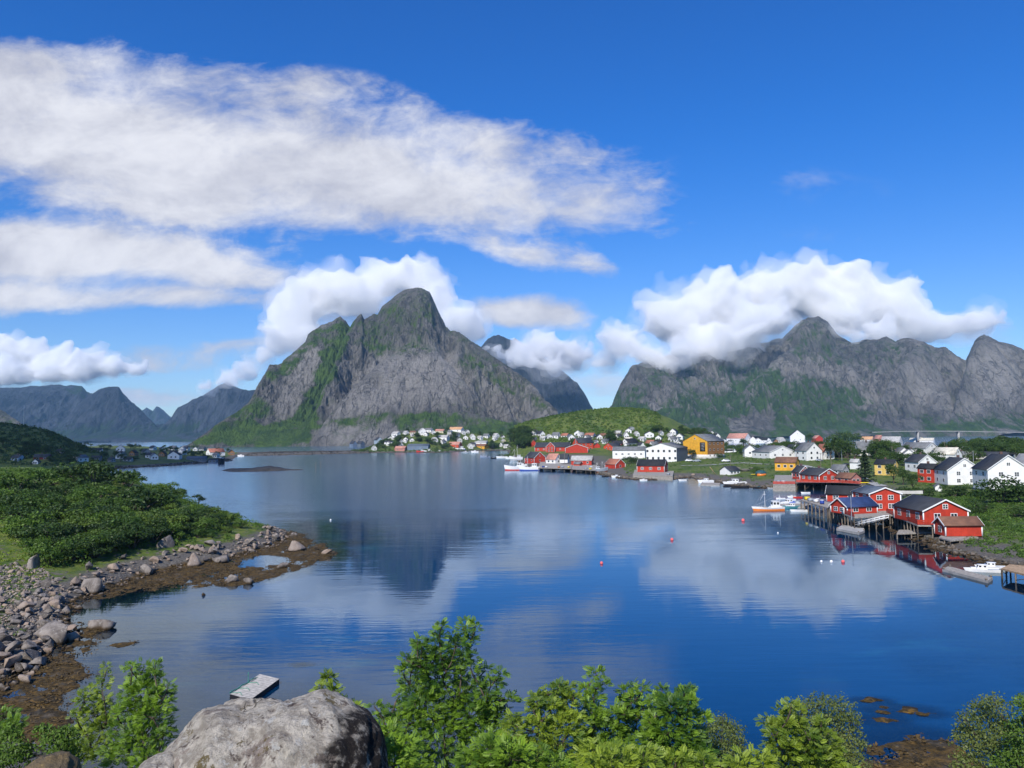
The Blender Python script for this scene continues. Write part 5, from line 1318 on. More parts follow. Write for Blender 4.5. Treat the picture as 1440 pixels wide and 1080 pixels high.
H(1149, 615, 15, 6, 10, 30, 'red', 'r_pink', 'red house with pinkish roof among trees beside the tall white gable', 1.1)
H(1181, 667, 24, 6, 13, 55, 'grey', 'r_grey', 'low grey shed with large grey roof behind the red cabins on piles', 1.3, chim=0, cat='shed')
H(1203, 660, 14, 10, 14, 60, 'white', 'r_lgrey', 'small white house just left of the dark conifer', 1.3)
H(1217, 641, 28, 8.5, 20, -72, 'white', 'r_grey', 'white house with broad grey roof above the dark conifer', 1.4, gw=(1, 1), sw=3)
H(1220, 622, 18, 4, 8, 70, 'offwhite', 'r_orange', 'house with pale orange roof behind the broad grey roof', 1.5)
H(1236, 622, 15, 5, 10, 35, 'pink', 'r_pink', 'pinkish gabled house beside the pale orange roof', 1.2)
H(1254, 626, 28, 4, 12, 72, 'offwhite', 'r_lgrey', 'house with large pale grey roof right of the pinkish gable', 1.5)
H(1297, 624.5, 32, 5, 8.5, 80, 'white', 'r_cream', 'long low white building with cream roof near the inlet by the bridge', 2.2, chim=0, cat='building')
H(1295, 617, 10, 3.5, 6, 10, 'cream', 'r_cream', 'tan gable standing just above the long low cream roofed building', 1.2)
H(1293, 640, 48, 9.5, 17.5, 55, 'white', 'r_grey', 'white house with dark stained grey roof and right hand gable, behind the dark roofed one', 1.3, gw=(1, 1), sw=2)
H(1281, 642.5, 17, 6, 11, 8, 'white', 'r_grey', 'small white gabled annex at the left of the stained grey roof', 1.1, gw=(1, 1), cat='annex', name='annex')
H(1333, 652, 35, 13, 22, 65, 'white', 'r_cream', 'white house with pale cream roof behind the white house with black chimney', 1.3, gw=(1, 1), sw=3)
H(1295, 664, 39, 14, 24, 35, 'white', 'r_dark', 'white house with dark roof just above the red house on the slope', 1.1, gw=(1, 1), sw=2)
H(1307, 679, 28, 20, 26, 60, 'red', 'r_black', 'red two storey house with black roof squeezed between white houses on the slope', 1.2, gw=(1, 2), rows=2, sw=2, attic=0)
H(1347.5, 682, 59, 20.5, 37, 20, 'white', 'r_dark', 'white gabled house with black chimney and dark roof on the right slope', 1.15, gw=(2, 2), rows=2, sw=2, detail=2)
H(1408, 690, 68, 29, 49, 20, 'white', 'r_dark', 'large white gabled house with dark roof behind the big bush at the right edge', 1.1, gw=(2, 2), rows=2, sw=2, detail=2)
H(1452, 684, 50, 24, 44, 40, 'white', 'r_lgrey', 'white house with pale roof cut by the right edge of the photo', 1.2, gw=(2, 2), rows=2)
H(1401, 646, 48, 5, 10, 78, 'offwhite', 'r_dark', 'long dark roof among trees behind the large white gabled house', 2.0, chim=0)
H(1247, 669, 30, 16, 22, 68, 'paleyellow', 'r_black', 'pale yellow house with black roof half hidden by trees beside the dark conifer', 1.3, gw=(1, 2), rows=2, sw=2)
H(1319, 691, 10, 7, 10, 10, 'white', 'r_grey', 'tiny white shed below the red two storey house', 1.2, cat='shed', chim=0, name='shed')
# around the yellow hall
H(938.5, 650, 57, 20, 26.5, -18, 'white', 'r_grey', 'white hall with two rows of six dark windows', 1.2, 'hall', gw=(6, 2), attic=0, sw=0, wall2='slate', chim=0, detail=1, winmat='dark', cat='building')
yo, ys = H(990, 645.5, 56, 25, 34.5, -35, 'yellow', 'r_grey', 'tall ochre yellow building with grey roof, brown side and dark sign on its gable', 1.0, 'hall', gw=(0, 0), attic=1, sw=4, rows=3, wall2='brown', chim=0, split=.5, cat='building', detail=1)
b = MB(); W_ = ys['W']; b.box(W_ * .20, W_ * .41, -ys['L'] / 2 - .12, -ys['L'] / 2 - .01, ys['he'] * .42, ys['he'] * .93); sg = b.build('sign', M['sign'], yo)
b = MB()
for k in range(5): b.box(W_ * .235, W_ * (.375 - .03 * (k % 2)), -ys['L'] / 2 - .15, -ys['L'] / 2 - .123, ys['he'] * (.49 + .085 * k), ys['he'] * (.52 + .085 * k))
b.build('sign_lines', M['grey'], sg)
b = MB(); b.box(-W_ / 2 - .05, W_ / 2 + .05, -ys['L'] / 2 - .05, ys['L'] / 2 + .05, -.5, ys['he'] * .24); b.build('basement', M['offwhite'], yo)
H(966, 644, 10, 11, 15, -30, 'yellow', 'r_grey', 'low yellow annex at the left of the tall ochre yellow building', 1.0, 'annex', cat='annex', chim=0)
H(917.5, 664, 42, 9, 17, 78, 'red', 'r_black', 'long red boathouse with black roof and white windows on the timber quay', 1.6, 'boathouse', gw=(1, 1), attic=0, sw=3, trim=1, chim=0, cat='boathouse', zbase=2.0, plinth=False)
H(1026.5, 668, 27, 6, 11.5, -45, 'white', 'r_dark', 'small white shed with dark roof on the shore below the meadow', 1.0, 'shed', gw=(0, 0), attic=0, sw=3, chim=0, cat='shed')
H(885.5, 645, 47, 11.5, 16.5, 84, 'white', 'r_grey', 'long white hall with flat looking grey roof left of the hall with six windows', 1.8, 'hall', sw=5, chim=0, cat='building')
H(1039, 623, 33, 7, 14, 60, 'white', 'r_pink', 'white house with long pink roof right of the tall ochre yellow building', 1.7, gw=(1, 1), sw=3)
H(1059, 626, 7, 9, 12, 0, 'white', 'r_pink', 'narrow white gable at the right end of the long pink roof', 1.2)
# the red village and its quay
H(778, 635.5, 51, 6.5, 13, 82, 'red', 'r_dark', 'long red warehouse with dark roof behind the quay of the red village', 1.9, 'warehouse', gw=(1, 1), sw=6, attic=0, chim=0, cat='warehouse', trim=1)
H(774, 636, 12, 8, 14, 0, 'red', 'r_dark', 'red gabled dormer house standing in front of the long red warehouse', .8, gw=(2, 2), trim=1, chim=0, detail=1)
H(811, 637, 31, 7, 12.5, 0, 'red', 'r_dark', 'wide low red gable with white outline in the red village', 1.0, 'warehouse', gw=(0, 0), attic=0, trim=1, chim=0, cat='warehouse', detail=1)
H(820, 634, 29, 11, 18, -62, 'orangered', 'r_dark', 'tallest red warehouse with dark roof, at the right of the red village', 1.3, 'warehouse', gw=(2, 2), sw=3, rows=2, chim=0, cat='warehouse', detail=1)
H(862, 634, 26, 6, 11, -40, 'orangered', 'r_dark', 'bright red gabled house with dark roof right of the red warehouses', 1.2, gw=(2, 1), sw=2)
H(839, 630, 10, 4, 7, 10, 'red', 'r_dark', 'small red gable just right of the tallest red warehouse', 1.1)
H(750, 628, 9, 5, 8.5, 10, 'red', 'r_red', 'small red gabled house at the left end of the red warehouses', 1.1)
H(752.5, 652, 29, 8, 16, 35, 'red', 'r_dark', 'red boathouse with white outlined gable at the quay, behind the fishing boats', 1.2, 'boathouse', gw=(1, 1), attic=1, sw=2, trim=1, chim=0, cat='boathouse', detail=1)
H(743, 648, 10, 5, 9, -10, 'white', 'r_dark', 'small white gable left of the red boathouse at the quay', 1.0)
H(779, 652.5, 22, 6.5, 14, 50, 'white', 'r_pink', 'white house with orange pink roof on the quay of the red village', 1.2, gw=(1, 1), sw=2, detail=1)
H(794, 651, 13, 6, 12.5, 75, 'white', 'r_dark', 'white house with black roof beside the orange pink roof on the quay', 1.2, sw=2)
H(819, 654.5, 31, 7, 13, 80, 'red', 'r_lgrey', 'long red shed with pale grey roof on the quay', 1.7, 'shed', sw=3, chim=0, cat='shed')
H(813, 657.5, 12, 5, 8, 60, 'orangered', 'r_grey', 'little red hut on the quay in front of the pale grey roofed shed', 1.1, 'hut', chim=0, cat='hut')
H(865, 659, 28, 6, 13, 40, 'red', 'r_red', 'red boathouse with red roof and round topped gable beside the grey trawler', 1.3, 'boathouse', gw=(1, 1), attic=0, sw=0, trim=1, chim=0, cat='boathouse', detail=1)
H(868, 628, 16, 4, 8, 80, 'darkred', 'r_black', 'dark red house with black roof above the bright red gabled house', 1.4)
H(886, 628, 26, 5, 11, -40, 'white', 'r_black', 'white gabled house with long black roof below the green hill', 1.5)
# rows of small houses behind: (x, y, w, eave, ridge, turn, wall, roof, label)
ROWS = [
 (721, 619, 10, 3, 6, 60, 'bluegrey', 'r_steel', 'small blue grey house at the left foot of the green hill'),
 (772, 618, 11, 4, 7, 20, 'white', 'r_lgrey', 'white gabled house alone on the slope above the red warehouses'),
 (795, 616.5, 12, 4, 7, 60, 'white', 'r_red', 'white house with red roof, leftmost along the foot of the green hill'),
 (830, 617, 16, 4.5, 8, 65, 'white', 'r_red', 'wider white house with red roof along the foot of the green hill'),
 (849, 616, 12, 3.5, 6.5, 70, 'cream', 'r_brown', 'cream house with brown roof along the foot of the green hill'),
 (838, 624, 8, 3, 5, 40, 'white', 'r_grey', 'tiny white house directly above the tallest red warehouse'),
 (853, 622, 10, 3, 6, 50, 'white', 'r_grey', 'white house below the cream one at the foot of the hill'),
 (869, 613, 12, 4, 7, 65, 'cream', 'r_lgrey', 'cream house with pale roof under the middle of the green hill'),
 (880, 617, 9, 5, 9, 15, 'white', 'r_lgrey', 'bright white gable below the grey tower like house'),
 (888, 607, 8, 6, 7, 20, 'grey', 'r_grey', 'boxy grey house highest on the foot of the green hill'),
 (895, 614, 9, 4, 7, 30, 'white', 'r_lgrey', 'white house just right of the boxy grey one'),
 (884, 622, 14, 4, 7, 65, 'white', 'r_cream', 'long white house with cream roof below the green hill'),
 (903, 621, 12, 4, 7, 55, 'white', 'r_lgrey', 'white house below the one with the wide flat roof'),
 (912, 616, 15, 6, 9, 10, 'white', 'r_dark', 'white house with round window and wide flat dark roof'),
 (915, 627, 15, 4, 8, 55, 'pink', 'r_red', 'reddish house with white gable above the hall with six windows'),
 (926, 626, 10, 4, 7, 60, 'darkred', 'r_black', 'dark red house with black roof above the hall with six windows'),
 (942, 617, 11, 4.5, 8, 25, 'white', 'r_lgrey', 'white gabled house standing alone left of the ochre building'),
 (950.5, 621, 11, 5, 6.5, 70, 'white', 'r_grey', 'boxy white house with flat roof left of the ochre building'),
 (1007, 606.5, 11, 2.5, 4.5, 70, 'white', 'r_lgrey', 'distant white house on the skyline above the grey roof of the ochre building'),
 (1017, 615, 8, 4, 6, 20, 'white', 'r_grey', 'little white house touching the right end of the grey roof of the ochre building'),
 (1027, 605.5, 9, 3, 5, 50, 'white', 'r_grey', 'distant white house above the long pink roof'),
 (1044, 608, 10, 2.5, 4.5, 60, 'white', 'r_dark', 'distant white house with dark roof above the pink roof'),
 (1054, 610, 10, 3.5, 6, 30, 'white', 'r_lgrey', 'distant white gable right of the long pink roof'),
 (1065, 607, 11, 4, 7, 10, 'white', 'r_lgrey', 'distant bright white gable left of a long dark roof on the skyline'),
 (1072, 614, 18, 4, 8, 75, 'white', 'r_black', 'house with long dark roof near the skyline'),
 (1079, 607, 9, 4, 7, 20, 'white', 'r_grey', 'distant white gable above the long dark roof near the skyline'),
 (1097, 608, 14, 4, 8, 45, 'offwhite', 'r_lgrey', 'pale house left of the tall white gable on the skyline'),
 (1090, 614, 7, 3, 5, 20, 'brown', 'r_black', 'small brown house beside the long dark roof near the skyline'),
 (1211, 607, 6, 3, 5, 10, 'white', 'r_lgrey', 'tiny white gable among far trees at the foot of the massif'),
 # the far village below the steep peak
 (497, 629, 11, 5, 9, 30, 'bluegrey', 'r_dark', 'shaded bluish gable at the breakwater end of the far village'),  # a white house; its shade is put into the blue-grey wall colour
 (507, 628.5, 12, 5, 9, 40, 'slate', 'r_dark', 'darker shaded gable beside the bluish gable by the breakwater'),  # white as well, the shade painted in as a slate wall
 (532, 624, 12, 5, 9, 20, 'blue', 'r_dark', 'pale blue house in shade at the left end of the far village'),
 (547, 625, 13, 3, 5, 75, 'white', 'r_dark', 'low white house in shade right of the pale blue one'),
 (526, 633.5, 8, 3.5, 6.5, 20, 'white', 'r_lgrey', 'tiny white boathouse at the water left in the far village'),
 (557, 614, 13, 4, 7, 50, 'white', 'r_lgrey', 'leftmost white house of the upper row in the far village'),
 (571, 612, 9, 3.5, 6, 40, 'white', 'r_lgrey', 'second white house from the left in the upper row of the far village'),
 (581, 611, 10, 3, 5, 70, 'cream', 'r_brown', 'cream house with brown roof in the upper row of the far village'),
 (594, 612, 12, 6, 10, 10, 'white', 'r_lgrey', 'tallest white gable in the upper row of the far village'),
 (603, 608.5, 13, 4, 6.5, 65, 'white', 'r_grey', 'white house just right of the tallest gable in the far village'),
 (609, 611, 8, 3, 5.5, 20, 'white', 'r_lgrey', 'small white gable below and right of the tallest gable in the far village'),
 (619, 609, 14, 3, 5.5, 75, 'cream', 'r_pink', 'cream house with pinkish roof in the upper row of the far village'),
 (642, 608, 22, 4, 7.5, 70, 'white', 'r_orange', 'long white house with orange roof at the top of the far village'),
 (664, 607, 15, 4, 6.5, 60, 'white', 'r_lgrey', 'white house right of the long orange roof in the far village'),
 (651, 611, 8, 3, 5, 30, 'white', 'r_lgrey', 'tiny white house under the long orange roof'),
 (678, 609, 10, 3, 5, 60, 'white', 'r_grey', 'white house with low grey roof between the top houses of the far village'),
 (697, 603.5, 18, 3.5, 7, 70, 'white', 'r_lgrey', 'white house with broad roof, highest on the hillside right of the far village'),
 (611, 622, 10, 4, 7, 30, 'white', 'r_lgrey', 'white house above the blue grey warehouse'),
 (624, 620, 17, 5, 8, 65, 'white', 'r_lgrey', 'wide white house in the middle row of the far village'),
 (645, 622, 10, 4, 6.5, 20, 'offwhite', 'r_grey', 'off white house above the orange roofed sheds of the far village'),
 (664, 618.5, 9, 4.5, 8, 20, 'white', 'r_lgrey', 'white gable in the middle row, third from the right in the far village'),
 (675, 619, 9, 3.5, 6, 50, 'white', 'r_lgrey', 'white house in the middle row, second from the right in the far village'),
 (684, 616.5, 10, 3.5, 6.5, 60, 'white', 'r_grey', 'white house with grey roof at the right end of the middle row'),
 (697.5, 616.5, 10, 4, 7, 45, 'white', 'r_lgrey', 'white house under the broad roofed one on the hillside'),
 (589, 633, 32, 6, 8.5, 82, 'bluegrey', 'r_steel', 'long blue grey warehouse at the water of the far village'),
 (564, 634.5, 18, 4, 7, 70, 'pink', 'r_pink', 'pinkish red shed at the water left of the blue grey warehouse'),
 (640, 629.5, 20, 4, 8, 65, 'orangered', 'r_pink', 'reddish shed with pink roof at the water of the far village'),
 (672, 626, 30, 3.5, 6, 80, 'white', 'r_lgrey', 'long low white building at the right of the far village'),
 (677, 631.5, 22, 4, 7, 60, 'yellow', 'r_brown', 'tan and brown sheds at the water right in the far village'),
 (661, 631, 9, 4, 7, 20, 'white', 'r_lgrey', 'white boathouse left of the tan and brown sheds'),
 (708, 622.5, 7, 2.5, 4.5, 30, 'cream', 'r_lgrey', 'tiny cream hut right of the far village'),
 (714, 630, 12, 3, 5, 70, 'offwhite', 'r_lgrey', 'low pale shed on the shore left of the fishing boats'),
]
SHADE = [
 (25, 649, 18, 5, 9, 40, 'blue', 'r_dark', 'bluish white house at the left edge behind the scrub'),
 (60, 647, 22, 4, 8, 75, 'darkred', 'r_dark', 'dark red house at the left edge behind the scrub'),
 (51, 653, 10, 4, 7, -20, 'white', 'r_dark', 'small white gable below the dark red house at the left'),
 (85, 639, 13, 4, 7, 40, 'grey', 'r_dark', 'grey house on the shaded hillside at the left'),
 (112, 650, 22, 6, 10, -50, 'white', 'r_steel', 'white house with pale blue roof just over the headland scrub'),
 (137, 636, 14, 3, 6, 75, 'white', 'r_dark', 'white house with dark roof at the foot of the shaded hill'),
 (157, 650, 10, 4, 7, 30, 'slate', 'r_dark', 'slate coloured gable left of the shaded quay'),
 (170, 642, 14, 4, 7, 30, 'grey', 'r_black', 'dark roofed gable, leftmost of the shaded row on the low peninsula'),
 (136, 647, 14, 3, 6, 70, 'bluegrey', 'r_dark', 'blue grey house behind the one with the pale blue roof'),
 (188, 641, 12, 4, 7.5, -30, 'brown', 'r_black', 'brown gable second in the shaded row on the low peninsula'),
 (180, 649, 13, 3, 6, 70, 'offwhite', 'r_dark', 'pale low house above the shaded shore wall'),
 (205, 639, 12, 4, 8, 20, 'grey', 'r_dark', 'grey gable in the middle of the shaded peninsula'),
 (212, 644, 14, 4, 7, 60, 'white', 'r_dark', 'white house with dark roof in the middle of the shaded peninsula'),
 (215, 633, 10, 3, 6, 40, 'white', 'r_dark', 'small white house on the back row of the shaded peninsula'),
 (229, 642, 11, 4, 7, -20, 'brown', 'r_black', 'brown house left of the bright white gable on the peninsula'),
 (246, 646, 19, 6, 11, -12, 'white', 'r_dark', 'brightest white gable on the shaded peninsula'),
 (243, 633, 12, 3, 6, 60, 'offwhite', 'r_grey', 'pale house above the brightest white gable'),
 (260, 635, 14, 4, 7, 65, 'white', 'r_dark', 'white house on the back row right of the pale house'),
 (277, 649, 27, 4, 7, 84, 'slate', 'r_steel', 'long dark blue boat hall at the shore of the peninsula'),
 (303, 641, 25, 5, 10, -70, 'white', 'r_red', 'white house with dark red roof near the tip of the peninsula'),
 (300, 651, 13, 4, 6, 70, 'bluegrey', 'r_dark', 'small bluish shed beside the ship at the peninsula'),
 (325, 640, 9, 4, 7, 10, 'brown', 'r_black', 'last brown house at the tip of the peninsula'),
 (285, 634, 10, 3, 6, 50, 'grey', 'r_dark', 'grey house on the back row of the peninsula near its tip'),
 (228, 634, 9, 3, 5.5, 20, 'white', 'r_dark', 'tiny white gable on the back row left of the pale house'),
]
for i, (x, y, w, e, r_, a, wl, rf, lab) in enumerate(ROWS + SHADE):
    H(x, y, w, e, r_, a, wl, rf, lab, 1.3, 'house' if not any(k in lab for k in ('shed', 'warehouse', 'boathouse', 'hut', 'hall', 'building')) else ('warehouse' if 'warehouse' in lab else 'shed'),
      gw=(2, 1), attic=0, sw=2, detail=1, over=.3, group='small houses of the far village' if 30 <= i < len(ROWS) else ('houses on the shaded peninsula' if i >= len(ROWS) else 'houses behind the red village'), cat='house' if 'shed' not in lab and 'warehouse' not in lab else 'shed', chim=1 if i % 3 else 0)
# the dense middle of the village: small pale houses hardly told apart
rgh_ = np.random.default_rng(404); nfill = 0
for (x0, x1, y0, y1, n_) in ((748, 860, 613, 631, 20), (855, 960, 609, 632, 14), (1000, 1110, 606, 624, 18), (1110, 1240, 608, 640, 14), (545, 715, 609, 630, 20), (1255, 1400, 624, 650, 8), (165, 330, 632, 647, 9)):
    k = 0; tr = 0
    while k < n_ and tr < 300:
        tr += 1; x = rgh_.uniform(x0, x1); y = rgh_.uniform(y0, y1); q = on_ground(x, y)
        if q[2] < .8 or q[1] > 1250 or any((q[0] - f[0]) ** 2 + (q[1] - f[1]) ** 2 < (f[2] + 3.5) ** 2 for f in FOOT): continue
        w = rgh_.uniform(6.0, 8.8) / q[1] * FPX
        if w > 30: continue
        H(x, y, w, w * .40, w * .72, rgh_.uniform(-60, 70), 'white', ['r_grey', 'r_lgrey', 'r_dark', 'r_grey'][int(rgh_.integers(4))], 'small white gabled house in the dense middle of the village' if x > 400 else 'small white house in shade crowded on the low peninsula', 1.3, gw=(2, 1), attic=0, sw=2, detail=1, over=.3, group='small white houses in the dense middle of the village' if x > 400 else 'small houses crowded on the low peninsula', chim=int(rgh_.integers(2))); k += 1
# distant hamlet across the fjord
for k, (x, y) in enumerate([(176, 625.5), (190, 624.8), (205, 624.6), (214, 625), (226, 624.6), (238, 625), (120, 626)]):
    q = P(x, y + .8); 
    house(x, y + .3, 4, 1.2, 2.2, 40, 'white', 'r_lgrey', 'white speck of a house in the hamlet at the head of the fjord', 1.3, 'house', 'houses of the hamlet at the head of the fjord', detail=0, dist=3600, chim=0)

# ------------------------------------------------------------------ quays
def qp(pts, z): return [P(x, y, z)[:2] for x, y in pts]
quay('quay', qp([(1167, 716), (1201, 727.5), (1262, 724), (1256, 709), (1190, 704)], 2.93), 2.93, 'timber quay on brown piles carrying the blue roofed cabin', rail=[0], edge_posts=[0, 1, 4], spacing=2.2)
quay('quay', qp([(1246, 721), (1290, 738.5), (1354, 739.5), (1357, 728), (1275, 711)], 2.90), 2.90, 'railed timber deck on piles carrying the slate roofed red cabin', rail=[0, 1], edge_posts=[0, 1], spacing=2.4)
quay('landing', qp([(1261, 750), (1322, 748.5), (1321, 744.5), (1264, 745)], 1.15), 1.15, 'low grey landing stage in front of the small boathouse', edge_posts=[0, 1], spacing=3.0, cat='landing stage')
quay('quay', qp([(1320, 755.5), (1336, 760), (1376, 756), (1371, 749), (1330, 748)], 1.34), 1.34, 'short timber platform under the small red boathouse', edge_posts=[0, 1], spacing=2.4)
quay('quay', qp([(1119, 678.5), (1180, 679), (1212, 681), (1204, 667), (1122, 666)], 2.86), 2.86, 'red railed deck on dark piles under the cabin over the water', rail=[0, 1], edge_posts=[0, 1, 3], spacing=3.0)
quay('quay', qp([(1087, 681), (1118.5, 681), (1118.5, 668), (1090, 668)], 2.6), 2.6, 'old timber quay with planked front and red rail left of the cabin on tall piles', rail=[0], edge_posts=[0], spacing=4, skirt=[0])
quay('quay', qp([(890, 668), (946, 669.5), (948, 661), (893, 659)], 1.95), 1.97, 'weathered timber quay under the long red boathouse', edge_posts=[0, 1], spacing=3.5, skirt=[0, 1])
quay('quay', qp([(757, 658), (803, 659), (806, 650), (760, 648)], 2.1), 2.1, 'grey timber quay of the red village behind the fishing boats', edge_posts=[0], spacing=4.5)
quay('quay', qp([(803.5, 659.5), (838, 661.5), (840, 652), (806.5, 650)], 2.0), 2.0, 'timber quay beside the grey trawler', edge_posts=[0], spacing=4.5)
quay('quay', qp([(1126, 703), (1164, 714), (1172, 708), (1137, 699)], 2.9), 2.9, 'pale jetty on tall posts beside the moored boats', edge_posts=[0, 1], spacing=3.2, pr=.17)
quay('pier', qp([(1408, 799), (1470, 815), (1485, 800), (1420, 793.5)], 1.5), 1.5, 'pier of new orange planks on posts at the right edge', deckm='newwood', edge_posts=[0, 3], spacing=2.6, cat='pier')
def pontoon(pts, z, label, mat='wood', name='pontoon', thick=.5):
    c = np.array(qp(pts, z)); org = c.mean(0); o = empty(name, (org[0], org[1], 0)); tag(o, label, 'pontoon'); L = c - org; n = len(L)
    b = MB(); b.poly([(p[0], p[1], z) for p in L])
    b.build('deck', M[mat], o)
    b = MB()
    for i in range(n): p, q = L[i], L[(i + 1) % n]; b.quad((p[0], p[1], z - thick), (q[0], q[1], z - thick), (q[0], q[1], z - .004), (p[0], p[1], z - .004))
    b.build('float', M['concrete'], o)
    b = MB()
    for p in L: b.box(p[0] * .93 - .12, p[0] * .93 + .12, p[1] * .93 - .12, p[1] * .93 + .12, z + .003, z + .28)
    b.build('bollard', M['post'], o); return o
pontoon([(1176, 743), (1208, 749), (1216, 746), (1214, 740.5), (1184, 738.5)], .55, 'floating grey pontoon below the blue roofed cabin', 'concrete')
pontoon([(1325, 800), (1389, 816.5), (1396, 812), (1334, 796)], .38, 'long floating wooden jetty beside the two white motor boats at the right')
pontoon([(1088, 712.5), (1140, 712), (1140, 708), (1092, 708.5)], .5, 'narrow floating jetty among the moored boats')
pontoon([(985, 681.5), (1012, 682.5), (1013, 679), (987, 678.5)], .5, 'small floating jetty beside the white cabin cruiser')
# gangway to the pontoon
ga, gb_ = P(1204, 741, .6), P(1247, 731, 2.9)
o = empty('gangway', (ga[0], ga[1], .6)); tag(o, 'white gangway sloping from the timber deck to the floating pontoon', 'gangway')
dv = gb_ - ga; nv = np.array([-dv[1], dv[0], 0]); nv = nv / np.linalg.norm(nv) * .6
b = MB(); b.quad(tuple(-nv), tuple(nv), tuple(dv + nv), tuple(dv - nv)); b.quad(tuple(dv - nv + [0, 0, -.12]), tuple(dv + nv + [0, 0, -.12]), tuple(nv + [0, 0, -.12]), tuple(-nv + [0, 0, -.12])); b.build('walkway', M['concrete'], o)
for sgn in (-1, 1):
    b = MB(); h0 = np.array([0, 0, .95])
    b.bar(tuple(sgn * nv + h0 * .5), tuple(dv + sgn * nv + h0 * .5), .16); b.bar(tuple(sgn * nv + h0), tuple(dv + sgn * nv + h0 * 1.0), .12)
    for k in range(7): p = dv * k / 6 + sgn * nv; b.bar(tuple(p + [0, 0, .004]), tuple(p + h0), .08)
    b.build('railing', M['trim'], o)

# ------------------------------------------------------------------ boats
boat(1081, 718, 43, .26, .075, 184, 'orange and white wooden fishing boat moored among the small boats', 'fish', 'whiteboat', 'orangeboat', mast=[(.12, .55), (-.38, .42)], band=.5)
boat(1110, 709.5, 30, .28, .07, 188, 'white motor boat under a blue tarpaulin behind the orange hulled boat', 'motor', tarp='tarp')
boat(1114, 714.5, 26, .28, .08, 186, 'teal green hulled boat right of the orange hulled boat', 'motor', 'tealboat')
boat(1124, 719.5, 22, .30, .08, 170, 'small white open boat nearest the viewer beside the orange hulled boat', 'dinghy')
boat(1127, 706, 18, .3, .08, 200, 'grey dinghy tied behind the teal green hulled boat', 'dinghy', 'greyboat')
boat(1150, 719, 14, .32, .09, 120, 'white dinghy tied to the pale jetty on tall posts', 'dinghy')
boat(724, 661.5, 27, .24, .15, 188, 'white fishing boat with red lower hull at the tip of the quay', 'fish', 'whiteboat', 'redboat', mast=[(.05, .62), (-.3, .5)], band=.25)
boat(745, 662, 28, .22, .13, 176, 'white fishing boat with blue lower hull beside the quay of the red village', 'fish', 'whiteboat', 'blueboat', mast=[(.1, .6)], band=.3)
boat(726, 648, 18, .25, .2, 195, 'radar masted white boat behind the fishing boats at the quay', 'fish', 'whiteboat', 'greyboat', mast=[(-.1, 1.0), (.15, .7)])
boat(845, 665.5, 20, .3, .22, 20, 'grey trawler with rusty lower hull beside the red roofed boathouse', 'fish', 'greyboat', 'rust', mast=[(.1, .6), (-.3, .5)], band=.45)
boat(828, 661.5, 14, .3, .15, 170, 'small red and white fishing boat beside the grey trawler', 'fish', 'whiteboat', 'redboat', mast=[(.1, .6)])
boat(867, 671.5, 13, .32, .12, 175, 'small white motor boat off the rocks below the red roofed boathouse', 'motor')
boat(851, 670.5, 9, .35, .1, 185, 'dark dinghy left of the small white motor boat', 'dinghy', 'black')
boat(876, 672.5, 8, .35, .1, 160, 'dark dinghy right of the small white motor boat', 'dinghy', 'black')
boat(993, 679, 21, .32, .12, 182, 'white cabin cruiser off the boulder shore below the meadow', 'motor')
boat(1034, 682, 32, .25, .09, 186, 'long white motor boat with dark lower hull left of the small white shed', 'motor', 'whiteboat', 'black', band=.35)
boat(1040, 686, 24, .25, .07, 184, 'long dark open boat in front of the long white motor boat', 'dinghy', 'black')
boat(1066, 686.5, 14, .3, .1, 190, 'black covered boat below the teal tarpaulin', 'dinghy', 'black', tarp='darktarp')
boat(1086, 687.5, 12, .32, .1, 176, 'blue grey dinghy left of the old timber quay', 'dinghy', 'greyboat')
boat(1382, 804, 42, .27, .07, 162, 'white motor boat moored at the long floating wooden jetty', 'motor')
boat(1394, 800, 36, .28, .08, 160, 'second white motor boat, on the shore side of the jetty', 'motor')
boat(1313, 744, 13, .32, .1, 175, 'white rowing boat stored under the railed deck', 'dinghy', z=.75)
boat(1277, 693, 38, .10, .05, 172, 'long pale upturned boat lying on the grass behind the two storey red house', 'dinghy', 'offwhite' if 'offwhite' in M else 'whiteboat', z=4.2)
boat(646, 634.5, 16, .25, .17, 182, 'blue hulled fishing boat at the far village', 'fish', 'whiteboat', 'blueboat', mast=[(0, .5)], band=.7)
boat(591, 636.5, 10, .28, .16, 185, 'red fishing boat in front of the blue grey warehouse', 'fish', 'redboat', mast=[(0, .6)])
boat(601, 636.3, 12, .28, .14, 178, 'white fishing boat in front of the blue grey warehouse', 'fish', 'whiteboat', 'black', mast=[(0, .5)])
boat(618, 636, 9, .3, .13, 182, 'small dark boat right of the white one at the far village', 'motor', 'black')
boat(680, 643, 9, .35, .18, 182, 'boxy white motor boat, leftmost of the moored boats off the far village', 'motor')
boat(694, 645, 8, .28, .13, 200, 'dark hulled sailing boat with tall mast off the far village', 'sail', 'black', mast=[(.06, 2.6)])
boat(706, 644, 15, .25, .1, 184, 'white sailing yacht with the tallest mast off the far village', 'sail', mast=[(.06, 1.9)])
boat(715, 645, 8, .3, .12, 176, 'small white motor boat right of the white sailing yacht', 'motor')
boat(688, 643.5, 6, .3, .12, 182, 'small dark motor boat between the boxy white one and the dark sailing boat', 'motor', 'greyboat')
boat(312, 652.5, 16, .3, .35, 85, 'dark hulled ship with white top at the tip of the shaded peninsula', 'fish', 'black', None, mast=[(0, .7), (.2, .6)])
boat(339, 642, 9, .3, .15, 180, 'small pale boat at the root of the breakwater', 'motor')
boat(1113.5, 699.5, 11, .3, .12, 178, 'white motor boat in front of the old timber quay', 'motor')
boat(1138, 711, 16, .3, .09, 178, 'pale blue dinghy at the narrow floating jetty', 'dinghy', 'bluegrey')
boat(1104, 711.5, 14, .3, .09, 186, 'small white motor boat at the left end of the narrow floating jetty', 'motor')
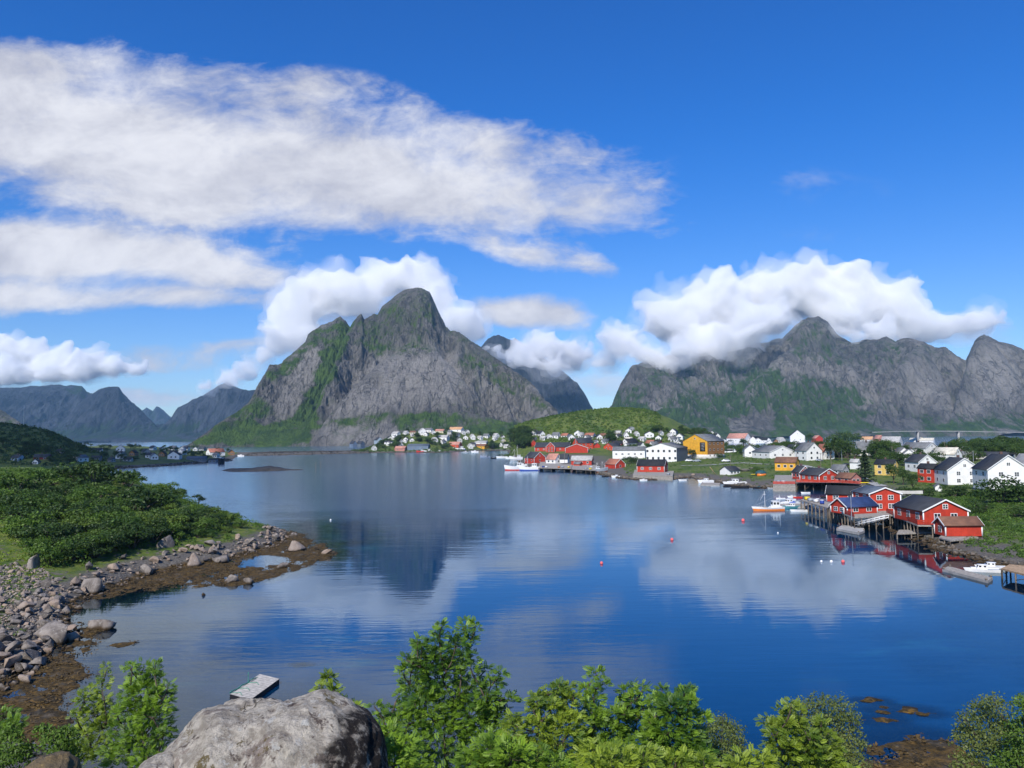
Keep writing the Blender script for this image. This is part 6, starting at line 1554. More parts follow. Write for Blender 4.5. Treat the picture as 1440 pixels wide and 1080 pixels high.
boat(1150, 705, 15, .3, .1, 160, 'white motor boat on the inner side of the pale jetty on tall posts', 'motor')
boat(1160, 700, 12, .3, .1, 185, 'dark open boat on the inner side of the pale jetty on tall posts', 'dinghy', 'black')
boat(1098, 702, 12, .3, .1, 175, 'white open boat just left of the one in front of the old timber quay', 'dinghy')
boat(1006, 685, 12, .3, .09, 180, 'low grey open boat between the white cabin cruiser and the long white motor boat', 'dinghy', 'greyboat')
boat(1054, 683, 13, .3, .1, 184, 'white open boat behind the long dark open boat', 'dinghy')
boat(735, 655.5, 12, .3, .15, 180, 'small white boat between the fishing boats and the red boathouse', 'motor')
boat(816, 663, 10, .3, .15, 176, 'small white motor boat left of the red and white fishing boat', 'motor')
boat(668, 636.5, 10, .3, .14, 182, 'small white boat at the water in front of the tan and brown sheds', 'motor')
boat(655, 637, 8, .3, .14, 178, 'small grey boat right of the blue hulled one at the far village', 'motor', 'greyboat')
for (x, y, w, hd, lab, hm, kd) in [(1112, 704, 14, 182, 'white cabin boat in the middle of the moored boats by the pale jetty', 'whiteboat', 'motor'), (1122, 700.5, 12, 176, 'small red hulled boat moored behind the blue tarpaulin boat', 'redboat', 'dinghy'), (1142, 716, 13, 150, 'small white boat at the outer corner of the pale jetty', 'whiteboat', 'motor'), (1133, 694, 12, 180, 'small white boat at the piles under the red railed deck', 'whiteboat', 'dinghy'), (1090, 705, 10, 186, 'grey dinghy at the left end of the moored boats', 'greyboat', 'dinghy'), (1022, 684.5, 10, 184, 'small black dinghy left of the long dark open boat', 'black', 'dinghy'), (905, 676, 10, 178, 'small white boat at the planked quay of the long red boathouse', 'whiteboat', 'motor'), (960, 676, 11, 186, 'white dinghy right of the planked quay of the long red boathouse', 'whiteboat', 'dinghy'), (770, 662, 12, 180, 'white motor boat alongside the grey timber quay, left of two', 'whiteboat', 'motor'), (788, 663, 13, 176, 'white motor boat alongside the grey timber quay, right of two', 'whiteboat', 'motor')]:
    boat(x, y, w, .3, .11, hd, lab, kd, hm)
# tubs and crates standing on the quays
def tub(px, py, z, s_, mat, label):
    q = P(px, py, z); o = empty('fish_tub', (q[0], q[1], z + .01), R(random.uniform(0, 90))); tag(o, label, 'tub', 'tubs on the quays')
    b = MB(); b.box(-s_ * .6, s_ * .6, -s_ * .45, s_ * .45, .12, s_ * .8); b.box(-s_ * .64, s_ * .64, -s_ * .49, s_ * .49, s_ * .72, s_ * .82); b.build('tub', M[mat], o)
    b = MB()
    for x in (-.45, .45): b.box(s_ * x - s_ * .1, s_ * x + s_ * .1, -s_ * .44, s_ * .44, 0, .12)
    b.build('skid', M['post'], o)
for k, (x, y, z, m_) in enumerate([(764, 657.4, 2.1, 'blueboat'), (768, 657.6, 2.1, 'whiteboat'), (786, 658, 2.1, 'orangeboat'), (791, 657.5, 2.1, 'greyboat'), (800, 658, 2.1, 'yellowplastic'), (824, 660, 2.0, 'greyboat'), (830, 660.3, 2.0, 'yellowplastic'), (940, 668, 1.97, 'greyboat'), (1095, 679, 2.6, 'greyboat'), (1102, 679.6, 2.6, 'whiteboat'), (1135, 703, 2.9, 'yellowplastic'), (1140, 705, 2.9, 'greyboat'), (1148, 706.5, 2.9, 'whiteboat'), (1156, 709, 2.9, 'blueboat')]):
    tub(x, y, z, 1.1, m_, {'blueboat': 'blue', 'whiteboat': 'white', 'orangeboat': 'orange', 'greyboat': 'grey', 'yellowplastic': 'yellow', 'redboat': 'red'}[m_] + ' fish tub standing on ' + ('the grey quay of the red village' if x < 803 else 'the quay beside the grey trawler' if x < 840 else 'the quay of the long red boathouse' if x < 1000 else 'the old timber quay with planked front' if x < 1110 else 'the pale jetty on tall posts' if x < 1200 else 'the pier of new orange planks'))
# kayak, tarpaulin heap and buoys
def kayak(px, py, w, z, head, label):
    q = P(px, py, z); L = w * q[1] / FPX; o = empty('kayak', (q[0], q[1], z), R(head)); tag(o, label, 'kayak')
    b = MB(); v, f = ico(3); b.raw(v * np.array([L / 2, L * .075, L * .05]) + np.array([0, 0, L * .05]), f); b.build('hull', M['yellowplastic'], o, True)
    b = MB(); b.box(-L * .08, L * .08, -L * .035, L * .035, L * .096, L * .105); b.build('cockpit', M['black'], o)
kayak(1216, 679.5, 15, 4.4, 8, 'yellow kayak lying on the grass below the dark conifer')
kayak(1060, 667.5, 9, 2.4, 4, 'yellow kayak lying beside the teal tarpaulin on the shore')
q = on_ground(1070, 669); o = empty('covered_stack', tuple(q)); tag(o, 'heap under a teal tarpaulin with orange sides on the rocky shore', 'heap')
b = MB(); v, f = ico(3); v2 = v * np.array([2.6, 1.6, 1.5]); v2[:, 2] = np.maximum(v2[:, 2], -.1); b.raw(v2 + np.array([0, 0, 1.0]), f); b.build('tarpaulin', M['darktarp'], o, True)
b = MB(); b.box(-1.9, 1.9, -1.5, 1.5, -.2, 1.0); b.build('crate', M['orangeboat'], o)
def buoy(px, py, dia, mat, label):
    q = P(px, py); o = empty('buoy', (q[0], q[1], 0)); tag(o, label, 'buoy', 'mooring buoys'); r = dia * q[1] / FPX / 2
    b = MB(); v, f = ico(3); b.raw(v * r * np.array([1, 1, 1.1]) + np.array([0, 0, r * .55]), f); b.build('float', M[mat], o, True)
    b = MB(); b.tube([(0, 0, r * 1.55), (0, 0, r * 1.95)], [r * .16, r * .12]); b.build('eye', M['steel'], o)
buoy(1155, 790.5, 3.4, 'whiteboat', 'white buoy, left of three near the small boathouse')
buoy(1169, 791, 4.2, 'whiteboat', 'white buoy, middle of three near the small boathouse')
buoy(1185.5, 791, 4.6, 'pinkbuoy', 'pink buoy, right of three near the small boathouse')
buoy(846, 793, 4.2, 'pinkbuoy', 'pink buoy alone in the blue water in the middle of the bay')
buoy(945, 760, 4.2, 'pinkbuoy', 'pink buoy beyond the one in the middle of the bay')
buoy(1045, 733, 4.4, 'pinkbuoy', 'pink buoy in front of the orange hulled boat')
buoy(465, 732, 2.6, 'whiteboat', 'small white buoy off the tip of the headland')
buoy(1094, 750, 2.2, 'whiteboat', 'small white buoy between the orange hulled boat and the pink one')
# poles
def pole(px, py, h, r, mat, label, cat='pole', name='utility_pole', arm=True, dist=None, z=None, group=None):
    q = PD(px, py, dist) if dist else (P(px, py, z) if z is not None else on_ground(px, py)); hh = h * q[1] / FPX
    o = empty(name, tuple(q)); tag(o, label, cat, group)
    b = MB(); b.tube([(0, 0, -.6), (0, 0, hh)], [r, r * .75]); b.build('shaft', M[mat], o, True)
    if arm:
        b = MB(); b.box(-.9, .9, -.06, .06, hh * .93, hh * .93 + .12); b.build('crossarm', M['post'], o)
        b = MB()
        for x in (-.75, 0, .75): b.tube([(x, 0, hh * .93 + .122), (x, 0, hh * .93 + .34)], [.05, .04])
        b.build('insulator', M['glass'], o)
pole(1184, 648, 22, .16, 'steel', 'pale pole in front of the big trees right of the white pair of houses')
pole(1107, 634, 15, .14, 'post', 'wooden pole left of the white two storey gabled house')
pole(1096, 628, 13, .14, 'post', 'wooden pole above the long low white house')
pole(1045, 628, 13, .14, 'post', 'wooden pole in front of the long pink roof')
pole(1161, 625, 10, .14, 'steel', 'short pale pole beside the big trees on the skyline')
pole(1369, 650, 16, .14, 'steel', 'pale pole behind the white house with black chimney, left of two')
pole(1372, 641, 13, .14, 'steel', 'pale pole behind the white house with black chimney, right of two')
pole(1426, 641, 12, .14, 'post', 'wooden pole above the long dark roof at the right')
pole(950, 617, 9, .14, 'steel', 'thin pole behind the boxy white house with flat roof')
pole(810, 636, 26, .28, 'steel', 'tall blue grey mast rising in front of the red warehouses', 'mast', 'mast', False)
pole(1197.5, 727, 30, .09, 'steel', 'flagpole without flag at the blue roofed cabin', 'flagpole', 'flagpole', False, z=2.95)
pole(444, 664, 14, .14, 'post', 'channel marker stake in the bay, left of two', 'marker', 'marker_stake', False, z=0)
pole(451, 659, 11, .14, 'post', 'channel marker stake in the bay, right of two', 'marker', 'marker_stake', False, z=0)
pole(33, 603, 33, .22, 'steel', 'radio mast on the shaded hill at the left', 'mast', 'mast', False, dist=640)
pole(103, 628, 12, .14, 'post', 'wooden pole at the foot of the shaded hill', dist=640)
rgp = np.random.default_rng(12); kp = 0
while kp < 18:
    x, y = rgp.uniform(700, 1400), rgp.uniform(612, 665); q = on_ground(x, y)
    if q[2] < 2 or q[1] > 900 or any((q[0] - f[0]) ** 2 + (q[1] - f[1]) ** 2 < (f[2] + 1) ** 2 for f in FOOT): continue
    pole(x, y, 7.5 / q[1] * FPX, .13, 'post', 'wooden utility pole standing among the village houses', 'pole', group='utility poles among the village houses'); kp += 1
def road(pts, w, label):
    P_ = np.array([on_ground(a, b)[:2] for a, b in pts]); t = np.linspace(0, len(P_) - 1, 60); C_ = np.stack([np.interp(t, range(len(P_)), P_[:, i]) for i in (0, 1)], -1)
    d_ = np.gradient(C_, axis=0); d_ /= np.linalg.norm(d_, axis=1, keepdims=True); n_ = np.stack([-d_[:, 1], d_[:, 0]], -1); V = []
    for k in range(60):
        for s_ in (-1, -.33, .33, 1): q = C_[k] + n_[k] * w * .5 * s_; V.append((q[0], q[1], float(max(hterr(*q), hterr(*C_[k]))) + .12))
    o = mesh_np('road', V, grid_faces(60, 4), M['concrete'], True); tag(o, kind='structure')
road([(958, 655), (1000, 654), (1045, 651), (1090, 653), (1130, 655), (1175, 664), (1200, 668), (1240, 684)], 4.2, '')
# parked vehicles
def car(px, py, w, head, mat, label, van=False):
    q = on_ground(px, py); L = w * q[1] / FPX; L = min(max(L, 3.6), 7.5); o = empty('camper_van' if van else 'parked_car', tuple(q), R(head)); tag(o, label, 'van' if van else 'car')
    W2, h1, h2 = L * .2, L * .17, L * (.42 if van else .32)
    b = MB(); b.box(-L / 2, L / 2, -W2, W2, .28, h1 + .1); b.build('body', M[mat], o)
    b = MB(); x0, x1 = (-L * .49, L * .34) if van else (-L * .34, L * .2); r = .12 * L
    v = [(x0, -W2 * .97, h1 + .1), (x1 + r, -W2 * .97, h1 + .1), (x1 + r, W2 * .97, h1 + .1), (x0, W2 * .97, h1 + .1), (x0 + r * .5, -W2 * .85, h2), (x1, -W2 * .85, h2), (x1, W2 * .85, h2), (x0 + r * .5, W2 * .85, h2)]
    for f in ((0, 1, 5, 4), (1, 2, 6, 5), (2, 3, 7, 6), (3, 0, 4, 7), (4, 5, 6, 7)): b.quad(*[v[i] for i in f])
    c = b.build('cabin', M[mat], o); b = MB()
    for s_ in (-1, 1):
        qd = [(x0 + r * .5, s_ * (W2 * .95 + .03), h1 + .2), (x1 + r * .5, s_ * (W2 * .95 + .03), h1 + .2), (x1, s_ * (W2 * .86 + .03), h2 - .12), (x0 + r * .8, s_ * (W2 * .86 + .03), h2 - .12)]; b.quad(*(qd if s_ < 0 else qd[::-1]))
    b.quad((x1 + r * .85 + .03, -W2 * .8, h1 + .22), (x1 + r * .85 + .03, W2 * .8, h1 + .22), (x1 + r * .2 + .03, W2 * .75, h2 - .12), (x1 + r * .2 + .03, -W2 * .75, h2 - .12)); b.build('window', M['glass'], c)
    for sx in (-.31, .31):
        for s_ in (-1, 1):
            b = MB(); rr_ = .33; n = 12; ring = [(L * sx + rr_ * math.cos(t * 2 * math.pi / n), rr_ + rr_ * math.sin(t * 2 * math.pi / n)) for t in range(n)]
            y0, y1 = s_ * (W2 - .12), s_ * (W2 + .02)
            b.poly([(x, y1, z) for x, z in (ring if s_ < 0 else ring[::-1])])
            for t in range(n): p, q2 = ring[t], ring[(t + 1) % n]; b.quad((p[0], y0, p[1]), (q2[0], y0, q2[1]), (q2[0], y1, q2[1]), (p[0], y1, p[1]))
            b.build('wheel', M['black'], o)
car(969, 649, 11, 5, 'whiteboat', 'white car parked between the hall with six windows and the ochre building')
car(980, 649.5, 11, 178, 'greyboat', 'silver car parked in front of the ochre building')
car(1021, 649.5, 12, 4, 'whiteboat', 'white car half hidden in the meadow right of the ochre building')
car(1025, 637, 13, 2, 'whiteboat', 'white camper van right of the ochre building', True)
car(1038, 636.5, 12, 8, 'whiteboat', 'second camper van, beside the pole under the pink roof', True)
car(1152, 648.5, 10, 6, 'greyboat', 'grey car in front of the white house with red tiled roof')
car(1190, 655, 11, 170, 'black', 'black car parked beside the small white house by the conifer')
# wooden A-frame by the meadow
q = on_ground(1003, 668); o = empty('derrick', tuple(q)); tag(o, 'leaning brown derrick pole on the shore right of the ochre building', 'derrick')
b = MB(); b.bar((1.6, 0, -.3), (-1.6, 0, 4.0), .22); b.build('boom', M['newwood'], o)
b = MB(); b.bar((-.6, .3, -.3), (-.3, .1, 2.2), .16); b.build('strut', M['post'], o)
# bridge over the inlet
def bridge():
    pts = [PD(x, y, d) for x, y, d in ((1225, 607.6, 1180), (1255, 606.6, 1200), (1290, 606.0, 1220), (1330, 606.0, 1240), (1375, 606.6, 1250), (1425, 607.5, 1260), (1470, 608.5, 1270))]
    o = empty('road_bridge', tuple(pts[3] * np.array([1, 1, 0]))); tag(o, 'long low concrete road bridge over the inlet at the right', 'bridge')
    org = np.array(o.location); b = MB(); rl = MB()
    for p, q in zip(pts[:-1], pts[1:]):
        p = p - org; q = q - org; w = np.array([0, 4.0, 0]); t = np.array([0, 0, -.9])
        b.quad(tuple(p - w), tuple(q - w), tuple(q + w), tuple(p + w)); b.quad(tuple(p - w + t), tuple(q - w + t), tuple(q - w), tuple(p - w)); b.quad(tuple(q + w + t), tuple(p + w + t), tuple(p + w), tuple(q + w)); b.quad(tuple(p + w + t), tuple(q + w + t), tuple(q - w + t), tuple(p - w + t))
        rl.bar(tuple(p - w * .95 + [0, 0, 1.0]), tuple(q - w * .95 + [0, 0, 1.0]), .10)
    b.build('deck', M['concrete'], o); rl.build('parapet', M['concrete'], o)
    for x in (1290, 1347):
        k = np.interp(x, [1225, 1255, 1290, 1330, 1375, 1425, 1470], range(7)); i = int(k); p = pts[i] + (pts[i + 1] - pts[i]) * (k - i) - org
        b = MB(); b.box(p[0] - 1.0, p[0] + 1.0, p[1] - 3, p[1] + 3, -3, p[2] - .905); b.build('pillar', M['concrete'], o)
bridge()
# swimming raft
def raft():
    c = np.array([P(323, 976, .42), P(352, 984, .42), P(393, 954.5, .42), P(364, 951.5, .42)])[:, :2]; org = c.mean(0); L = c - org
    o = empty('raft', (org[0], org[1], 0)); tag(o, 'small weathered wooden raft floating below the viewpoint', 'raft')
    u = L[2] - L[1]; w = L[0] - L[1]; nb = 12
    b = MB()
    for k in range(nb):
        p0 = L[1] + u * (k + .03) / nb; p1 = L[1] + u * (k + .97) / nb
        a_, b_, c_, d_ = p0, p1, p1 + w, p0 + w
        b.quad((*a_, .42), (*b_, .42), (*c_, .42), (*d_, .42))
    b.build('planks', M['pale'], o)
    b = MB()
    for i in range(4): p, q = L[i] * .995, L[(i + 1) % 4] * .995; b.quad((*p, -.15), (*q, -.15), (*q, .40), (*p, .40))
    b.poly([(*(p * .99), .40) for p in L]); b.build('frame', M['black'], o)
    b = MB(); pp = L[0] + (L[3] - L[0]) * .62; b.tube([(*pp, .42), (*pp, 1.35)], [.035, .03]); b.build('post', M['greenrope'], o)
    b = MB()
    for t0, t1, dz in ((0, .95, .03), (0, .9, .10)):
        b.tube([tuple((L[0] + (L[3] - L[0]) * t)) + (.44 + dz + .05 * math.sin(t * 19),) for t in np.linspace(t0, t1, 12)], [.03] * 12, 5)
    for t in (.05, .3, .62): b.tube([tuple(L[0] + (L[3] - L[0]) * t) + (.44,), tuple(L[0] + (L[3] - L[0]) * (t + .1) - w * .3) + (.46,), tuple(L[0] + (L[3] - L[0]) * (t + .02) - w * .5) + (.45,)], [.025] * 3, 5)
    b.build('net', M['greenrope'], o)
raft()
# ------------------------------------------------------------------ trees among the houses
def T(px, py, h, kind, mat, label, group=None, wide=1.0, cat='tree', name=None):
    q = on_ground(px, py); return put_tree(kind, mat, tuple(q), h * q[1] / FPX, label, group, cat, wide, name)
T(1217, 678, 44, 'conifer', LEAF_FIR, 'tall dark conifer beside the pale yellow house', None, 1.7)
for (x, y, h, w, lab) in [(974, 646, 16, 1.1, 'round dark tree between the hall with six windows and the ochre building'), (886, 652, 14, 1.0, 'dark bushy tree in front of the long white hall'), (893, 652, 12, 1.0, 'smaller dark tree beside the bushy one at the long white hall'),
                          (1011, 649, 13, 1.0, 'small green tree at the right corner of the ochre building'), (1046, 631, 16, 1.2, 'round tree hiding the middle of the long pink roof'), (1066, 668, 14, 1.2, 'green bush on the meadow left of the yellow house with brown roof'),
                          (1137, 626, 18, 1.0, 'tree just right of the tall white gable'), (1168, 646, 34, .8, 'tall tree right of the white pair of houses, leftmost of the clump'), (1180, 648, 40, .8, 'tallest tree of the clump right of the white pair of houses'), (1193, 648, 34, .9, 'right hand tree of the clump above the small grey shed'), (1186, 632, 27, 1.1, 'broad tree at the back of the clump on the skyline'), (1201, 630, 24, 1.1, 'rightmost tree at the back of the clump on the skyline'),
                          (1232, 646, 30, .8, 'tree in front of the broad grey roof'), (1248, 646, 30, .95, 'tree right of the broad grey roof'), (1262, 643, 22, 1.0, 'tree left of the stained grey roof'), (1295, 646, 18, .9, 'slim tree in front of the stained grey roof'), (1257, 680, 30, 1.0, 'leafy tree in front of the pale yellow house'), (1270, 682, 24, 1.1, 'leafy tree right of the pale yellow house'),
                          (1284, 690, 26, 1.0, 'dark tree left of the red two storey house'), (1278, 700, 20, 1.5, 'wide dark bush below the red two storey house'), (1304, 699, 17, 1.4, 'dark bush in front of the red two storey house'), (1340, 699, 20, 1.3, 'hedge like bush at the foot of the white house with black chimney'), (1356, 698, 18, 1.3, 'second hedge like bush at the foot of the white house with black chimney'),
                          (1410, 708, 44, 1.35, 'big round bush hiding the large white gabled house'), (1440, 708, 36, 1.2, 'bush at the right edge beside the big round one'), (1380, 722, 22, 1.4, 'dark bush on the grass below the big round one'), (1430, 728, 20, 1.4, 'low bush on the right hand meadow')]:
    T(x, y, h, 'bush' if 'bush' in lab else 'broad', LEAF_MID if 'dark' not in lab else LEAF_DARK, lab, None, w)
rgt = np.random.default_rng(99)
ZONES = [((500, 745, 607, 632), 85, (5, 10), 'leafy tree among the houses of the far village', 'trees of the far village', LEAF_DARK), ((725, 860, 612, 630), 50, (5, 9), 'leafy tree between the red village and the green hill', 'trees below the green hill', LEAF_DARK),
         ((860, 1090, 606, 640), 75, (4, 9), 'leafy tree among the white houses around the ochre building', 'trees around the ochre building', LEAF_MID), ((1090, 1250, 607, 645), 75, (5, 10), 'leafy tree among the white houses right of the middle', 'trees among the middle houses', LEAF_MID),
         ((1340, 1440, 622, 650), 60, (6, 10), 'leafy tree in the belt of trees behind the white houses at the right', 'belt of trees at the right', LEAF_MID), ((1240, 1345, 622, 660), 34, (4, 8), 'leafy tree among the white houses at the right', 'trees among the right hand houses', LEAF_MID),
         ((0, 335, 628, 652), 60, (4, 8), 'dark tree among the houses of the shaded peninsula', 'trees of the shaded peninsula', LEAF_DARK)]
for (box, n, hr_, lab, grp, mt) in ZONES:
    k = 0; tries = 0
    while k < n and tries < n * 14:
        tries += 1; px, py = rgt.uniform(box[0], box[1]), rgt.uniform(box[2], box[3]); q = on_ground(px, py)
        if q[2] < 1.0 or q[1] > 1400: continue
        if any((q[0] - f[0]) ** 2 + (q[1] - f[1]) ** 2 < (f[2] + 1.5) ** 2 or (abs(q[0] - f[0] * q[1] / f[1]) < f[2] * .8 and 0 < f[1] - q[1] < 22) for f in FOOT): continue
        kd = 'broad' if rgt.random() < .55 else 'bush'; put_tree(kd, mt, tuple(q), rgt.uniform(*hr_), lab if kd == 'broad' else lab.replace('leafy tree', 'low round bush').replace('dark tree', 'dark low bush'), grp if kd == 'broad' else grp.replace('trees', 'bushes'), 'tree' if kd == 'broad' else 'bush', rgt.uniform(.9, 1.5), 'leafy_tree' if kd == 'broad' else 'round_bush'); k += 1
# low scrub and rough grass of the village ground
def vill_test(x, y):
    s = poly_sdf(x, y, VILL); ok = (s > 5) & in_view(x, y) & (crest(x, y, HILL, 95, 120) < 9)
    ok &= poly_sdf(x, y, PAVED) < 0
    for f in FOOT: ok &= ((x - f[0]) ** 2 + (y - f[1]) ** 2 > f[2] ** 2)
    return ok
vp = scatter(9000, (-60, 420, 110, 800), vill_test, 61)[:3600]
scrub('meadow_scrub', vp, rgt.uniform(.25, 1.0, len(vp)) * np.where(rgt.random(len(vp)) < .12, 2.0, 1), 26, .45, LEAF_SCRUB, 62, 1.4, .3)
vp2 = scatter(9000, (60, 200, 95, 240), vill_test, 63)[:1500]
scrub('slope_scrub', vp2, rgt.uniform(.2, .7, len(vp2)) * np.where(rgt.random(len(vp2)) < .14, 2.4, 1), 60, .28, LEAF_SCRUB, 64, 1.5, .35)
vp3 = scatter(9000, (-260, 100, 960, 1160), lambda x, y: vill_test(x, y), 65)[:1600]
scrub('far_village_scrub', vp3, rgt.uniform(.8, 2.2, len(vp3)), 16, 1.2, LEAF_MID, 66)
# bushes that stand out of the headland scrub
for (x, y, h, w, lab) in [(133, 690, 58, 1.6, 'large dark round bush highest on the headland'), (190, 724, 54, 1.5, 'large dark bush in the middle of the headland'), (255, 700, 16, 1.3, 'dark bush on the headland ridge, left of two on its skyline'), (278, 708, 16, 1.2, 'dark bush on the headland ridge, right of two on its skyline'), (318, 728, 14, 1.1, 'small tree near the tip of the headland, left of two'), (334, 732, 14, 1.0, 'small tree near the tip of the headland, right of two'),
                          (60, 690, 40, 1.7, 'broad bush on the left headland skyline'), (15, 700, 48, 1.4, 'bush cut by the left edge on the headland'), (95, 735, 34, 1.5, 'dark bush above the yellow grass patch on the headland'), (40, 755, 34, 1.4, 'pale green bush at the left edge above the scree'), (70, 795, 40, 1.4, 'bright green bush standing just above the scree'), (140, 760, 30, 1.5, 'low dark bush in the headland scrub above the tall wedge of rock'), (215, 745, 22, 1.5, 'low bush left of the split grey block'), (250, 760, 16, 1.6, 'low bush right of the split grey block')]:
    q = on_ground(x, y); put_tree('bush', LEAF_DARK if 'dark' in lab else LEAF_SCRUB, tuple(q), h * q[1] / FPX, lab, None, 'bush', w * .8)
kk = 0; tries = 0
while kk < 190 and tries < 3000:
    tries += 1; px, py = rgt.uniform(0, 350), rgt.uniform(668, 790); q = on_ground(px, py)
    if q[1] > 330 or poly_sdf(q[0], q[1], NEAR) < 9 or (px < 36 and py > 742): continue
    put_tree('bush', [LEAF_SCRUB, LEAF_DARK, LEAF_HILL][int(rgt.choice(3, p=[.42, .36, .22]))], tuple(q), rgt.uniform(2.0, 5.2) * (.75 if px > 240 else 1), 'leafy bush in the dense scrub covering the headland', 'bushes of the headland scrub', 'bush', rgt.uniform(1.0, 1.5)); kk += 1

for (px, py, w, hf) in [(1047, 663, 18, .7), (1058, 660, 14, .6), (1036, 659, 12, .6), (975, 668, 12, .7), (1000, 672, 10, .7), (1225, 694, 16, .5)]:
    q = on_ground(px, py); put_rock(q[0], q[1], w * q[1] / FPX, 'grey rock outcrop showing through the grass of the village slope', 'rock outcrops on the village slope', sink=.6, scl=(1, 1, hf), z=q[2])
# ------------------------------------------------------------------ rowans and shrubs just below the viewpoint
def leaflet_template():
    """one pinnate leaf of unit length along +x, facing +z"""
    V = []; sizes = []
    def leaf(c, d, ln, w, droop):
        d = np.array(d) / np.linalg.norm(d); s = np.array([-d[1], d[0], 0]); n_ = np.array([0, 0, 1.])
        a = np.array(c); V.extend([a, a + d * ln * .5 + s * w + n_ * .02 * ln, a + d * ln - n_ * droop * ln, a + d * ln * .5 - s * w + n_ * .02 * ln])
    for k in range(5):
        x = .20 + k * .165; ln = .34 + .05 * math.sin(k / 4 * math.pi)
        for s in (-1, 1): leaf((x, 0, -.10 * x * x), (.42, s, 0), ln, ln * .27, .12)
    leaf((.95, 0, -.09), (1, 0, 0), .32, .085, .2)
    a = .006; V.extend([np.array(q) for q in ((0, -a, 0), (.95, -a, -.09), (.95, a, -.09), (0, a, 0))])
    return np.array(V)
PINNATE = leaflet_template()
def pinnate_leaves(p, dirn, up, size, rg):
    n = len(p); x = dirn / np.linalg.norm(dirn, axis=1, keepdims=True); y = np.cross(up, x); y /= np.linalg.norm(y, axis=1, keepdims=True) + 1e-9; z = np.cross(x, y)
    t = PINNATE[None] * size[:, None, None]
    v = p[:, None] + t[..., 0:1] * x[:, None] + t[..., 1:2] * y[:, None] + t[..., 2:3] * z[:, None]
    nv = len(PINNATE); v = v.reshape(-1, 3); return v, np.arange(n * nv).reshape(-1, 4)
def fore_plant(name, label, base, dist, blobs, kind, mat, nleaf, leaf, seed, cat='shrub', depth=.8, group=None, stems=3, twigs=60):
    """blobs: (px, py, radius px[, extra distance]); base: pixel x of the foot (it stands on the bank)"""
    rg = np.random.default_rng(seed); k = dist / FPX
    bx = PD(base, 1000, dist); gz = float(hterr(bx[0], bx[1])); root = empty(name, (bx[0], bx[1], gz)); tag(root, label, cat, group)
    org = np.array([bx[0], bx[1], gz]); C = []; Rr = []
    if kind == 'rowan' and len(blobs) > 8:
        blobs = [(q[0], q[1], q[2] * .92) + tuple(q[3:]) for q in blobs] + [(q[0] + rg.uniform(-.9, .9) * q[2], q[1] - q[2] * rg.uniform(.95, 1.5), rg.uniform(5.5, 9)) for q in blobs if q[2] >= 13 and q[1] < 1062 for _ in range(2)]
    for q in blobs:
        C.append(PD(q[0], q[1], dist + (q[3] if len(q) > 3 else rg.uniform(-.3, .3))) - org); Rr.append(q[2] * k)
    C = np.array(C); Rr = np.array(Rr); w = np.maximum(Rr, .09) ** 1.9; pick = rg.choice(len(C), nleaf, p=w / w.sum())
    d = rand_unit(nleaf, rg); d[:, 2] = np.where(d[:, 2] < -.45, -d[:, 2] * .6, d[:, 2])
    ph = seed * 1.7; lump = fbm(d[:, 0] * 1.9 + pick * 2.3 + ph, d[:, 1] * 1.9 + d[:, 2] * 2.4, seed, 3)
    rad = Rr[pick] * rg.uniform(.25, 1, nleaf) ** .5 * (1 + .55 * lump)
    p = C[pick] + d * rad[:, None] * np.array([1, depth, 1])
    # branches: stems from the foot to the clumps, twigs to some leaves
    br = []; order = np.argsort(C[:, 2])
    for i in range(len(C)):
        lower = [j for j in range(len(C)) if C[j, 2] < C[i, 2] - .05]
        if lower: j = min(lower, key=lambda j: np.linalg.norm((C[j] - C[i]) * np.array([1, 1, .6]))); a = C[j]
        else: a = np.array([rg.uniform(-.08, .08), 0, -.15])
        mid = (a + C[i]) / 2 + rg.normal(size=3) * .05 * np.linalg.norm(C[i] - a)
        r0 = .010 + .004 * max(0, (C[:, 2].max() - a[2])); r1 = max(.004, r0 * .6); br.append(tube_np([a, mid, C[i], C[i] + np.array([0, 0, Rr[i] * .6])], [r0, (r0 + r1) / 2, r1, .003], 5))
    for i in rg.choice(nleaf, min(twigs, nleaf), replace=False):
        a = C[pick[i]]; br.append(tube_np([a, (a + p[i]) / 2 + np.array([0, 0, -.02]), p[i]], [.005, .004, .002], 4))
    v, f = joinvf(br); mesh_np('branches', v, f, BARK, True, root)
    if kind == 'rowan':
        dr = d * np.array([1, 1, .35]) + rand_unit(nleaf, rg) * .55 + np.array([0, 0, .12]); up = np.array([0, 0, 1.]) + rand_unit(nleaf, rg) * .55 + d * .35 + np.array([-.10, -.45, 0])
        v, f = pinnate_leaves(p, dr, up, leaf * rg.uniform(.6, 1.25, nleaf), rg); kq = len(PINNATE)
    else:
        nr = d * .5 + rand_unit(nleaf, rg) * .8 + np.array([-.1, -.3, .3]); nr /= np.linalg.norm(nr, axis=1, keepdims=True)
        v, f = leaf_quads(p, nr, leaf * rg.uniform(.6, 1.3, nleaf), rg, .5); kq = 4
    hgt = np.clip((p[:, 2] - p[:, 2].min()) / (np.ptp(p[:, 2]) + 1e-6), 0, 1)
    mesh_np('foliage', v, f, mat, False, root, attrs={'tint': np.repeat((rg.random(nleaf) < .30) * rg.uniform(.1, .9, nleaf), kq)})
    return root
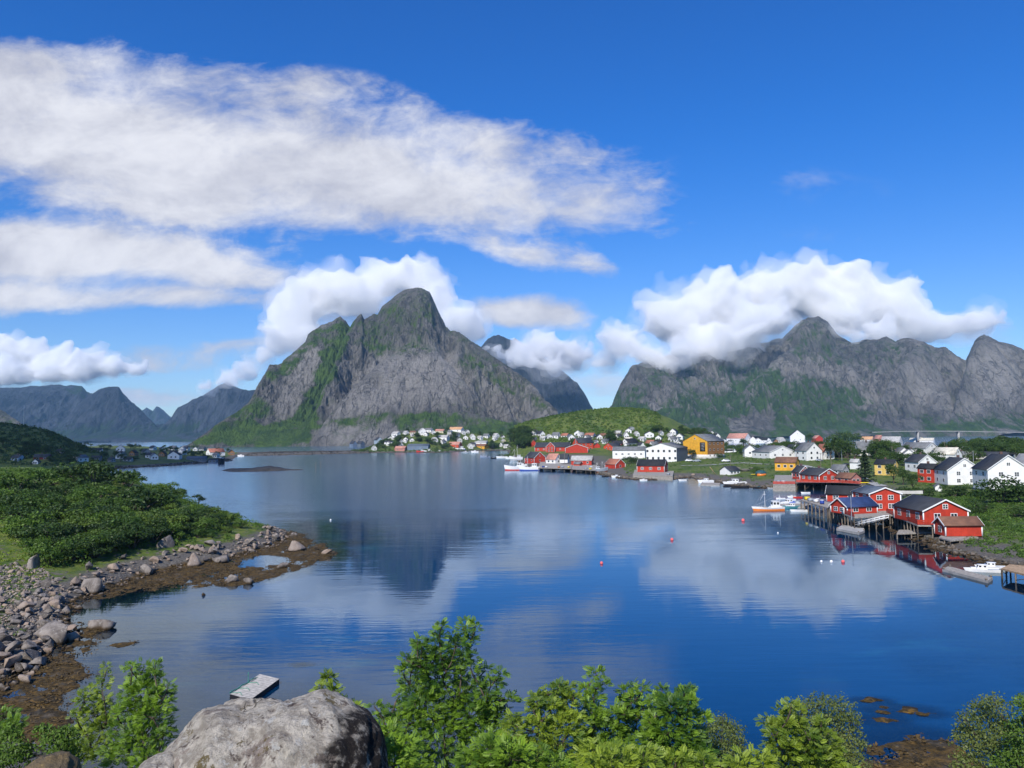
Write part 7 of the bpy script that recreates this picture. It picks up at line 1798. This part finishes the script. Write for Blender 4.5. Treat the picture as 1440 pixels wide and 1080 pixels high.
fore_plant('rowan', 'tallest rowan in the foreground, right of the huge boulder', 640, 11.0,
           [(655, 900, 16), (640, 912, 22), (620, 925, 26), (600, 932, 24), (578, 945, 16), (650, 935, 26), (622, 955, 36), (590, 975, 30), (640, 985, 42), (600, 1005, 42), (660, 1010, 34), (690, 965, 16), (684, 985, 20), (575, 1020, 30), (540, 1020, 22), (625, 1040, 46), (680, 1040, 40), (560, 1060, 38), (715, 985, 10), (700, 1010, 22), (630, 1090, 60), (710, 1070, 34), (565, 945, 8)], 'rowan', LEAF_ROWAN, 5527, 0.082, 1, 'rowan tree', twigs=120)
fore_plant('rowan', 'yellowish rowan second from the boulder, with a pointed top', 780, 10.0,
           [(800, 968, 8), (797, 985, 14), (770, 978, 12), (752, 985, 10), (775, 1005, 26), (800, 1020, 26), (755, 1030, 28), (790, 1050, 40), (740, 1060, 34), (780, 1090, 50), (722, 1050, 22)], 'rowan', LEAF_YELLOW, 2284, 0.077, 2, 'rowan tree')
fore_plant('rowan', 'loose tall rowan shoots rising over the water in the middle of the foreground', 858, 10.5,
           [(838, 950, 12), (848, 962, 9), (835, 985, 14), (834, 1008, 14), (880, 975, 11), (892, 985, 14), (905, 992, 10), (870, 1010, 22), (895, 1015, 16), (855, 1035, 32), (890, 1045, 30), (830, 1050, 26), (860, 1085, 50), (910, 1065, 20)], 'rowan', LEAF_ROWAN, 2358, 0.079, 3, 'rowan tree')
fore_plant('rowan', 'rowan with feathery leaves left of the rounded dark shrub', 945, 10.0,
           [(935, 985, 12), (955, 982, 8), (962, 978, 6), (948, 1000, 22), (925, 1010, 18), (970, 1010, 16), (940, 1035, 34), (965, 1045, 30), (915, 1050, 26), (945, 1085, 52), (985, 1070, 22)], 'rowan', LEAF_ROWAN, 2284, 0.079, 4, 'rowan tree')
fore_plant('willow_shrub', 'rounded fine leaved olive shrub between the rowans', 1015, 11.0, [(1012, 1020, 18), (998, 1030, 18), (1030, 1030, 20), (1015, 1045, 34), (995, 1060, 26), (1036, 1058, 24), (1015, 1085, 46)], 'willow', LEAF_WILLOW, 5200, .036, 5, depth=1)
fore_plant('willow_shrub', 'large rounded grey green shrub right of the middle foreground', 1160, 12.0, [(1130, 1000, 22), (1155, 992, 20), (1180, 1000, 24), (1195, 1015, 18), (1150, 1020, 40), (1180, 1030, 36), (1120, 1015, 16), (1195, 1050, 26), (1160, 1060, 50), (1200, 1075, 24), (1165, 1095, 60)], 'willow', LEAF_WILLOW, 9500, .040, 6, depth=1)
fore_plant('rowan', 'low yellow green rowan in front of the large rounded shrub', 1110, 10.0, [(1108, 1022, 20), (1090, 1035, 14), (1120, 1035, 24), (1100, 1055, 26), (1140, 1045, 20), (1165, 1052, 18), (1130, 1065, 34), (1160, 1078, 30), (1105, 1085, 40), (1180, 1090, 26)], 'rowan', LEAF_YELLOW, 2063, 0.074, 7, 'rowan tree')
fore_plant('willow_shrub', 'grey green shrub at the right edge of the foreground', 1400, 11.0, [(1358, 1012, 16), (1380, 1000, 20), (1400, 995, 22), (1360, 1035, 22), (1395, 1025, 36), (1375, 1050, 34), (1420, 1040, 30), (1405, 1075, 50), (1360, 1080, 24)], 'willow', LEAF_WILLOW, 7500, .040, 8, depth=1)
fore_plant('willow_shrub', 'darker shrub cut by the right edge of the foreground', 1445, 10.0, [(1438, 985, 12), (1445, 1000, 20), (1440, 1030, 26), (1450, 1060, 36), (1430, 1090, 40)], 'willow', LEAF_SCRUB, 4200, .04, 9, depth=1)
fore_plant('rowan', 'slender rowan sapling with pale leaves at the left of the foreground', 128, 13.0, [(150, 940, 6), (147, 952, 8), (143, 966, 11), (128, 975, 12), (118, 985, 12), (140, 985, 12), (112, 1000, 8), (132, 1005, 18), (120, 1030, 20), (145, 1025, 22), (128, 1055, 34), (110, 1070, 30)], 'rowan', LEAF_YELLOW, 1215, 0.082, 10, 'rowan tree')
fore_plant('rowan', 'bushy rowan left of the huge boulder beside the slender sapling', 200, 12.0, [(195, 955, 14), (215, 955, 16), (180, 975, 12), (205, 975, 24), (228, 985, 14), (190, 1000, 26), (215, 1010, 28), (175, 1025, 24), (200, 1040, 36), (230, 1035, 18), (180, 1070, 40), (215, 1080, 36)], 'rowan', LEAF_ROWAN, 2800, 0.079, 11, 'rowan tree')
fore_plant('rowan_sprig', 'thin leafy sprig growing behind the top of the huge boulder', 470, 7.6, [(462, 953, 6), (452, 968, 8), (470, 972, 6), (460, 983, 10), (484, 992, 10), (498, 998, 8), (455, 1000, 12), (480, 1005, 10)], 'rowan', LEAF_YELLOW, 274, 0.063, 12, 'sprig')
fore_plant('rowan', 'low rowan touching the dark right side of the huge boulder', 545, 8.5, [(530, 1040, 16), (548, 1030, 14), (545, 1055, 24), (570, 1050, 18), (555, 1080, 36)], 'rowan', LEAF_ROWAN, 809, 0.074, 13, 'rowan tree')
fore_plant('rowan', 'low leafy rowan filling the gap under the tallest one and the yellowish one', 690, 8.5, [(690, 1062, 26), (720, 1068, 26), (750, 1075, 26), (665, 1075, 24), (705, 1095, 40), (780, 1085, 24)], 'rowan', LEAF_ROWAN, 1326, 0.074, 14, 'rowan tree')
fore_plant('rowan', 'low leafy rowan below the loose tall shoots', 870, 8.5, [(835, 1068, 24), (870, 1070, 24), (905, 1075, 24), (860, 1095, 40), (990, 1080, 20), (1040, 1082, 20), (950, 1085, 30), (1070, 1080, 22)], 'rowan', LEAF_YELLOW, 1547, 0.074, 15, 'rowan tree')
fore_plant('willow_shrub', 'low mixed green growth in the bottom left corner by the mossy rock', 60, 11.0, [(10, 1040, 22), (30, 1060, 20), (75, 1045, 22), (95, 1035, 16), (60, 1030, 14), (10, 1075, 30), (90, 1060, 24)], 'willow', LEAF_SCRUB, 3600, .05, 16, depth=1)
fore_plant('rowan', 'green tuft at the left edge under the shore rocks', 4, 12.0, [(4, 1010, 18), (18, 1022, 14), (2, 1040, 22)], 'rowan', LEAF_ROWAN, 478, 0.079, 17, 'rowan tree')
# grass and herbs on the bank
bk = scatter(7000, (-30, 22, 6, 42), lambda x, y: (poly_sdf(x, y, NEAR) > 1.5) & in_view(x, y), 71)[:2200]
scrub('bank_grass', bk, np.random.default_rng(72).uniform(.12, .4, len(bk)), 34, .12, LEAF_ROWAN, 73, 1.5, .3)
